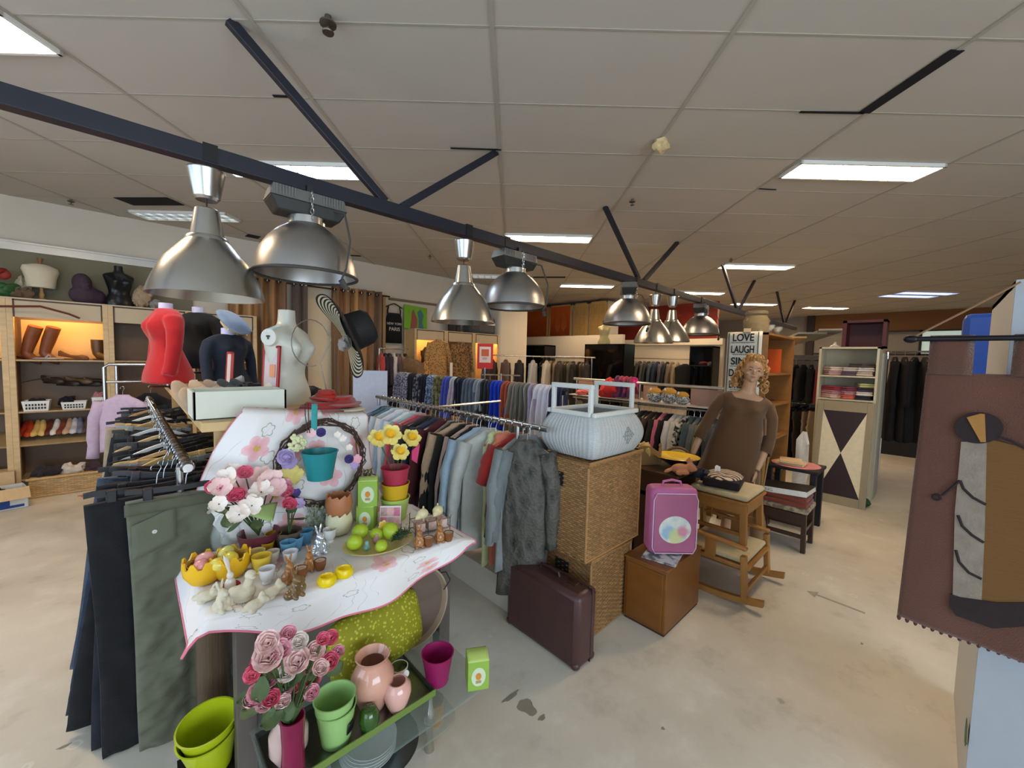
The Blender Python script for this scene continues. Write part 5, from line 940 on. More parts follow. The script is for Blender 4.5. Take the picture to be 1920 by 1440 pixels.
MB().box(0, .54, .24, .244, 0, .02).box(.536, .54, 0, .24, 0, .02).box(0, .004, 0, .24, 0, .02).build('side_rims', mat('tray_dark', (84, 92, 84), .35, .6), o, smooth=False); MB().box(0, .54, 0, .24, 0, .003).build('base', metal((140, 146, 142), .3), o, smooth=False)
def jar(name, label, cat, p, prof, c, grp=None, inner=None, tilt=None, mt=None):
    o = thing(name, label, cat, p, 0, grp, rot=tilt); MB().lathe(prof, n=44).build('body', mt or ceram(c, .14), o); return o
z = GZ+.005
jar('vase', 'large peach vase with a wide flared neck on the green-rimmed tray', 'vase', (.605, 1.335, z), [(.001, 0), (.038, 0), (.05, .03), (.066, .08), (.066, .11), (.05, .14), (.041, .152), (.046, .168), (.054, .175), (.05, .176), (.036, .152), (.045, .138), (.06, .105), (.058, .08), (.04, .02), (.001, .012)], (214, 160, 138)).scale = (1.13, 1.13, 1.1)
jar('vase', 'small egg-shaped peach vase on the green-rimmed tray', 'vase', (.665, 1.262, z), [(.001, 0), (.022, 0), (.034, .03), (.041, .06), (.038, .082), (.027, .097), (.023, .096), (.033, .08), (.036, .06), (.02, .01), (.001, .008)], (222, 170, 156)).scale = (1.22, 1.22, 1.1)
o = jar('candle_pot', 'small white pot with a green glass bowl and a tag, behind the small peach vase', 'pot', (.715, 1.345, z), [(.001, 0), (.024, 0), (.03, .05), (.034, .085), (.031, .086), (.027, .05), (.001, .01)], (204, 196, 180)); MB().lathe([(.0305, .084), (.028, .07), (.001, .066)], n=24).build('glass_bowl', mat('green_glass', (84, 92, 48), .1, trans=.3), o); MB().lathe([(.001, 0), (.012, 0), (.012, .002), (.001, .002)], n=16, r=(1.2, 0, 0)).build('tag', WHITEP, o, loc=(.01, -.036, .07))
GG = mat('green_glaze', (48, 84, 26), .15, var=.35, scale=30, coat=.5)
o = jar('flower_frog', 'dark green pierced ceramic flower holder at the tray front', 'ceramic', (.555, 1.25, z), [(.001, 0), (.022, 0), (.033, .03), (.032, .055), (.024, .075), (.02, .078), (.001, .079)], (0, 0, 0), mt=GG); mb = MB()
for i in range(11): a = i*2.4; r = .0055*math.sqrt(i); mb.ell((r*cos(a), r*sin(a), .0785-r*.1), (.0025, .0025, .002), 8, 4)
mb.build('holes', plastic((10, 14, 8)), o)
LG = (150, 190, 116)
o = bucket('pale green bucket on the tray, outer one with a black label', (.46, 1.29, z), .045, .061, .12, LG, 'pale green buckets on the tray'); MB().grid(lambda u, v: Vector(((.0545+.009*v)*cos(RAD(-75+52*u)), (.0545+.009*v)*sin(RAD(-75+52*u)), .04+.04*v)), 8, 3).build('label', plastic((20, 20, 20)), o, solid=.001)
bucket('pale green bucket nested in the one with the black label', (.456, 1.292, z+.034), .045, .063, .12, LG, 'pale green buckets on the tray')
# rose bouquet in a magenta vase
o = jar('glass_vase', 'tall magenta glass vase holding the pink rose bunch', 'vase', (.318, 1.243, GZ+.006), [(.001, 0), (.03, 0), (.033, .02), (.03, .12), (.034, .2), (.03, .2), (.026, .12), (.028, .02), (.001, .012)], (0, 0, 0), mt=mat('magenta_glass', (150, 22, 76), .08, var=.2, scale=8, trans=.35)); VB = Vector((.31, 1.24, .5)); fl = []
for i, (x, y, k, r, kd) in enumerate([(503, 1233, 'blush', .05, 'r'), (560, 1240, 'blush', .048, 'r'), (621, 1240, 'rose', .036, 'r'), (586, 1270, 'rose', .036, 'r'), (510, 1312, 'deep', .03, 'r'), (485, 1302, 'pale', .036, 'r'), (533, 1290, 'pale', .036, 'l'), (556, 1288, 'rose', .028, 'l'), (503, 1205, 'blush', .04, 'l'), (590, 1222, 'blush', .036, 'r'), (560, 1205, 'cream', .034, 'l'), (622, 1195, 'rose', .03, 'l'), (525, 1220, 'pale', .036, 'l'), (485, 1245, 'deep', .03, 'l'), (500, 1275, 'pale', .04, 'r'), (540, 1190, 'pale', .03, 'l'), (605, 1200, 'rose', .026, 'l'), (540, 1262, 'cream', .036, 'r'), (575, 1250, 'pale', .03, 'r'), (520, 1252, 'pale', .032, 'r'), (600, 1255, 'blush', .032, 'r'), (495, 1322, 'mix', .03, 'r'), (470, 1318, 'pale', .03, 'r'), (560, 1310, 'rose', .03, 'r'), (530, 1320, 'blush', .028, 'r'), (585, 1300, 'pale', .03, 'r'), (475, 1265, 'rose', .03, 'r'), (635, 1222, 'pale', .026, 'r')]):
    fl.append((aty(x, y, 1.2+.02*(i % 4)), k, r*.92, 'r'))
bouquet('artificial_bouquet', 'bunch of pink roses in the magenta vase under the table', 'flowers', VB, fl, 16, 7)
jar('glass_vase', 'round pale pink vase behind the magenta one', 'vase', (.325, 1.315, z), [(.001, 0), (.03, 0), (.055, .05), (.055, .1), (.03, .14), (.026, .14), (.05, .1), (.05, .05), (.001, .01)], (196, 168, 160))
# behind: cushion and round tray
o = thing('cushion', 'yellow-green patterned cushion standing behind the vases under the table', 'cushion', (.70, 1.50, GZ+.14), 0, rot=(-.22, -.06, RAD(3)))
CUSH = NT('cushion_cloth'); v = CUSH.add('TexVoronoi', {'Scale': 70}); CUSH.t.links.new(CUSH.tc.outputs['Object'], v.inputs['Vector']); CUSH.set(CUSH.b.inputs['Base Color'], CUSH.mix(CUSH.math('LESS_THAN', v.outputs['Distance'], .32), lin((140, 138, 14)), lin((188, 184, 60)))); CUSH.b.inputs['Roughness'].default_value = .8
MB().rings([[Vector((sx*.235*(abs(cos(a))**.35)*(1 if cos(a) > 0 else -1)*k if False else .2*k*(1 if cos(a) > 0 else -1)*abs(cos(a))**.4, t*.055*(1-k**4)**.5 if k < 1 else 0, .13*k*(1 if sin(a) > 0 else -1)*abs(sin(a))**.4)) for a in [2*pi*j/40 for j in range(40)]] for t, k in [(-1, .05), (-1, .35), (-1, .65), (-1, .85), (-1, .96), (0, 1.0), (1, .96), (1, .85), (1, .65), (1, .35), (1, .05)]]).build('cover', CUSH.m, o, ang=3)
o = thing('round_tray', 'round grey-brown wooden tray with a pale rim leaning behind the cushion', 'tray', (.885, 1.53, GZ+.17), 0, rot=(pi/2-.12, 0, RAD(4))); o.scale = (1.03, 1.03, .8)
MB().lathe([(.001, -.006), (.15, -.006), (.15, .0), (.001, .0)], n=56).build('base', wood((104, 88, 76), (3, 14, 3)), o); MB().lathe([(.15, -.008), (.162, -.008), (.164, .03), (.156, .032), (.15, .0)], n=56).build('rim', wood((168, 148, 124), (8, 8, 8)), o)
MB().tube([(.14, .02, .035), (.165, .06, .06), (.15, .1, .05), (.13, .1, .035)], .003, 6).build('handle', BLACKP, o)
q = at(830, 1292, GZ+.002); bucket('magenta bucket standing on the right end of the glass stand', (q.x+.008, q.y+.05, GZ+.001), .042, .061, .118, (142, 22, 82), name='bucket')
q = at(900, 1288, GZ+.002); eggbox('lime green egg box standing at the right corner of the glass stand', (q.x+.006, q.y+.028, GZ+.001), RAD(-30), 1.32)
# platter and plates on the lower shelf
PLW = mat('plate_white', (206, 208, 206), .25, var=.04, coat=.3); o = tag(MB().lathe([(.001, .002), (.12, .002), (.155, .016), (.158, .02), (.152, .02), (.12, .008), (.001, .008)], n=56).build('platter', metal((176, 182, 184), .28), loc=(.63, 1.36, .122)), 'large round silver platter on the lower glass shelf', 'platter')
for i in range(5): tag(MB().lathe([(.001, .002), (.06, .002), (.1-.002*i, .012), (.1-.002*i, .014), (.06, .006), (.001, .006)], n=48).build('plate', PLW, loc=(.6+.003*i, 1.36, .132+.0085*i)), f'white plate in the stack on the silver platter, {["bottom one", "second from the bottom", "middle one", "second from the top", "top one"][i]}', 'plate', 'white plates stacked on the silver platter')
jar('vase', 'amber glass vase on the floor under the glass stand', 'vase', (.92, 1.42, 0), [(.001, 0), (.035, 0), (.05, .05), (.046, .1), (.03, .105), (.001, .1)], (176, 120, 40))
jar('teapot', 'white china jug with a red line on the floor under the glass stand', 'jug', (.76, 1.42, 0), [(.001, 0), (.035, 0), (.05, .04), (.04, .085), (.001, .1)], (212, 200, 190))
jar('glass_vase', 'tall brown glass cylinder with sticks left of the grey table leg', 'vase', (.2, 1.9, 0.0), [(.001, 0), (.05, 0), (.055, .02), (.055, .6), (.05, .6), (.05, .02), (.001, .012)], (0, 0, 0), mt=mat('smoke_glass', (110, 92, 74), .05, var=0, alpha=.45))
for i in range(4): tag(MB().tube([(-.03+.02*i, .01*(i % 2), .02), (-.026+.019*i, .012-.01*(i % 2), .56)], .009, 7).build('wooden_stick', wood((120, 84, 54))), f'brown stick inside the tall glass cylinder, {["leftmost", "second from the left", "third from the left", "rightmost"][i]}', 'stick', 'sticks in the glass cylinder'); bpy.context.scene.collection.objects[-1].location = (.2, 1.9, 0)
# lime pots at the bottom edge
LM = plastic((172, 186, 26), .3)
q = at(365, 1400, .30)
for k in (0, 1): bucket(['lime green plant pot at the bottom left, outer one', 'lime green plant pot at the bottom left, inner one nested in the other'][k], (.168, 1.65, .16+.035*k), .056, .084, .145, (172, 186, 26), 'lime plant pots', (.12, -.1, 0), 'plant_pot')
o = thing('stool', 'small dark stool under the lime plant pots at the bottom edge', 'stool', (.168, 1.65, 0)); MB().box(-.09, .09, -.1, .1, .13, .155).build('seat', BLACKP, o, smooth=False)
for sx in (-1, 1):
    for sy in (-1, 1): MB().box(sx*.07-.012, sx*.07+.012, sy*.08-.012, sy*.08+.012, 0, .13).build('leg', BLACKP, o, smooth=False)
tag(MB().lathe([(.001, 0), (.018, 0), (.022, .03), (.03, .06), (.026, .085), (.001, .1)], n=20).build('metal_vase', metal((190, 190, 190), .15), loc=(-.02, 1.72, .0)), 'small shiny silver vase on the floor behind the lime pots', 'vase')
# ---------------------------------------------------------------- scarf rail behind the coats, X = 2.75
SR = thing('clothes_rack', 'chrome rail of draped scarves behind the shirts', 'clothes rack', (2.75, 0, 0))
MB().tube([(0, 2.2, 1.31), (0, 5.25, 1.28)], .016, 12).build('rail', STEEL, SR)
for y in (2.25, 5.2): MB().tube([(0, y, 1.29), (0, y, .02)], .015, 10).build('post', STEEL, SR); MB().box(-.3, .3, y-.02, y+.02, 0, .04).build('foot', STEEL, SR, smooth=False)
MB().box(-.2, .2, 2.3, 5.15, .28, .3).build('lower_shelf', mat('white_board'), SR, smooth=False)
def scarf(label, y, w, L1, L2, mt, sd, knot=False, x=2.75, z=1.31, grp='scarves draped on the rail', name='scarf', r=.045):
    o = thing(name, label, 'scarf', (x, y, z), 0, grp)
    def fn(u, v):
        s = v*(L1+L2+pi*r)-L1; sp = 1+.3*min(1, max(0, abs(s)-.05)*4)
        yy = (u-.5)*w*sp+.012*sin(sd+v*9); f = .02*sin(u*w*110+sd+v*3)+.013*sin(u*w*210+sd*2+v*7)
        if s < 0: X, Zz = -r-f-.02*abs(s), s
        elif s < pi*r: a = s/r; X, Zz = -(r+f)*cos(a), (r+f*.6)*sin(a)
        else: X, Zz = r+f+.02*(s-pi*r), -(s-pi*r)
        return Vector((X, yy, Zz))
    MB().grid(fn, 40, 44).build('cloth', mt, o, ang=3, solid=.006)
    if knot: MB().tube([(-.05-.02*cos(a), -.0+.05*cos(a*.5), -.12+.035*sin(a)) for a in [2*pi*i/14 for i in range(14)]], .022, 8, closed=True).build('knot', mt, o)
    return o
def checkm(key, a, b, sc_=60):
    if key in MATS: return MATS[key]
    t = NT(key); t.set(t.b.inputs['Base Color'], t.mix(t.step(t.noise(sc_, 3), .44, .56), lin(a), lin(b))); t.b.inputs['Roughness'].default_value = .9; t.b.inputs['Sheen Weight'].default_value = .2; t.bump(t.noise(160, 2), .4, .003); MATS[key] = t.m; return t.m
SC = [(5.08, .17, .36, checkm('scarf_grey_lilac', (60, 62, 78), (150, 150, 170)), 'mottled grey-lilac scarf at the far left end of the scarf rail'), (4.9, .14, .4, checkm('scarf_grey_lilac2', (72, 74, 92), (166, 166, 188)), 'second mottled grey-lilac scarf, beside the first at the left end'), (4.73, .16, .4, fab((24, 26, 36)), 'black-blue scarf right of the mottled grey ones'), (4.56, .12, .42, checkm('scarf_black_white', (26, 28, 36), (120, 124, 140), 30), 'black scarf with white flecks on the scarf rail'), (4.43, .15, .4, fab((28, 30, 46)), 'plain dark navy scarf on the scarf rail, left of the blue checked one'),
      (4.26, .17, .44, checkm('scarf_blue', (54, 70, 104), (140, 164, 196)), 'blue and white checked scarf with a loose knot'), (4.08, .13, .5, checkm('scarf_olive', (74, 72, 46), (128, 122, 70), 20), 'olive brown scarf tied around the rail'), (3.92, .13, .42, fab((70, 84, 176)), 'violet-blue scarf right of the olive one'), (3.78, .12, .4, checkm('scarf_pastel', (170, 190, 190), (190, 160, 180), 24), 'pastel pink and mint scarf on the scarf rail'), (3.64, .14, .38, fab((30, 34, 50)), 'midnight blue scarf between the pastel and the grey-blue one'), (3.46, .19, .36, fab((92, 104, 120)), 'grey-blue scarf in wide folds on the scarf rail'), (3.3, .1, .34, fab((152, 160, 168)), 'light grey scarf beside the grey-blue one'),
      (3.1, .15, .46, fab((48, 50, 52)), 'charcoal scarf left of the bright blue one'), (2.95, .17, .44, fab((16, 60, 190)), 'bright royal blue scarf on the scarf rail'), (2.82, .1, .44, fab((176, 88, 58)), 'rust orange scarf behind the royal blue one'), (2.71, .14, .42, fab((142, 134, 126)), 'warm grey knitted scarf on the scarf rail'), (2.57, .16, .42, fab((118, 118, 108)), 'grey-green ribbed scarf on the scarf rail'), (2.44, .12, .4, fab((174, 162, 184)), 'pale lilac scarf left of the white one'), (2.31, .18, .44, mat('bobble_white', (222, 222, 232), .85, var=.05, bump=1.0, bscale=26), 'thick white bobbly knit scarf at the right end'), (2.16, .12, .36, fab((52, 52, 84)), 'dark indigo scarf at the right end beside the white basket')]
for i, (y, w, L, mt, lb) in enumerate(SC): scarf(lb, y+(.14 if y < 3.2 else .07), w*1.15, L+.07*sin(i*2.1), L*.9, mt, i*1.7, i == 5 or i == 6)
# ---------------------------------------------------------------- third rack: X = 4.4
R4 = thing('clothes_rack', 'double-rail rack with panels and a wire shelf, behind the white basket', 'clothes rack', (4.4, 0, 0))
MB().tube([(0, 1.35, 1.35), (0, 3.4, 1.35)], .016, 12).build('top_rail', metal((210, 206, 198), .35), R4); MB().tube([(0, 1.35, 1.1), (0, 3.4, 1.1)], .013, 10).build('lower_rail', STEEL, R4)
PP = mat('pinkish_board', (186, 146, 126), .7, var=.05)
for a, b in ((1.38, 1.85), (2.25, 2.42), (2.48, 2.78), (3.16, 3.4)): MB().box(.1, .12, a, b, 1.12, 1.32).build('panel', PP, R4, smooth=False)
mb = MB(); mb.box(-.1, .28, 1.35, 3.4, 1.135, 1.145); mb.build('wire_shelf', mat('cream_shelf', (214, 206, 190), .5), R4, smooth=False)
for y in (1.36, 2.44, 3.39): MB().tube([(0.05, y, 1.35), (0.05, y, .02)], .014, 10).build('post', STEEL, R4)
KN = checkm('knit_grey', (90, 92, 94), (200, 200, 196), 70)
for i, (y, s) in enumerate([(2.2, 1), (2.03, 1.05), (1.88, .85)]):
    o = thing('knitted_hat', ['yellow and grey knitted hat on the wire shelf, left one', 'yellow and grey knitted hat on the wire shelf, middle one', 'yellow and grey knitted hat on the wire shelf, right one'][i], 'hat', (4.36, y, 1.147), 0, 'knitted hats on the wire shelf')
    MB().ell((0, 0, .065*s), (.07*s, .09*s, .075*s), wob=.12, seed=i).build('lower_knit', KN, o); MB().ell((0, 0, .115*s), (.062*s, .08*s, .05*s), wob=.15, seed=i+4).build('yellow_band', fab((206, 150, 50)), o); MB().obox((-.06, .02, .15*s), (.004, .02, .03), (0, .3, .2)).build('price_tag', WHITEP, o, smooth=False)
heap('bag', 'bright red cloth bag behind the white basket handle', 'bag', (4.35, 2.78, 1.15), (196, 38, 34), (.12, .17, .26), 61)
heap('knitted_hat', 'hot pink woolly hat behind the white basket handle', 'hat', (4.42, 2.5, 1.3), (216, 40, 130), (.07, .1, .12), 62)
scarf('pink and purple striped scarf behind the white basket handle', 2.6, .22, .2, .15, checkm('stripe_pink', (190, 70, 90), (96, 50, 96), 9), 3, False, 4.38, 1.36, None)
heap('folded_garment', 'salmon pink folded garment seen through the left handle of the white basket', 'clothes', (4.35, 3.22, 1.147), (226, 110, 100), (.1, .12, .07), 63)
R4G = [((70, 74, 70), 'grey jacket beside the brown dress mannequin'), ((36, 44, 66), 'navy blouse near the brown dress mannequin'), ((118, 122, 84), 'olive green shirt'), ((104, 106, 106), 'mid grey jacket'), ((66, 84, 86), 'dark teal-grey shirt'), ((0, 0, 0), 'DOT'), ((196, 190, 180), 'cream knit jacket'), ((206, 202, 200), 'white shirt'), ((30, 22, 26), 'very dark shirt'), ((190, 100, 124), 'rose pink top'), ((26, 24, 24), 'black blazer'), ((70, 54, 46), 'brown patterned blouse'), ((28, 28, 30), 'black coat'), ((46, 46, 44), 'charcoal coat')]
for i, (c, nm) in enumerate(R4G):
    mt = checkm('polka', (210, 204, 190), (30, 28, 30), 28) if nm == 'DOT' else fab(c); nm = 'white blouse with black dots' if nm == 'DOT' else nm
    garment('shirt', f'{nm} under the wire shelf, {ordn(i)} from the brown dress', 'shirt', 'clothes under the wire shelf', (4.4, 1.5+.065*i, 1.1), rnd.uniform(-.15, .1)-.1, mt, .62, .4, .04, .42, i+40, whang[i % 3], simple=True)
for i, (c, nm) in enumerate([((30, 30, 32), 'black'), ((120, 60, 60), 'brick red'), ((60, 60, 70), 'slate grey'), ((34, 30, 34), 'dark plum'), ((90, 88, 80), 'stone grey')]):
    garment('shirt', f'{nm} garment under the wire shelf behind the white basket, {ordn(i)} of five', 'shirt', 'clothes behind the white basket', (4.4, 2.52+.15*i, 1.1), 0, fab(c), .65, .4, .05, .42, i+60, simple=True)
# ---------------------------------------------------------------- wardrobe wall on the left side behind the scarves
WZ = [(3.77, 'lit wooden wardrobe bay with animal print coats, left one'), (4.46, 'wooden wardrobe bay behind the leopard coats, middle one'), (5.15, 'lit wooden wardrobe bay with a denim jacket, right one')]
for i, (x, lb) in enumerate(WZ): bay(x, lb, .69, 6.6, i != 1, (1.5, .3) if i == 1 else (.3,), back=GLOWB)
LEO = NT('leopard_print'); v = LEO.add('TexVoronoi', {'Scale': 44}); LEO.t.links.new(LEO.tc.outputs['Object'], v.inputs['Vector']); LEO.set(LEO.b.inputs['Base Color'], LEO.mix(LEO.step(v.outputs['Distance'], .3, .42), LEO.mix(LEO.noise(12), lin((62, 44, 26)), lin((96, 70, 40))), lin((176, 136, 84)))); LEO.b.inputs['Roughness'].default_value = .9; LEO = LEO.m
LEO2 = checkm('golden_fur', (206, 164, 90), (142, 96, 48), 22)
garment('coat', 'long open leopard print coat hanging on the wardrobe front, left one', 'coat', 'animal print coats', (4.16, 6.42, 2.0), RAD(-8), LEO, 1.15, .4, .07, .62, 3, BLACKP); 
garment('coat', 'shorter leopard print coat hanging on the wardrobe front, right one', 'coat', 'animal print coats', (4.68, 6.4, 1.98), RAD(-5), checkm('leopard2', (150, 112, 64), (84, 58, 32), 30), .9, .4, .07, .5, 4, BLACKP)
tag(MB().box(-.03, .03, -.004, .004, -.4, 0).build('paper_strip', WHITEP, smooth=False, loc=(4.38, 6.3, 1.5)), 'long white paper strip hanging on the leopard coat', 'label')
garment('coat', 'golden fur coat hanging in the left lit wardrobe bay', 'coat', 'animal print coats', (3.98, 6.48, 1.62), RAD(35), LEO2, 1.0, .5, .09, .6, 5, HANGW)
garment('jacket', 'blue denim jacket hanging in the right lit wardrobe bay', 'jacket', None, (5.42, 6.46, 1.66), RAD(30), fab((88, 108, 136)), .62, .46, .07, .5, 6, HANGW)
garment('jacket', 'dark jacket inside the left lit wardrobe bay', 'jacket', None, (4.12, 6.78, 1.86), RAD(80), fab((30, 27, 28)), .7, .4, .07, .5, 7, HANGW, simple=True)
heap('fur_collar', 'brown fur shawl with a black lower part before the wardrobe', 'fur', (3.42, 6.05, 1.2), (112, 82, 52), (.25, .2, .42), 71); heap('folded_garment', 'black garment heap below the brown fur shawl', 'clothes', (3.2, 5.85, .0), (18, 16, 18), (.3, .2, 1.25), 72)
W5 = thing('clothes_rack', 'short chrome rail of clothes under the black tank top', 'clothes rack', (0, 6.45, 0)); MB().tube([(3.0, 0, 1.72), (3.56, 0, 1.72)], .013, 10).build('rail', STEEL, W5); MB().tube([(3.02, 0, 1.72), (3.02, 0, .0)], .013, 10).build('post', STEEL, W5)
for i, (c, nm) in enumerate([((176, 64, 54), 'coral red'), ((48, 40, 54), 'dark plum'), ((60, 44, 52), 'maroon grey'), ((206, 196, 186), 'off-white'), ((110, 86, 84), 'mauve brown'), ((150, 120, 112), 'dusty rose'), ((58, 46, 44), 'dark brown')]):
    garment('dress', f'{nm} dress on the short rail beside the curtain, {ordn(i)} from the left' if i else 'coral red dress on the short rail, leftmost beside the curtain', 'dress', 'dresses on the short rail', (3.05+.075*i, 6.45, 1.72), RAD(70), fab(c), 1.0, .4, .05, .45, i+80, simple=True)
# tank top and picture on the wall
tk = thing('tank_top', 'black tank top with white city lettering on a hanger high on the left wall', 'top', aty(739, 576, 7.02)+Vector((0, 0, .13)), 0)
hanger_mesh(.33, -.02).build('hanger', BLACKP, tk, smooth=False)
mb = MB(); mb.rings([[Vector((cos(2*pi*j/24)*w*(.98), sin(2*pi*j/24)*.02, z)) for j in range(24)] for z, w in ((-.24, .1), (-.29, .15), (-.36, .165), (-.6, .165), (-.8, .17))]); mb.build('body', fab((18, 18, 20)), tk, ang=2)
for s in (-1, 1): MB().tube([(s*.12, 0, -.3), (s*.13, 0, -.2), (s*.11, 0, -.12)], [.034, .028, .024], 8, flat=.4).build('strap', fab((18, 18, 20)), tk)
text('lettering', 'NEW YORK', .062, mat('print_white', (214, 208, 200), .7), tk, (0, -.0225, -.46), (pi/2, 0, 0), xs=.95); text('lettering', 'PARIS', .095, mat('print_white'), tk, (0, -.0225, -.57), (pi/2, 0, 0), xs=.95)
pc = thing('picture', 'green painting with two abstract standing shapes on the wall above the wardrobe', 'picture', (4.02, 7.0, 2.12), 0, rot=(-.1, .06, 0)); MB().box(-.25, .25, 0, .02, 0, .46).build('canvas', mat('paint_green', (120, 176, 44), .6, var=.15, scale=8), pc, smooth=False)
MB().prism([(-.12, 0), (.02, 0), (.03, .2), (-.02, .3), (-.05, .38), (-.09, .32), (-.1, .2)], .002, Matrix.Translation((0, -.001, .01)) @ Matrix.Rotation(pi/2, 4, 'X')).build('red_shape', mat('paint_red', (150, 84, 70), .6), pc, smooth=False); MB().prism([(.06, 0), (.18, 0), (.14, .16), (.17, .3), (.1, .4), (.03, .34), (.06, .2)], .002, Matrix.Translation((0, -.001, .01)) @ Matrix.Rotation(pi/2, 4, 'X')).build('blue_shape', mat('paint_blue', (70, 120, 130), .6), pc, smooth=False)
dp = thing('dress_form', 'lower-body mannequin in magenta briefs and black stockings on top of the wardrobe', 'mannequin', (4.75, 6.75, 2.115), RAD(15)); mb = MB(); mb.rings([[Vector((cos(2*pi*j/20)*w, sin(2*pi*j/20)*d, z)) for j in range(20)] for z, w, d in ((.16, .16, .11), (.22, .165, .12), (.3, .15, .1), (.38, .12, .085), (.44, .11, .08))]); mb.build('hips', mat('skin_form', (206, 176, 150), .5), dp)
mb = MB(); mb.rings([[Vector((cos(2*pi*j/20)*w, sin(2*pi*j/20)*d, z)) for j in range(20)] for z, w, d in ((.17, .1, .115), (.24, .17, .126), (.32, .152, .106), (.35, .142, .1))]); mb.build('briefs', fab((150, 36, 84)), dp)
for s in (-1, 1): MB().tube([(s*.08, 0, .18), (s*.085, -.01, 0)], [.082, .075], 14).build('stocking', fab((52, 46, 46)), dp)
sc_ = thing('suitcase', 'large dark grey suitcase lying on its side on top of the wardrobe', 'suitcase', (5.4, 6.8, 2.115), RAD(5)); MB().box(-.32, .42, -.12, .14, 0, .36).build('shell', mat('grey_shell', (66, 70, 74), .5, var=.1), sc_, smooth=False, bevel=.05); MB().box(-.3, -.06, -.135, -.12, .06, .3).build('front_pocket', mat('grey_pocket', (58, 60, 62), .6), sc_, smooth=False, bevel=.01); MB().box(.08, .4, -.127, -.12, .2, .25).build('white_stripe', WHITEP, sc_, smooth=False)
# red sign on a stand
q = at(955, 662, 1.6); sg = thing('sign_stand', 'red framed sign on a thin metal pole before the beige pier', 'sign', (4.05, 4.9, 0), RAD(-46)); MB().tube([(0, 0, 0), (0, 0, 1.45)], .012, 10).build('pole', STEEL, sg); MB().lathe([(.001, 0), (.16, 0), (.16, .012), (.001, .02)], n=24).build('base', STEEL, sg)
MB().box(-.125, .125, -.01, .01, 1.43, 1.83).build('panel', plastic((176, 30, 24)), sg, smooth=False, bevel=.004); MB().box(-.09, .09, -.0125, -.0105, 1.53, 1.78).build('paper', mat('sign_sheet'), sg, smooth=False); MB().box(-.06, .06, -.0145, -.0128, 1.63, 1.74).build('print', mat('print_rust', (178, 92, 60), .6), sg, smooth=False); MB().box(-.045, .035, -.0145, -.0128, 1.60, 1.607).box(-.04, .03, -.0145, -.0128, 1.58, 1.587).build('text_lines', mat('print_grey', (110, 96, 96), .6), sg, smooth=False)
text('script_line', 'thema', .05, mat('print_pink', (226, 150, 140), .6), sg, (0, -.0115, 1.465), (pi/2, 0, 0)) if False else None
# clothes beside the pier and by the red sign
W6 = thing('clothes_rack', 'chrome clothes stand with belts and clothes behind the red sign', 'clothes rack', (0, 0, 0)); MB().tube([(5.0, 6.0, 1.66), (6.6, 4.6, 1.66)], .013, 10).build('rail', STEEL, W6)
for x, y in ((5.05, 5.96), (6.55, 4.64)): MB().tube([(x, y, 1.66), (x, y, 0)], .014, 10).build('post', STEEL, W6)
for i, (c, nm) in enumerate([((66, 42, 42), 'maroon brown'), ((90, 62, 56), 'reddish brown'), ((40, 34, 44), 'aubergine'), ((180, 182, 186), 'pale grey'), ((206, 196, 182), 'cream white'), ((66, 58, 54), 'dark taupe'), ((44, 42, 40), 'charcoal'), ((58, 56, 56), 'slate')]):
    t = (i+.4)/8; garment('coat', f'{nm} coat on the stand behind the red sign', 'coat', 'coats behind the red sign', (5.0+1.6*t, 6.0-1.4*t, 1.66), RAD(30), fab(c), 1.0, .42, .06, .55, 90+i, simple=True)
bl = thing('belt_stand', 'low rotating stand of brown belts and handbags under the red sign', 'stand', (3.9, 4.35, 0)); MB().tube([(0, 0, 0), (0, 0, 1.38)], .014, 8).build('pole', STEEL, bl); MB().tube([(-.2, .2, 1.36), (.2, -.2, 1.36)], .01, 8).build('arm', STEEL, bl)
for i in range(6): MB().tube([(-.17+.06*i, .17-.06*i, 1.37), (-.16+.06*i, .19-.06*i, 1.1), (-.17+.06*i, .17-.06*i, .9)], .014, 6, flat=.4).build('belt', mat('belt_%d' % (i % 3), [(96, 66, 48), (150, 130, 112), (52, 36, 30)][i % 3], .4), bl)
# ---------------------------------------------------------------- back partition with rails and black cabinets
BLK = mat('black_lacquer', (14, 13, 14), .18, var=.1); INN = mat('dark_inside', (30, 26, 26), .7)
def blackcab(label, x0, x1, y0, y1, h, shelves=()):
    o = thing('display_cabinet', label, 'cabinet', ((x0+x1)/2, (y0+y1)/2, 0)); a, b = (x1-x0)/2, (y1-y0)/2
    MB().box(-a, a, -b, -b+.03, 0, h).box(-a, a, b-.03, b, 0, h).box(-a, a, -b, b, h-.03, h).box(a-.02, a, -b, b, 0, h).box(-a, a, -b, b, 0, .06).build('carcass', BLK, o, smooth=False)
    for z in shelves: MB().box(-a+.01, a, -b+.03, b-.03, z-.01, z+.01).build('shelf', INN, o, smooth=False)
    return o
blackcab('black open cabinet with white shoes at the left of the back wall', 7.3, 7.69, 6.55, 7.65, 1.96, (.5, .95, 1.4))
for i, (y, z) in enumerate([(6.75, 1.65), (6.95, .96), (7.1, .51), (6.8, .51)]): shoe(['white shoe hanging high in the left black cabinet', 'grey shoe on the upper shelf of the left black cabinet', 'white shoe low in the left black cabinet, left one', 'white shoe low in the left black cabinet, right one'][i], (7.42, y, z if i else 1.41), RAD(60), (206, 204, 196) if i != 1 else (120, 120, 118), 1.1, 'shoes in the left black cabinet')
o = blackcab('black glass-fronted cabinet in the middle of the back wall', 7.2, 7.6, 4.32, 5.3, 1.96, (.5, .95, 1.4)); MB().box(-.2, -.192, -.47, .47, .06, 1.93).build('glass_door', mat('black_glass', (14, 14, 16), .06, var=0, trans=.3), o, smooth=False)
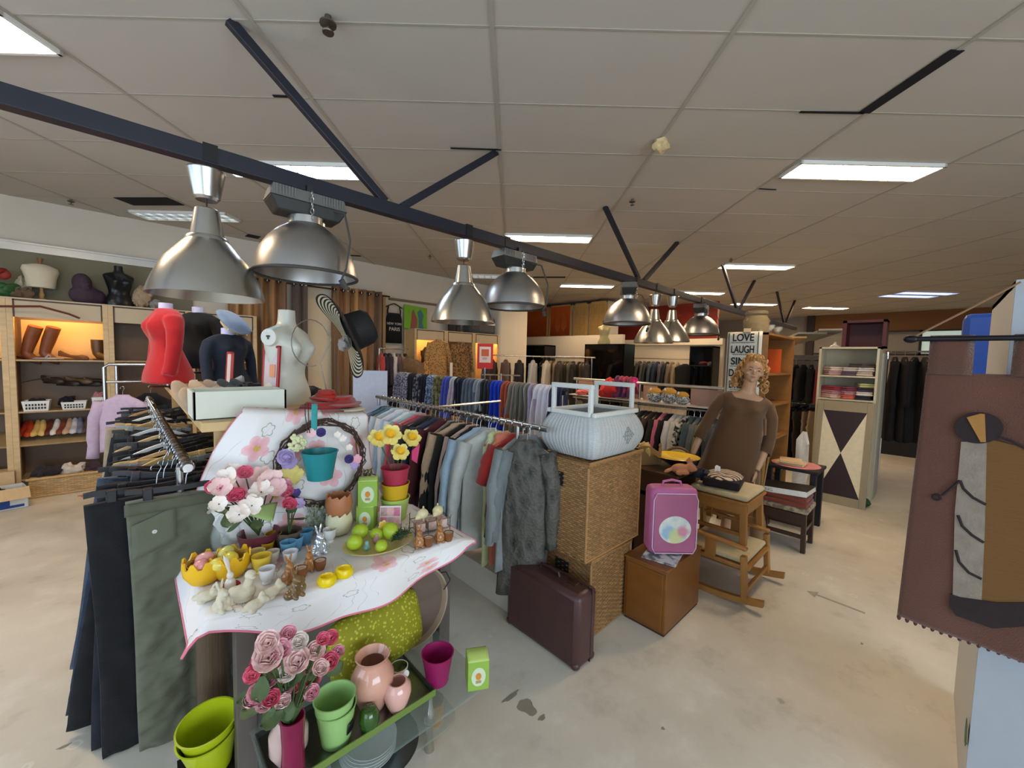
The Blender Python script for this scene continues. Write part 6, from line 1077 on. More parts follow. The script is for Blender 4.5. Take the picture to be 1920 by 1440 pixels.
for i in range(3): heap('handbag', f'dark handbag in the black glass cabinet, {["left", "middle", "right"][i]} one', 'bag', (7.4, 4.55+.25*i, .96), (52, 46, 46), (.09, .1, .2), 100+i, 'handbags in the glass cabinet')
blackcab('black open cabinet with a red cloth, at the right of the far partition', 9.5, 9.9, 3.45, 3.98, 2.0, (.5, 1.0, 1.55)); heap('folded_garment', 'red cloth on the shelf of the right black cabinet', 'clothes', (9.68, 3.75, 1.56), (150, 40, 40), (.1, .14, .1), 111); heap('folded_garment', 'grey cloth beside the red one in the right black cabinet', 'clothes', (9.68, 3.56, 1.56), (110, 106, 104), (.1, .08, .1), 112)
R7 = thing('clothes_rack', 'wall rail of dark clothes at the back, left of the black glass cabinet', 'clothes rack', (7.5, 0, 0)); MB().tube([(0, 5.32, 1.65), (0, 6.85, 1.65)], .013, 8).build('rail', metal((216, 206, 190), .4), R7)
for y in (5.36, 6.83): MB().tube([(0, y, 1.65), (.2, y, 1.65)], .012, 8).build('bracket', STEEL, R7)
nm7 = ['grey black', 'brick red', 'dark plum', 'khaki', 'brown', 'sand beige', 'dark brown', 'taupe', 'olive brown', 'charcoal', 'grey', 'dark olive', 'stone', 'black', 'umber', 'slate']; c7 = [(54, 56, 58), (120, 44, 38), (44, 34, 42), (128, 118, 92), (74, 58, 46), (146, 132, 110), (56, 46, 38), (110, 100, 88), (84, 74, 58), (48, 46, 44), (96, 92, 86), (66, 62, 48), (136, 126, 112), (34, 32, 32), (80, 64, 50), (70, 70, 70)]
for i in range(16): garment('trousers', f'{nm7[i]} trousers on the left back wall rail', 'trousers', 'trousers on the left back rail', (7.5, 6.78-.088*i, 1.65), rnd.uniform(-.1, .1), fab(c7[i]), .95, .3, .05, 0, 120+i, simple=True)
R8 = thing('clothes_rack', 'wall rail of blouses at the back, right of the black glass cabinet', 'clothes rack', (9.75, 0, 0)); MB().tube([(0, 3.98, 1.7), (0, 5.9, 1.7)], .014, 8).build('rail', metal((200, 190, 176), .4), R8)
for y in (4.0, 5.88): MB().tube([(0, y, 1.7), (.2, y, 1.7)], .012, 8).build('bracket', STEEL, R8)
nm8 = ['black and white', 'black', 'zebra print', 'dark grey', 'smoke grey', 'graphite', 'petrol blue', 'navy', 'purple grey', 'midnight', 'bronze brown', 'sand']; c8 = [(60, 58, 58), (26, 26, 28), (110, 106, 100), (56, 56, 58), (76, 74, 74), (48, 50, 52), (60, 72, 82), (34, 46, 70), (76, 70, 80), (28, 32, 46), (104, 90, 72), (134, 118, 92)]
for i in range(12): garment('blouse', f'{nm8[i]} blouse on the right back wall rail', 'blouse', 'blouses on the right back rail', (9.75, 5.75-.125*i, 1.7), rnd.uniform(-.1, .15), fab(c8[i]), .85, .42, .07, .5, 140+i, simple=True)
garment('tank_top', 'black sleeveless top facing forward at the right end of the back wall rail', 'top', None, (9.62, 4.12, 1.66), RAD(-60), fab((14, 14, 16)), .85, .46, .06, 0, 160, HANGW, simple=True)
dressform('small dress form in a pale yellow-green blouse above the black glass cabinet', (7.3, 4.88, 1.97), RAD(-50), mat('lemon_blouse', (196, 188, 140), .8, var=.15, bump=.5), .78); MB().ell((0, 0, .46), (.04, .04, .05)).build('cap', BLACKP, bpy.context.scene.objects[[o.name for o in bpy.context.scene.objects if o.name.startswith('dress_form')][-1]])
# wooden art cabinets high up behind the partition
RUST = NT('rust_art'); gr = RUST.add('SeparateXYZ'); RUST.t.links.new(RUST.tc.outputs['Object'], gr.inputs[0]); RUST.set(RUST.b.inputs['Base Color'], RUST.mix(RUST.step(RUST.math('ADD', gr.outputs[2], RUST.math('MULTIPLY', RUST.noise(3, 4), .5)), .2, .9), lin((110, 46, 18)), lin((206, 98, 30)))); RUST.b.inputs['Roughness'].default_value = .7
PLY = wood((206, 168, 104), (3, 3, 14))
for i, (a, b, kind) in enumerate([(8.0, 8.95, 0), (7.12, 7.95, 0), (6.56, 7.06, 1), (5.95, 6.52, 1)]):
    o = thing('wall_cabinet', ['rust-red art panel cabinet high on the back, leftmost', 'orange art panel cabinet with hanging tie shapes high on the back', 'pale wooden cabinet door high on the back, left one', 'pale wooden cabinet door high on the back, right one'][i], 'cabinet', (9.0, a, 2.2), 0, 'cabinets high on the back wall'); w = b-a
    MB().box(.02, .55, 0, w, 0, .98).build('carcass', mat('white_board'), o, smooth=False); MB().box(0, .02, 0, .05, 0, .98).box(0, .02, w-.05, w, 0, .98).box(0, .02, 0, w, 0, .1).box(0, .02, 0, w, .94, .98).build('frame', PLY, o, smooth=False)
    MB().box(-.004, .004, .05, w-.05, .1, .94).build('panel', RUST.m if not kind else PLY, o, smooth=False)
    if i == 1:
        for k in range(2): MB().prism([(.22+.24*k, .8), (.3+.24*k, .8), (.36+.24*k, .34), (.27+.2*k, .22), (.16+.24*k, .36)], .012, Matrix(((0, 0, 1, -.016), (1, 0, 0, 0), (0, 1, 0, 0), (0, 0, 0, 1)))).build('tie_shape', mat('tie_orange', (200, 104, 44), .7, var=.2), o, smooth=False)
    if kind:
        for k in range(3): MB().box(-.012, -.004, .06, w-.06, .12+.27*k, .37+.27*k).build('board', wood((204, 164, 98), (3, 14, 3)), o, smooth=False, bevel=.004)
# ---------------------------------------------------------------- wicker hampers, white basket, suitcase
HB = weave((152, 112, 66), 'wicker_brown')
def hamper(label, x0, x1, y0, y1, z0, z1, hole=True):
    o = thing('wicker_hamper', label, 'hamper', ((x0+x1)/2, (y0+y1)/2, z0), 0, 'stacked wicker hampers'); a, b, h = (x1-x0)/2, (y1-y0)/2, z1-z0
    woven_box(-a, a, -b, b, .004, h-.03, row=.0125, col=.03, amp=.0042, faces='xXyY').build('body', HB, o, ang=3, uv=True)
    woven_box(-a-.006, a+.006, -b-.006, b+.006, h-.028, h-.012, .008, .02, .002, 'xXyYt').build('lid', HB, o, ang=3, uv=True)
    MB().tube([(-a-.008, -b-.008, h-.008), (a+.008, -b-.008, h-.008), (a+.008, b+.008, h-.008), (-a-.008, b+.008, h-.008)], .009, 8, closed=True).build('lid_rim', cane((158, 116, 68)), o)
    MB().tube([(-a, -b, .008), (a, -b, .008), (a, b, .008), (-a, b, .008)], .009, 8, closed=True).build('base_rim', cane((158, 116, 68)), o)
    for sx in (-1, 1):
        for sy in (-1, 1): MB().tube([(sx*a, sy*b, .01), (sx*a, sy*b, h-.03)], .007, 6).build('corner_cane', cane((158, 116, 68)), o)
    MB().box(-a-.0062, -a-.0035, -.06, .045, h*.70, h*.84).build('handle_hole', mat('hole_dark', (16, 12, 10), .9, var=0), o, smooth=False); return o
hamper('brown wicker hamper at the bottom of the stack beside the suitcase', 1.86, 2.29, 1.27, 1.7, 0, .475)
hamper('larger brown wicker hamper on top of the stack, under the white basket', 1.79, 2.35, 1.262, 1.72, .475, 1.045)
WW = weave((194, 197, 195), 'white_wicker', .0065, .0115, .55, .07)
o = thing('wicker_basket', 'white wicker basket with two square handles on top of the hamper stack', 'basket', (2.075, 1.445, 1.047), 0)
a, b, hb = .225, .165, .24; R = []; N = 240; NZ = 60
for k in range(NZ+1):
    v = k/NZ; bl = .06*sin(pi*(v*.86+.1))-.012; ring = []
    for j in range(N):
        t = 2*pi*(j+.5)/N; ca, sa = cos(t), sin(t); q = (abs(ca)**12+abs(sa)**12)**(-1/12)
        rib = .0036*(1+sin(j*2*pi/4)*(1))*(.6+.4*sin(v*NZ*1.57*2+(pi if (j//4) % 2 else 0)))
        ring.append(Vector((ca*q*(a+bl)+ca*rib, sa*q*(b+bl)+sa*rib, v*hb)))
    R.append(ring)
mb = MB(); mb.rings(R, cap=False); mb.uv = [(j/N*1.52, k/NZ*.3) for k in range(NZ+1) for j in range(N)]; mb.build('body', WW, o, ang=3, uv=True); MB().box(-a+.02, a-.02, -b+.02, b-.02, .004, .012).build('base', WW, o, smooth=False)
WWP = mat('white_paint_wood', (206, 208, 202), .5, var=.05)
for s in (-1, 1): MB().box(-a-.01, a+.01, s*b-.015, s*b+.015, hb-.005, hb+.022).build('rim_rail', WWP, o, smooth=False, bevel=.008); MB().box(s*a-.015, s*a+.015, -b+.02, b-.02, hb-.005, hb+.022).build('rim_rail', WWP, o, smooth=False, bevel=.008)
for s in (-1, 1):
    x = s*(a-.005); MB().bar((x, -b+.03, hb+.01), (x, -b+.03, hb+.165), .026).bar((x, b-.03, hb+.01), (x, b-.03, hb+.165), .026).bar((x, -b+.015, hb+.165), (x, b-.015, hb+.165), .028).build('handle', WWP, o, smooth=False, bevel=.006)
g = MB()
for i in range(-4, 5):
    for j in range(-4, 5):
        if abs(i)+abs(j) <= 4 and (i+j) % 2 == 0: g.obox((.06+i*.013, -b-.0525+.0009*abs(j), .115+j*.0115), (.013, .004, .009))
g.build('diamond_holes', mat('hole_grey', (150, 152, 148), .9, var=.1), o, smooth=False)
LEA = mat('brown_leather', (72, 46, 44), .38, var=.25, scale=12, bump=.25, bscale=90)
o = thing('suitcase', 'old dark brown leather suitcase standing on the floor before the hampers', 'suitcase', (1.69, 1.43, 0))
MB().box(-.085, .085, -.268, .268, 0, .40).build('shell', LEA, o, smooth=True, bevel=.03, ang=.5); MB().box(-.0865, -.0845+.001, -.235, .235, .03, .37).build('stitched_panel', LEA, o, smooth=False); MB().box(.03, .034, -.27, .27, .005, .405).build('seam', mat('seam_dark', (40, 26, 26), .5), o, smooth=False, bevel=.001)
MB().tube([(0, -.07, .40), (0, -.065, .422), (0, 0, .428), (0, .065, .422), (0, .07, .40)], .009, 8).build('handle', mat('handle_brown', (54, 34, 32), .4), o)
for s in (-1, 1): MB().box(-.01, .03, s*.16-.03, s*.16+.03, .399, .406).build('latch', metal((120, 96, 80), .4), o, smooth=False, bevel=.002)
for sx in (-1, 1):
    for sy in (-1, 1): MB().ell((sx*.062, sy*.245, .022), (.026, .026, .024)).build('corner_cap', LEA, o)
# ---------------------------------------------------------------- wooden chest with the pink case
OAK = wood((118, 72, 26), (3, 3, 12), .35)
o = thing('bedside_cabinet', 'small varnished brown wooden cabinet on the floor under the pink case', 'cabinet', (2.45, 1.12, 0))
MB().box(-.245, .245, -.135, .135, .012, .385).build('body', OAK, o, smooth=False, bevel=.006); MB().box(-.25, .25, -.14, .14, .385, .40).build('top', OAK, o, smooth=False, bevel=.005); MB().box(-.252, -.2445, -.115, .115, .03, .37).build('door', OAK, o, smooth=False, bevel=.004); MB().box(-.24, .24, -.13, .13, 0, .012).build('plinth', mat('sole_dark'), o, smooth=False)
tag(MB().obox((0, 0, .003), (.28, .2, .005)).build('magazine', checkm('magazine_print', (214, 214, 214), (90, 94, 104), 14), smooth=False, loc=(2.4, 1.1, .4005), rz=.2), 'glossy grey magazine lying under the pink case', 'magazine')
PK = mat('pink_nylon', (190, 104, 152), .5, var=.08, bump=.15); PK2 = mat('pink_front', (164, 92, 124), .45, var=.12, scale=9)
o = thing('suitcase', 'pink child suitcase with a pale oval picture standing on the small wooden cabinet', 'suitcase', (2.45, 1.09, .407), RAD(-42)); MB().box(-.15, .15, -.06, .08, .0, .42).build('shell', PK, o, smooth=True, bevel=.035, ang=.5); MB().box(-.132, .132, -.068, -.058, .02, .385).build('front_panel', PK2, o, smooth=True, bevel=.01, ang=.5)
MB().tube([(x*.137/.137, -.0665, z) for x, z in [(-.137, .05), (-.137, .35), (-.12, .39), (.12, .39), (.137, .35), (.137, .05), (.12, .015), (-.12, .015)]], .0035, 6, closed=True).build('piping', mat('piping_pale', (214, 180, 206), .5), o)
def blot(key):
    t = NT(key); x = t.add('SeparateXYZ'); t.t.links.new(t.tc.outputs['Object'], x.inputs[0]); n = t.noise(22, 3); c = t.mix(t.step(n, .4, .6), lin((196, 206, 204)), lin((216, 220, 206)))
    for px, pz, r, cl in ((-.04, -.02, .045, (140, 176, 204)), (.005, -.04, .05, (196, 206, 132)), (.05, -.01, .04, (206, 122, 150)), (.0, -.065, .035, (206, 206, 150))):
        dx = t.math('SUBTRACT', x.outputs[0], px); dz = t.math('SUBTRACT', x.outputs[2], pz); d = t.math('SQRT', t.math('ADD', t.math('MULTIPLY', dx, dx), t.math('MULTIPLY', dz, dz))); c = t.mix(t.step(t.math('ADD', d, t.math('MULTIPLY', n, .03)), r+.02, r, 0, .85), c, lin(cl))
    t.set(t.b.inputs['Base Color'], c); t.b.inputs['Roughness'].default_value = .4; return t.m
MB().lathe([(.001, 0), (.1, 0)], n=40, sy=.86, r=(pi/2, 0, 0)).build('oval_picture', blot('oval_print'), o, loc=(0, -.0692, .165))
MB().tube([(-.06, .01, .42), (-.055, .01, .445), (0, .01, .456), (.055, .01, .445), (.06, .01, .42)], .008, 8).build('handle', PK, o)
# ---------------------------------------------------------------- rocking chair with a stool on it
BW = wood((160, 112, 56), (8, 8, 3), .4)
o = thing('rocking_chair', 'small child-size wooden rocking chair on the floor, carrying a stool', 'chair', (3.16, 1.02, 0))
def pos(pts, w, h, name, par=None): return MB().tube(pts, w, 8, flat=h).build(name, BW, par or o)
for s in (-1, 1):
    X = s*.26; n = 14; mb = MB(); R = []
    for i in range(n+1): y = -.36+.85*i/n; z = .02+.11*((y-.02)/.42)**2*.55; R.append([Vector((X+dx, y, z+dz)) for dx, dz in ((-.016, -.02), (.016, -.02), (.016, .02), (-.016, .02))])
    mb.rings(R).build('rocker', BW, o, smooth=False)
    for y, zt in ((-.25, .34), (.22, .52)): MB().bar((X, y, .05), (X, y+.02, zt), .034, .05).build('leg', BW, o, smooth=False, bevel=.006)
    MB().obox((X, -.02, .40 if s < 0 else .38), (.045, .46, .022), (.06, 0, 0)).build('armrest', BW, o, smooth=False, bevel=.008); MB().bar((X, -.02, .26), (X, -.02, .4), .07, .016).build('slat', BW, o, smooth=False, bevel=.003)
MB().box(-.25, .25, -.26, .22, .235, .26).build('seat', BW, o, smooth=False, bevel=.006); MB().box(-.25, .25, -.255, -.235, .08, .11).build('stretcher', BW, o, smooth=False); MB().box(-.25, .25, .23, .25, .42, .5).build('back_rail', BW, o, smooth=False, bevel=.005)
CUS = fab((196, 180, 140)); tag(MB().obox((0, 0, .02), (.46, .42, .036)).build('seat_cushion', CUS, bevel=.016, smooth=True, ang=3, loc=(3.16, .99, .262)), 'flat beige cushion on the seat of the rocking chair', 'cushion')
o = thing('stool', 'wooden stool with a beige cushion standing on the rocking chair', 'stool', (3.36, 1.06, .302)); st = o
for sx in (-1, 1):
    for sy in (-1, 1): MB().bar((sx*.2, sy*.19, 0), (sx*.185, sy*.175, .30), .045, .04).build('leg', BW, o, smooth=False, bevel=.004)
    MB().box(sx*.2-.012, sx*.2+.012, -.18, .18, .22, .29).build('apron', BW, o, smooth=False); MB().box(sx*.2-.012, sx*.2+.012, -.18, .18, .06, .085).build('rung', BW, o, smooth=False)
for sy in (-1, 1): MB().box(-.19, .19, sy*.19-.012, sy*.19+.012, .22, .29).build('apron', BW, o, smooth=False)
MB().box(-.22, .22, -.215, .215, .29, .312).build('seat', BW, o, smooth=False, bevel=.005)
tag(MB().obox((0, 0, .022), (.42, .41, .042)).build('seat_cushion', CUS, bevel=.018, smooth=True, ang=3, loc=(3.36, 1.06, .616)), 'thick beige cushion on top of the wooden stool', 'cushion')
ZB = NT('zebra_print'); wv = ZB.add('TexWave', {'Scale': 14, 'Distortion': 7, 'Detail': 1}); ZB.t.links.new(ZB.tc.outputs['Object'], wv.inputs['Vector']); ZB.set(ZB.b.inputs['Base Color'], ZB.mix(ZB.math('GREATER_THAN', wv.outputs['Fac'], .5), lin((60, 40, 36)), lin((206, 190, 170)))); ZB.b.inputs['Roughness'].default_value = .8
o = thing('handbag', 'zebra print bag with dark sides lying on the stool cushion', 'bag', (3.34, 1.08, .662), RAD(10)); o.scale = (1.3, 1.25, 1.2); MB().obox((0, 0, .03), (.24, .2, .055)).build('sides', fab((34, 24, 26)), o, bevel=.01); MB().ell((0, 0, .06), (.125, .105, .026)).build('top', ZB.m, o)
heap('folded_garment', 'dark navy bunched cloth beside the zebra print bag', 'clothes', (3.24, 1.22, .68), (36, 42, 60), (.08, .07, .11), 121); tag(MB().grid(lambda u, v: Vector((.04*(u-.5), .01*sin(u*4), .07*v-.02*abs(u-.5))), 4, 4).build('paper_tag', WHITEP, solid=.002, loc=(3.3, 1.12, .74), rz=-.7), 'crumpled white paper sticking up from the zebra bag', 'paper')
# ---------------------------------------------------------------- dark sewing cabinet with toys
DW = wood((70, 48, 34), (12, 3, 3), .35)
o = thing('side_cabinet', 'dark wooden cabinet with an open front behind the pink case', 'cabinet', (3.02, 1.42, 0)); MB().box(-.2, .24, -.2, .18, .76, .785).build('top', DW, o, smooth=False, bevel=.006); MB().box(-.18, .22, -.18, .16, .58, .61).build('shelf', DW, o, smooth=False); MB().box(-.18, .22, .13, .16, .05, .76).build('back', DW, o, smooth=False)
for x in (-.18, .2): MB().box(x, x+.02, -.17, .16, 0, .76).build('side', DW, o, smooth=False)
o = thing('plate', 'bright yellow wide bowl with a dark outside on the dark cabinet', 'bowl', (3.1, 1.36, .80)); o.scale = (1.2, 1.2, 1.1); MB().lathe([(.145, .062), (.1, .05), (.06, .04), (.001, .038)], n=44).build('inside', ceram((226, 186, 20)), o); MB().lathe([(.001, 0), (.05, 0), (.07, .015), (.12, .045), (.147, .062), (.145, .064)], n=44).build('outside', ceram((46, 32, 52)), o)
PL = mat('plush_tan', (190, 132, 96), .95, var=.12, bump=.4, bscale=140); mb = MB()
for c, r, rt in [((0, 0, .04), (.07, .04, .038), None), ((.075, -.01, .05), (.04, .032, .034), None), ((.1, -.025, .04), (.02, .018, .016), None), ((-.09, .0, .03), (.045, .014, .014), (0, -.3, .2)), ((.02, -.045, .02), (.03, .016, .016), None), ((-.03, -.045, .02), (.032, .018, .018), None), ((.07, .015, .1), (.01, .012, .025), (.3, .4, 0)), ((.095, .01, .095), (.01, .012, .022), (0, .7, 0))]: mb.ell(c, r, 12, 8, rt)
o = mb.blob('plush_kangaroo', PL, None, .006, 3, (2.9, 1.24, .787), RAD(-35)); tag(o, 'tan plush kangaroo lying at the front edge of the dark cabinet', 'toy')
o = thing('doll_bed', 'wooden doll bed with carved headboard behind the yellow bowl', 'toy', (2.93, 1.56, .787), RAD(-30)); HBW = wood((150, 120, 78), (8, 8, 3))
MB().prism([(-.13, 0), (.13, 0), (.13, .1), (.1, .12), (.05, .15), (0, .158), (-.05, .15), (-.1, .12), (-.13, .1)], .016, Matrix.Rotation(pi/2, 4, 'X')).build('headboard', HBW, o, smooth=False, bevel=.003, loc=(0, -.02, 0))
for s in (-1, 1): MB().lathe([(.001, 0), (.012, 0), (.012, .13), (.008, .14), (.015, .155), (.008, .17), (.001, .171)], n=14).build('post', HBW, o, loc=(s*.14, -.03, 0))
MB().box(-.13, .13, -.02, .12, .03, .05).build('bed_base', HBW, o, smooth=False)
heap('doll', 'blond doll with a pink dress lying in the doll bed', 'doll', (2.99, 1.56, .84), (206, 176, 110), (.08, .05, .12), 131); o = thing('chair_back', 'small chair with a rounded beige padded back behind the yellow bowl', 'chair', (3.4, 1.5, 0), RAD(-40)); MB().prism([(.13*cos(RAD(a)), .12*sin(RAD(a))) for a in range(0, 181, 15)], .03, Matrix.Translation((0, 0, .74)) @ Matrix.Rotation(pi/2, 4, 'X')).build('backrest', fab((190, 166, 120)), o, bevel=.008); MB().tube([(.14*cos(RAD(a)), -.015, .74+.13*sin(RAD(a))) for a in range(0, 181, 15)], .012, 8).build('back_frame', wood((110, 70, 40)), o); MB().box(-.14, .14, -.14, .14, .4, .44).build('seat', fab((190, 166, 120)), o, bevel=.01)
for sx in (-1, 1):
    for sy in (-1, 1): MB().box(sx*.12-.014, sx*.12+.014, sy*.12-.014, sy*.12+.014, 0, .4 if sy < 0 else .76).build('leg', wood((110, 70, 40)), o, smooth=False)
# ---------------------------------------------------------------- the mannequin in the brown dress
SK = mat('mannequin_skin', (184, 142, 108), .45, var=.06, scale=6)
o = thing('mannequin', 'female mannequin with blond curls in a plain brown dress, left hand low', 'mannequin', (3.74, 1.29, 0), RAD(-46), rot=(0, RAD(9), RAD(-66)))
# local: front is -Y, image right is +X
mb = MB(); H0 = (.0, -.01, 1.56)
def limb(pts, r, n=14, flat=1.): mb.tube(pts, r, n, flat=flat)
mb.rings(resample([[p+Vector((0, 0, .86)) for p in rg] for rg in torso_rings(1.05, .05)]))
limb([(0, 0, 1.36), (.0, -.01, 1.44), (0, -.015, 1.5)], [.052, .047, .05])
mb.ell((0, -.005, 1.575), (.072, .088, .098)).ell((0, -.035, 1.53), (.055, .052, .062)).ell((0, -.088, 1.56), (.0125, .02, .018)).ell((0, -.094, 1.548), (.013, .012, .009))
mb.ell((0, -.078, 1.522), (.022, .012, .0055)).ell((0, -.078, 1.513), (.018, .012, .006)).ell((0, -.072, 1.488), (.018, .016, .014))
for s in (-1, 1):
    mb.ell((s*.03, -.074, 1.583), (.017, .012, .006)).ell((s*.04, -.062, 1.545), (.02, .02, .018)).ell((s*.03, -.077, 1.568), (.012, .009, .007)); mb.ell((s*.075, .0, 1.56), (.01, .02, .03))
limb([(-.16, 0, 1.27), (-.2, .0, 1.2), (-.25, .0, 1.03), (-.275, -.02, .98), (-.3, -.06, .83), (-.31, -.075, .76)], [.05, .046, .038, .035, .028, .023]); limb([(.16, 0, 1.27), (.205, 0, 1.2), (.235, .01, 1.03), (.235, 0, .98), (.205, -.07, .84), (.19, -.09, .76)], [.05, .046, .038, .035, .028, .023])
for s, hx, hy, hz in ((-1, -.315, -.08, .72), (1, .182, -.1, .71)):
    mb.ell((hx, hy, hz), (.018, .03, .045), rot=(.25, 0, 0)); 
    for k in range(4): f = (-.022+.0145*k); ln = (.07, .082, .078, .062)[k]; limb([(hx, hy+f, hz-.035), (hx+s*.004, hy+f*1.25-.006, hz-.035-ln*.5), (hx-s*.008, hy+f*1.3-.016, hz-.035-ln)], [.0095, .0085, .0065], 8)
    limb([(hx, hy-.022, hz+.015), (hx-s*.012, hy-.045, hz-.02), (hx-s*.014, hy-.052, hz-.05)], [.012, .0105, .007], 8)
for s in (-1, 1): limb([(s*.08, 0, .88), (s*.09, 0, .7), (s*.085, -.01, .48), (s*.085, .01, .4), (s*.085, .025, .28), (s*.085, .02, .1), (s*.085, .0, .06)], [.085, .075, .05, .05, .05, .032, .034]); mb.ell((s*.088, -.05, .035), (.038, .1, .03))
mb.blob('body', SK, o, .0055, 3)
DR = mat('brown_dress', (88, 60, 32), .92, var=.07, scale=5, bump=.3, bscale=300, sheen=.25); mb = MB()
ext = [(-.36, .235, .155, .16), (-.28, .226, .15, .155), (-.18, .212, .142, .148), (-.08, .196, .134, .142), (.02, .182, .126, .132), (.1, .165, .116, .114), (.18, .15, .11, .1), (.24, .148, .108, .096)]
TR2 = TR; rg = torso_rings(1.05, .052, infl=.012, top=.48, bot=.29, ext=ext); R = []
for k, ring in enumerate(resample(rg)): R.append([p+Vector((0, 0, .86-(max(0, (p.z-.462)/.042)*.075*max(0, 1-(p.x/.13)**2) if p.y < .02 else 0))) + (Vector((p.x, p.y, 0)).normalized()*(.012*sin(7*math.atan2(p.y, p.x)+1)*max(0, .1-p.z)*2.4) if p.z < .1 else Vector()) for p in ring])
mb.rings(R, cap=False)
dr = mb.build('dress', DR, o, ang=3, solid=.006)
for s, P in ((-1, [(-.13, 0, 1.29), (-.17, 0, 1.285), (-.21, 0, 1.2), (-.25, 0, 1.06), (-.272, -.02, .98), (-.29, -.045, .9)]), (1, [(.13, 0, 1.29), (.17, 0, 1.285), (.215, 0, 1.2), (.24, .01, 1.06), (.24, 0, .97), (.222, -.04, .9)])): MB().tube(P, [.05, .056, .05, .045, .045, .05], 18, cap=False).build('sleeve', DR, o, ang=3, solid=.004)
mb = MB(); g = random.Random(4); HR = mat('hair_blond', (170, 124, 70), .5, var=.35, scale=50, bump=.4, bscale=90)
mb.ell((0, .03, 1.6), (.09, .092, .095))
for i in range(155):
    a = g.uniform(RAD(-25), RAD(205)); z = g.uniform(1.42, 1.69);
    if i > 125: a = g.uniform(RAD(200), RAD(340)); z = g.uniform(1.655, 1.69)
    rr = .085+.035*max(0, (1.64-z)/.2)
    if z > 1.62: rr *= max(.2, 1-(z-1.62)*9)
    c = Vector((rr*cos(a), .02+rr*.95*sin(a), z)); r = g.uniform(.014, .024); ax = Vector((g.uniform(-1, 1), g.uniform(-1, 1), g.uniform(-.4, .4))).normalized(); u = ax.orthogonal().normalized(); w = ax.cross(u)
    mb.tube([c+(u*cos(t)+w*sin(t))*r+ax*(.004*t) for t in [k*.75 for k in range(9)]], .0085, 6)
mb.build('hair', HR, o)
for s in (-1, 1): MB().ell((s*.03, -.083, 1.574), (.011, .006, .0055)).build('eye', mat('eye_dark', (70, 54, 44), .3), o); MB().tube([(s*.014, -.086, 1.592), (s*.03, -.087, 1.598), (s*.047, -.079, 1.592)], .0028, 5).build('eyebrow', mat('brow', (104, 72, 46), .7), o)
MB().ell((0, -.088, 1.518), (.019, .006, .0075)).build('lips', mat('lips', (172, 104, 88), .45), o)
# ---------------------------------------------------------------- tall bookcase with the word poster
BC = wood((146, 100, 48), (3, 3, 10), .45); o = thing('bookcase', 'tall brown wooden bookcase behind the mannequin, open to the right', 'bookcase', (4.36, 1.1, 0))
MB().box(0, .02, 0, .36, 0, 1.91).build('side_panel', BC, o, smooth=False); MB().box(1.03, 1.05, 0, .36, 0, 1.91).build('side_panel', BC, o, smooth=False); MB().box(0, 1.05, .345, .36, 0, 1.91).build('back_panel', BC, o, smooth=False); MB().box(0, 1.05, 0, .36, 1.89, 1.91).build('top_panel', BC, o, smooth=False)
for z in (.06, .45, .84, 1.2, 1.52): MB().box(.02, 1.03, .01, .345, z-.02, z).build('shelf', BC, o, smooth=False)
po = thing('poster', 'tall white word poster hanging on the bookcase side', 'poster', (4.357, 1.12, 1.91), -pi/2)
MB().grid(lambda u, v: Vector((-.335+.31*u, -.006-.012*sin(pi*u)*.5+.006*(v < .02), .012-.98*v)), 8, 20).build('sheet', mat('poster_paper', (206, 200, 182), .7, var=.03), po, solid=.002)
PI_ = mat('poster_ink', (26, 24, 22), .7, var=0)
for x in (-.318, -.058): MB().box(x, x+.006, -.0165, -.0145, -.96, .005).build('border', PI_, po, smooth=False)
z = -.078
for big, small in (('LOVE', "LIKE YOU'VE NEVER BEEN HURT"), ('LAUGH', 'LIKE NO ONE IS LISTENING'), ('SING', 'AS IF NO ONE CAN HEAR YOU'), ('DANCE', 'LIKE NOBODY IS WATCHING'), ('DREAM', 'AS IF ANYTHING IS POSSIBLE'), ('LIVE', 'LIKE HEAVEN IS ON EARTH')):
    tw = {'LOVE': 1.0, 'LAUGH': .79, 'SING': 1.12, 'DANCE': .84, 'DREAM': .8, 'LIVE': 1.12}[big]
    text('word', big, .1, PI_, po, (-.187, -.0175, z), (pi/2, 0, 0), .0006, 'CENTER', tw*.8, 1, .022); text('small_line', small, .017, mat('poster_ink_soft', (90, 84, 76), .7, var=0), po, (-.187, -.0172, z-.022), (pi/2, 0, 0), .0004, 'CENTER', .86, 1, .02); z -= .116
o = thing('glass_jar', 'big clear glass jar with a lid on top of the word poster bookcase', 'jar', (4.62, 1.28, 1.912)); MB().lathe([(.001, .004), (.1, .004), (.115, .02), (.118, .14), (.1, .17), (.095, .185), (.09, .185), (.096, .168), (.11, .14), (.108, .02), (.001, .01)], n=32).build('glass', mat('brown_glass', (170, 150, 110), .04, var=0, alpha=.35), o); MB().lathe([(.001, .2), (.1, .2), (.104, .215), (.1, .23), (.001, .235)], n=32).build('lid', mat('lid_glass', (150, 130, 96), .1, alpha=.6), o)
heap('folded_garment', 'dark rumpled things inside the big glass jar', 'clothes', (4.62, 1.28, 1.925), (60, 44, 36), (.08, .08, .12), 141); tag(MB().box(-.16, .16, -.03, .03, 0, .035).build('book', mat('tan_card'), smooth=False, loc=(4.42, 1.3, 1.912), rz=.3), 'tan book lying on the bookcase top at the left of the glass jar', 'book')
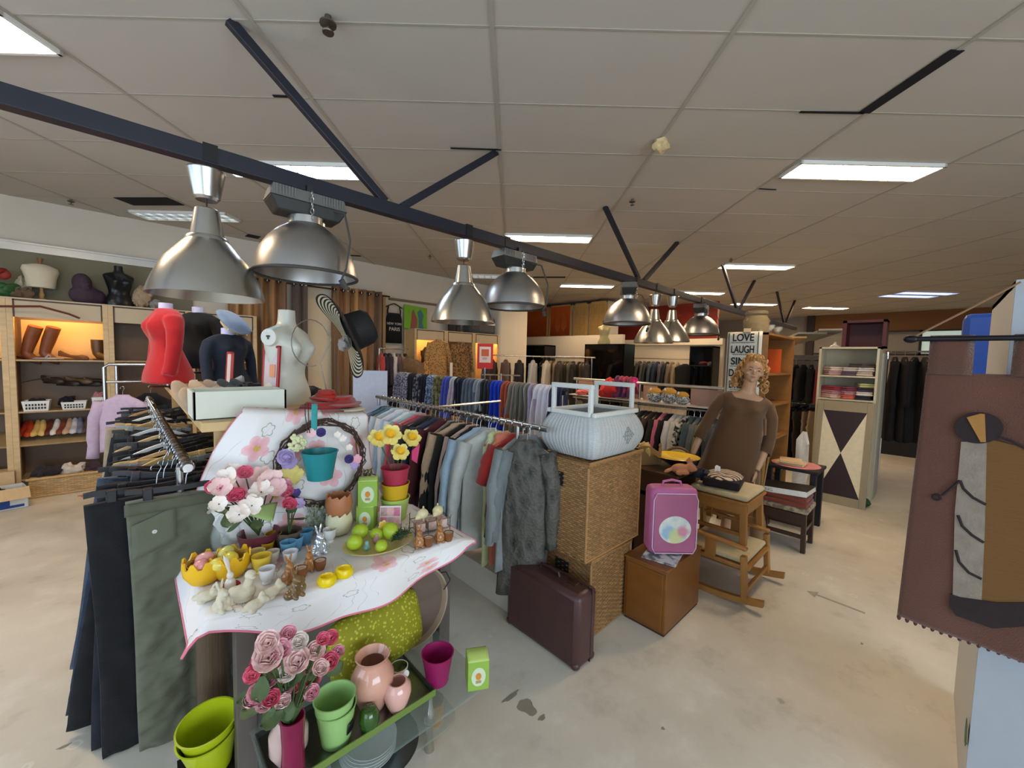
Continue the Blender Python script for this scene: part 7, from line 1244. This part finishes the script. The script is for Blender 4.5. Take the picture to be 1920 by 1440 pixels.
for i in range(5): q = (4.85+.1*i, 1.2+.04*(i % 3), 1.912); tag(MB().lathe([(.001, 0), (.022, 0), (.024, .003), (.004, .006), (.004, .05), (.03, .075), (.034, .11), (.032, .11), (.028, .077), (.001, .062)], n=18).build('wine_glass', mat('clear_glass'), loc=q), f'stemmed glass on the bookcase top right of the jar, {ordn(i)}' if i else 'stemmed glass on the bookcase top, nearest to the jar', 'glass', 'glasses on the bookcase')
OR = mat('orange_panel', (206, 84, 24), .6, var=.12, scale=7)
tag(MB().box(0, .22, 0, .01, 0, .25).build('picture', OR, smooth=False, loc=(4.95, 1.115, 1.522), rz=pi/2), 'orange picture panel standing inside the bookcase', 'picture')
tag(MB().lathe([(.001, 0), (.03, 0), (.035, .03), (.02, .06), (.012, .09), (.022, .11), (.02, .13), (.001, .14)], n=20).build('figurine', ceram((206, 170, 140)), loc=(4.47, 1.06, 1.52)), 'pale china figurine on the shelf edge beside the blond curls', 'figurine'); bpy.context.scene.objects['figurine'].location = (4.5, 1.14, 1.522)
o = thing('handbag', 'brown leather bag hanging in the lower part of the bookcase', 'bag', (4.62, 1.16, .842)); MB().obox((0, 0, .08), (.2, .08, .15), None, .8).build('body', mat('leather_128_70_36', (128, 70, 36)), o, bevel=.02); MB().tube([(-.07, 0, .15), (-.04, 0, .24), (.04, 0, .24), (.07, 0, .15)], .006, 6).build('strap', mat('leather_128_70_36'), o)
o = thing('dried_stalks', 'bunch of pale dried stalks in a vase between the stool and the bookcase', 'plant', (4.02, 1.0, .0)); g = random.Random(2); MB().lathe([(.001, 0), (.06, 0), (.075, .12), (.05, .26), (.035, .32), (.03, .32), (.045, .26), (.001, .02)], n=24).build('vase', ceram((120, 96, 66)), o); mb = MB()
for i in range(36): a = g.uniform(0, 6.3); r = g.uniform(.01, .1); h = g.uniform(.7, .98); mb.tube([(0, 0, .2), (r*.4*cos(a), r*.4*sin(a), .5), (r*cos(a), r*sin(a), h)], .0028, 4)
mb.build('stalks', mat('straw', (176, 140, 84), .8, var=.2), o)
# ---------------------------------------------------------------- dark low stool with rugs and books, side table
DKW = wood((58, 38, 28), (8, 8, 3), .4); o = thing('stool', 'low dark brown wooden stool with a patterned seat, carrying folded rugs', 'stool', (4.28, .86, 0))
for sx in (-1, 1):
    for sy in (-1, 1): MB().bar((sx*.15, sy*.18, 0), (sx*.14, sy*.17, .34), .036).build('leg', DKW, o, smooth=False, bevel=.004)
    MB().box(sx*.148-.012, sx*.148+.012, -.17, .17, .12, .15).build('rung', DKW, o, smooth=False); MB().box(sx*.148-.012, sx*.148+.012, -.17, .17, .24, .33).build('apron', DKW, o, smooth=False)
for sy in (-1, 1): MB().box(-.14, .14, sy*.175-.012, sy*.175+.012, .18, .21).build('rung', DKW, o, smooth=False)
MB().obox((0, 0, .36), (.34, .4, .045)).build('seat', checkm('seat_pattern', (160, 140, 110), (110, 92, 70), 24), o, bevel=.012, ang=3)
def folded(label, p, d, c, rz=0, name='folded_rug', cat='rug', grp=None, n=3):
    o = thing(name, label, cat, p, rz, grp); R = []; h = d[2]/n
    for k in range(n): MB().obox((.004*(k % 2), 0, h*(k+.5)), (d[0]-.01*(k % 2), d[1]-.006*k, h*.96)).build('fold', fab(c), o, bevel=min(h*.4, .016), smooth=True, ang=3)
    return o
folded('thick rust-brown folded rug on the low dark stool', (4.26, .85, .384), (.3, .36, .085), (118, 50, 28), 0, n=2)
o = thing('book', 'white-spined coffee table book with LIVING on its spine, on the rust-brown rug', 'book', (4.27, .86, .472), RAD(-4), rot=(RAD(-5), 0, RAD(-4))); MB().box(-.14, .14, -.19, .19, 0, .042).build('pages', mat('paper', (206, 200, 186), .7), o, smooth=False); MB().box(-.145, .145, -.195, .195, .042, .047).build('cover', mat('cover_black', (24, 26, 28), .35), o, smooth=False); MB().box(-.147, -.14, -.195, .195, 0, .047).build('spine', mat('spine_white', (226, 224, 214), .5), o, smooth=False)
text('spine_title', 'LIVING', .036, mat('print_silver', (140, 136, 124), .5), o, (-.1478, .185, .011), (pi/2, 0, -pi/2), .0004, 'LEFT', 1.15)
o = thing('side_table', 'black half-round side table with a pink cloth behind the low stool', 'table', (4.8, .9, 0)); BKP = mat('black_paint', (26, 24, 26), .5, var=.1); MB().prism([(-.2, -.22), (.2, -.22), (.2, .2), (-.2, .2)], .03, Matrix.Translation((0, 0, .585))).build('tabletop', BKP, o, smooth=False, bevel=.006)
for sx in (-1, 1):
    for sy in (-1, 1): MB().box(sx*.17-.025, sx*.17+.025, sy*.18-.025, sy*.18+.025, 0, .585).build('leg', BKP, o, smooth=False, bevel=.004)
tag(MB().lathe([(.001, .004), (.2, .004), (.205, 0)], n=36).build('table_cloth', fab((206, 120, 112)), solid=.004, loc=(4.8, .9, .618)), 'round salmon pink cloth on the black side table', 'cloth')
for i in range(2): folded(['folded cream napkin cloth on the pink cloth, lower one', 'folded cream napkin cloth on the pink cloth, upper one'][i], (4.76-.02*i, .93, .627+.022*i), (.22, .24-.05*i, .02), (206, 178, 132), .2*i, 'folded_cloth', 'cloth', 'folded cloths on the side table', 2)
o = thing('folding_chair', 'white plastic bag standing behind the black side table', 'bag', (5.5, .98, .03)); MB().ell((0, 0, .38), (.05, .075, .38), wob=.6, seed=3).build('bag', mat('bag_white', (200, 196, 186), .6), o); o.name = 'carrier_bag'
# ---------------------------------------------------------------- white bookcase and the leaning panel
WB = mat('cream_bookcase', (196, 188, 160), .55, var=.04); o = thing('bookcase', 'cream white open bookcase with folded linen, facing the aisle', 'bookcase', (6.15, .44, 0))
MB().box(0, .36, 0, .022, 0, 1.84).build('side_panel', WB, o, smooth=False); MB().box(0, .36, .53, .552, 0, 1.84).build('side_panel', WB, o, smooth=False); MB().box(.35, .36, 0, .55, 0, 1.84).build('back_panel', WB, o, smooth=False); MB().box(0, .36, 0, .552, 1.82, 1.84).build('top_panel', WB, o, smooth=False)
for z in (.06, .42, .72, .96, 1.22, 1.5): MB().box(0.002, .35, .02, .532, z-.018, z).build('shelf', WB, o, smooth=False)
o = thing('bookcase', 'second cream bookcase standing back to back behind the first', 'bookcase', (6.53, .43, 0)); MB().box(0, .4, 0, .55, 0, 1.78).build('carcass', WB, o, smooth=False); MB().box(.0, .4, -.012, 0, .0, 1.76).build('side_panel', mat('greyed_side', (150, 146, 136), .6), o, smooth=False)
lc = [((196, 178, 164), 'beige'), ((206, 194, 186), 'off-white'), ((92, 74, 86), 'dark mauve'), ((190, 150, 150), 'old rose'), ((206, 186, 176), 'pale pink'), ((186, 176, 170), 'grey beige'), ((78, 66, 70), 'dark grey')]
for i, (y, z, k) in enumerate([(.56, 0, 0), (.56, 1, 1), (.72, 0, 2), (.72, 1, 5), (.87, 0, 3), (.87, 1, 4), (.6, 2, 6)]): folded(f'{lc[k][1]} folded linen on the upper shelf of the cream bookcase', (6.32, y, 1.502+.05*z), (.26, .15, .05), lc[k][0], .1*i, 'folded_linen', 'linen', 'linen on the upper shelf', 2)
l2 = [((150, 36, 48), 'dark red'), ((176, 120, 130), 'rose pink'), ((206, 170, 160), 'flesh pink'), ((60, 52, 62), 'black violet'), ((206, 96, 70), 'orange'), ((214, 206, 200), 'white'), ((44, 44, 54), 'blue black'), ((176, 180, 120), 'lime green'), ((120, 50, 70), 'wine')]
for i, (y, z, k) in enumerate([(.56, 0, 6), (.56, 1, 5), (.56, 2, 3), (.56, 3, 7), (.72, 0, 4), (.72, 1, 1), (.72, 2, 8), (.88, 0, 2), (.88, 1, 1), (.88, 2, 0)]): folded(f'{l2[k][1]} folded linen on the second shelf of the cream bookcase' + (', left stack' if y > .8 else ', middle stack' if y > .6 else ', right stack'), (6.32, y, 1.222+.048*z), (.26, .15, .048), l2[k][0], .1*i, 'folded_linen', 'linen', 'linen on the second shelf', 2)
for i, z in enumerate((.962, .722)): folded(['cream folded linen on the middle shelf of the cream bookcase', 'rose folded linen on a low shelf of the cream bookcase'][i], (6.32, .86, z), (.26, .15, .07), [(206, 196, 180), (150, 80, 84)][i], 0, 'folded_linen', 'linen', None, 2)
o = thing('picture', 'large panel with dark and cream triangles in a grey-brown frame leaning on the cream bookcase', 'picture', (5.93, .70, .0), 0, rot=(0, RAD(8), 0)); FRM = mat('frame_taupe', (146, 134, 108), .6, var=.08)
w, h = .20, 1.16; MB().box(0, .03, -w-.06, -w, 0, h+.05).box(0, .03, w, w+.06, 0, h+.05).box(0, .03, -w, w, 0, .1).box(0, .03, -w, w, h-.07, h+.05).build('frame', FRM, o, smooth=False, bevel=.003)
q = Matrix(((0, 0, 1, .008), (1, 0, 0, 0), (0, 1, 0, 0), (0, 0, 0, 1))); c0 = (0, .6)
AUB = mat('aubergine', (44, 26, 30), .5); CRM = mat('cream_paint', (216, 206, 176), .5)
for nm, poly, mt in (('dark_triangle', [(-w, h-.07), (w, h-.07), c0], AUB), ('dark_triangle', [(-w, .1), (w, .1), c0], AUB), ('cream_triangle', [(-w, .1), c0, (-w, h-.07)], CRM), ('cream_triangle', [(w, .1), (w, h-.07), c0], CRM)): MB().prism(poly, .004, q).build(nm, mt, o, smooth=False)
tag(MB().ell((0, 0, .05), (.05, .06, .06), wob=.4, seed=5).build('green_cloth', fab((44, 70, 36)), loc=(6.08, .47, 0)), 'small dark green cloth on the floor at the foot of the cream bookcase', 'cloth')
o = thing('shelf_box', 'dark red open wooden box standing on the cream bookcase top', 'box', (6.5, .62, 1.845)); RB = mat('dark_red_wood', (82, 28, 30), .5, var=.15); MB().box(0, .3, -.2, -.165, 0, .34).box(0, .3, .17, .21, 0, .34).box(0, .3, -.2, .21, .31, .34).box(.28, .3, -.2, .21, 0, .34).box(0, .3, -.2, .21, 0, .02).build('carcass', RB, o, smooth=False); o.location.z = 1.842
tag(MB().lathe([(.001, .0), (.05, 0), (.055, .01), (.02, .03), (.012, .05), (.016, .06), (.001, .064)], n=20).build('lid_knob', ceram((206, 198, 186)), loc=(6.25, .86, 1.842)), 'white china lid on top of the cream bookcase', 'lid')
# frames lying on the racks behind
for i, (px, py, z, L, W_, rz, c, nm) in enumerate([(1478, 640, 1.84, .7, .3, .4, (196, 160, 110), 'tan'), (1500, 634, 1.86, .8, .35, .55, (150, 152, 140), 'grey-green'), (1530, 630, 1.86, .7, .3, .6, (120, 116, 108), 'dark grey'), (1565, 625, 1.9, .6, .4, .2, (206, 200, 188), 'white')]):
    p = at(px, py, z) if False else EYE+ray(px, py)*6.0; tag(MB().obox((0, 0, 0), (L, W_, .025), (.0, .12, 0)).build('framed_picture', mat('frame_%d' % i, c, .5), smooth=False, loc=p, rz=rz), f'{nm} picture frame lying flat on top of the racks behind the word poster', 'frame', 'frames lying on the far racks')
o = thing('clothes_rack', 'dark board rack behind the bookcase, with a rail of black jackets', 'clothes rack', (7.65, 0, 0)); MB().box(.3, .33, 1.0, 2.6, 0, 1.78).build('board', mat('slate_board', (84, 80, 80), .7), o, smooth=False); MB().tube([(0, 1.05, 1.7), (0, 2.4, 1.7)], .013, 8).build('rail', STEEL, o); MB().tube([(0, 1.05, 1.02), (0, 2.4, 1.02)], .012, 8).build('lower_rail', STEEL, o)
for y in (1.08, 2.38): MB().tube([(0, y, 1.7), (0, y, 0)], .014, 8).build('post', STEEL, o); MB().tube([(0, y, 1.7), (.3, y, 1.7)], .012, 8).build('bracket', STEEL, o)
for i, (c, nm) in enumerate([((150, 30, 40), 'red'), ((22, 22, 26), 'black'), ((30, 30, 34), 'dark grey'), ((18, 18, 22), 'jet black'), ((40, 40, 48), 'slate'), ((26, 26, 34), 'blue black'), ((34, 34, 36), 'anthracite'), ((22, 22, 24), 'coal black')]): garment('jacket', f'{nm} jacket on the upper rail behind the cream bookcase', 'jacket', 'jackets behind the cream bookcase', (7.65, 1.22+.1*i, 1.7), rnd.uniform(-.2, .2), fab(c), .62, .44, .07, .5, 200+i, plastic((200, 200, 204)), simple=True)
for i, (c, nm) in enumerate([((176, 150, 118), 'beige'), ((150, 132, 110), 'taupe'), ((60, 50, 48), 'dark brown'), ((34, 32, 38), 'black'), ((46, 44, 52), 'ink grey')]): pants(f'{nm} trousers on the lower rail behind the cream bookcase', (7.62, 1.18+.12*i, 1.02), rnd.uniform(-.5, -.2), fab(c), .84, .36, 210+i, group='trousers behind the cream bookcase')
o = thing('clothes_rack', 'rail of long black coats in the dark aisle at the right', 'clothes rack', (7.9, 0, 0)); MB().tube([(0, -.6, 1.84), (0, .5, 1.84)], .014, 8).build('rail', STEEL, o)
for y in (-.58, .48): MB().tube([(0, y, 1.84), (0, y, 0)], .014, 8).build('post', STEEL, o)
for i in range(9): garment('coat', f'{["soft black", "brown black", "jet black", "coffee black", "ink black", "matt black", "violet black", "blue black", "ash black"][i]} long coat in the dark aisle at the right', 'coat', 'long coats in the dark aisle', (7.9, .4-.1*i, 1.84), rnd.uniform(-.2, .2), fab([(26, 20, 20), (30, 22, 18), (16, 14, 16), (34, 26, 22), (18, 16, 22), (22, 20, 20), (24, 18, 26), (18, 18, 24), (30, 28, 28)][i]), 1.25, .46, .08, .6, 220+i, simple=True)
o = thing('picture', 'large pale picture with a dark smudge leaning in the dark aisle', 'picture', (10.2, .9, .3), 0, rot=(0, .1, 0)); MB().box(0, .03, -1.0, .5, 0, .62).build('frame', mat('frame_grey', (120, 112, 100), .6), o, smooth=False); MB().box(-.004, 0, -.95, .45, .05, .57).build('canvas', checkm('smudge', (150, 144, 132), (90, 88, 86), 3), o, smooth=False)
MB().box(0, .3, -1.0, .5, -.3, 0).build('ledge', mat('dark_inside'), o, smooth=False)
# glazed band and clutter against the far wall
o = struct('window_2', MB().box(16.1, 16.16, -1.8, 2.75, 1.98, 2.04).box(16.1, 16.16, -1.8, 2.75, 2.66, 2.7).box(16.1, 16.16, .3, .36, 1.98, 2.7).box(16.1, 16.16, -1.2, -1.14, 1.98, 2.7), mat('dark_post'), smooth=False)
MB().box(16.14, 16.15, -1.8, .3, 2.0, 2.68).build('pane', mat('pane_pale', (186, 206, 190), .3, var=.3, scale=1.2, emit=.35), o, smooth=False)
tag(MB().obox((0, 0, 0), (.3, .5, .55), (0, 0, 0)).build('plastic_crate', plastic((34, 70, 150)), smooth=False, bevel=.03, loc=(4.4, -.37, 1.72)), 'blue plastic container behind the hanging textile, beside the white shelf', 'container')
o = thing('shelf_unit', 'shelf under the blue container behind the textile', 'shelf', (4.4, -.45, 0)); MB().box(-.25, .25, -.4, .36, 1.40, 1.44).build('board', WB, o, smooth=False)
for sx in (-1, 1):
    for sy in (-.38, .34): MB().box(sx*.23-.02, sx*.23+.02, sy-.02, sy+.02, 0, 1.4).build('leg', WB, o, smooth=False)
# ---------------------------------------------------------------- white shelf unit and the hanging textile at the right
WU = mat('white_melamine', (206, 204, 196), .5, var=.03); WU2 = mat('shaded_white_end', (160, 166, 172), .5, var=.03)  # end panel is the same white, with its shade put into a greyer colour
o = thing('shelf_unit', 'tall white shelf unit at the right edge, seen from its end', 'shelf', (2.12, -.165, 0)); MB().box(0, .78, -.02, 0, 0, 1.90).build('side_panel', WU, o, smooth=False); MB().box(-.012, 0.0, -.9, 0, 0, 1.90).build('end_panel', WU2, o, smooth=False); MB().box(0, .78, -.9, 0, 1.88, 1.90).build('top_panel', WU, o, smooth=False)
for i in range(14): MB().lathe([(.001, 0), (.004, 0)], n=10, r=(-pi/2, 0, 0)).build('pin_hole', plastic((50, 48, 46)), o, loc=(.12+.3*(i % 2), .0006, .3+.11*i))
lf = MB().prism([(.0, 0), (.02, -.03), (.055, -.035), (.075, .005), (.06, .05), (.025, .045)], .002, Matrix.Rotation(pi/2, 4, 'X')).build('leaf_sticker', mat('leaf_dark', (40, 84, 48), .5), o, smooth=False); lf.location = (-.03, .008, .3); MB().tube([(0, 0, 0), (-.03, 0, .012)], .002, 5).build('stalk', mat('leaf_dark'), lf)
BROC = mat('textile_mauve', (92, 58, 44), .95, var=.12, scale=7, bump=.8, bscale=240, sheen=.3)
o = thing('wall_hanging', 'brown-red fabric hanging with an applique boot, on a black bar at the right', 'textile', (2.0, -.0, 0))
MB().tube([(0, .06, 1.705), (0, -.62, 1.705)], .009, 10).ell((0, .065, 1.705), (.014, .02, .014)).build('bar', mat('bar_black', (28, 26, 30), .4, .5), o)
MB().grid(lambda u, v: Vector((-.004*sin(u*14)-.006*v*sin(u*5), .02-.54*u-.018*v*(1-u)*-1, 1.59-.885*v-.02*u*v)), 40, 60).build('cloth', BROC, o, ang=3, solid=.006)
for a, b in ((.018, -.085), (-.165, -.27), (-.36, -.46)): MB().grid(lambda u, v: Vector((.012*cos(pi*v*2-pi/2)*-1 if False else (-.0105 if v < .5 else .0105), a+(b-a)*u, 1.585+.13*(1-abs(2*v-1)))), 4, 2).build('loop_tab', BROC, o, solid=.004)
mb = MB()
for i in range(26): y = .015-.021*i; mb.ell((0, y+.018*1, .70-.0), (.006, .006, .012), 8, 5)
mb.build('fringe', mat('fringe_brown', (84, 48, 42), .9), o)
yy = lambda px, py: atx(px, py, 1.993)
def patch(name, pts, mt, d=.006): P = [yy(*p) for p in pts]; n = len(P); MB().add([Vector((1.9925-d, p.y, p.z)) for p in P]+[Vector((1.996, p.y, p.z)) for p in P], [tuple(range(n)), tuple(range(2*n-1, n-1, -1))]+[((i+1) % n, i, n+i, n+(i+1) % n) for i in range(n)]).build(name, mt, o, smooth=False).location = (-2.0, 0, 0)
GRY = mat('applique_grey', (134, 122, 108), .95, var=.3, scale=26, bump=.6, bscale=120); OCH = mat('corduroy_ochre', (120, 84, 44), .95, var=.2, scale=30, bump=.8, bscale=40, stretch=(1, 1, 30)); DKP = mat('applique_dark', (40, 28, 28), .9, var=.3, scale=40)
patch('boot_shaft_grey', [(1802, 828), (1850, 828), (1846, 1000), (1840, 1130), (1786, 1125), (1790, 960)], GRY); patch('boot_shaft_ochre', [(1850, 822), (1925, 840), (1925, 1140), (1838, 1132), (1846, 990)], OCH, .005)
patch('boot_sole', [(1782, 1112), (1800, 1118), (1870, 1128), (1925, 1128), (1925, 1172), (1860, 1176), (1792, 1152), (1780, 1135)], DKP, .009)
patch('round_opening', [(1835+46*cos(2*pi*i/28), 802+29*sin(2*pi*i/28)) for i in range(28)], DKP, .009); patch('ochre_wedge', [(1812, 782), (1838, 775), (1846, 776), (1848, 828), (1838, 828)], mat('ochre_flat', (156, 110, 56), .9, var=.25), .012)
for pts in ([(1800, 900), (1806, 915), (1824, 932), (1848, 945)], [(1796, 965), (1804, 985), (1822, 1002), (1844, 1016)], [(1792, 1030), (1798, 1052), (1816, 1072), (1840, 1084)], [(1800, 900), (1782, 915), (1766, 928)], [(1872, 818), (1895, 826), (1925, 842)]):
    MB().tube([yy(*p)+Vector((-2.008, 0, 0)) for p in pts], .004, 6).build('cord', DKP, o)
p = yy(1756, 932)+Vector((-2.006, 0, 0)); MB().tube([p+Vector((0, .009*cos(2*pi*i/12), .009*sin(2*pi*i/12))) for i in range(12)], .0035, 6, closed=True).build('ring', DKP, o)
tag(MB().tube([(2.0, .055, 1.715), (2.03, -.06, 1.80), (2.06, -.17, 1.885)], .0035, 6).build('string', mat('string_tan', (130, 96, 66), .8)), 'tan string holding the black bar of the fabric hanging', 'string')
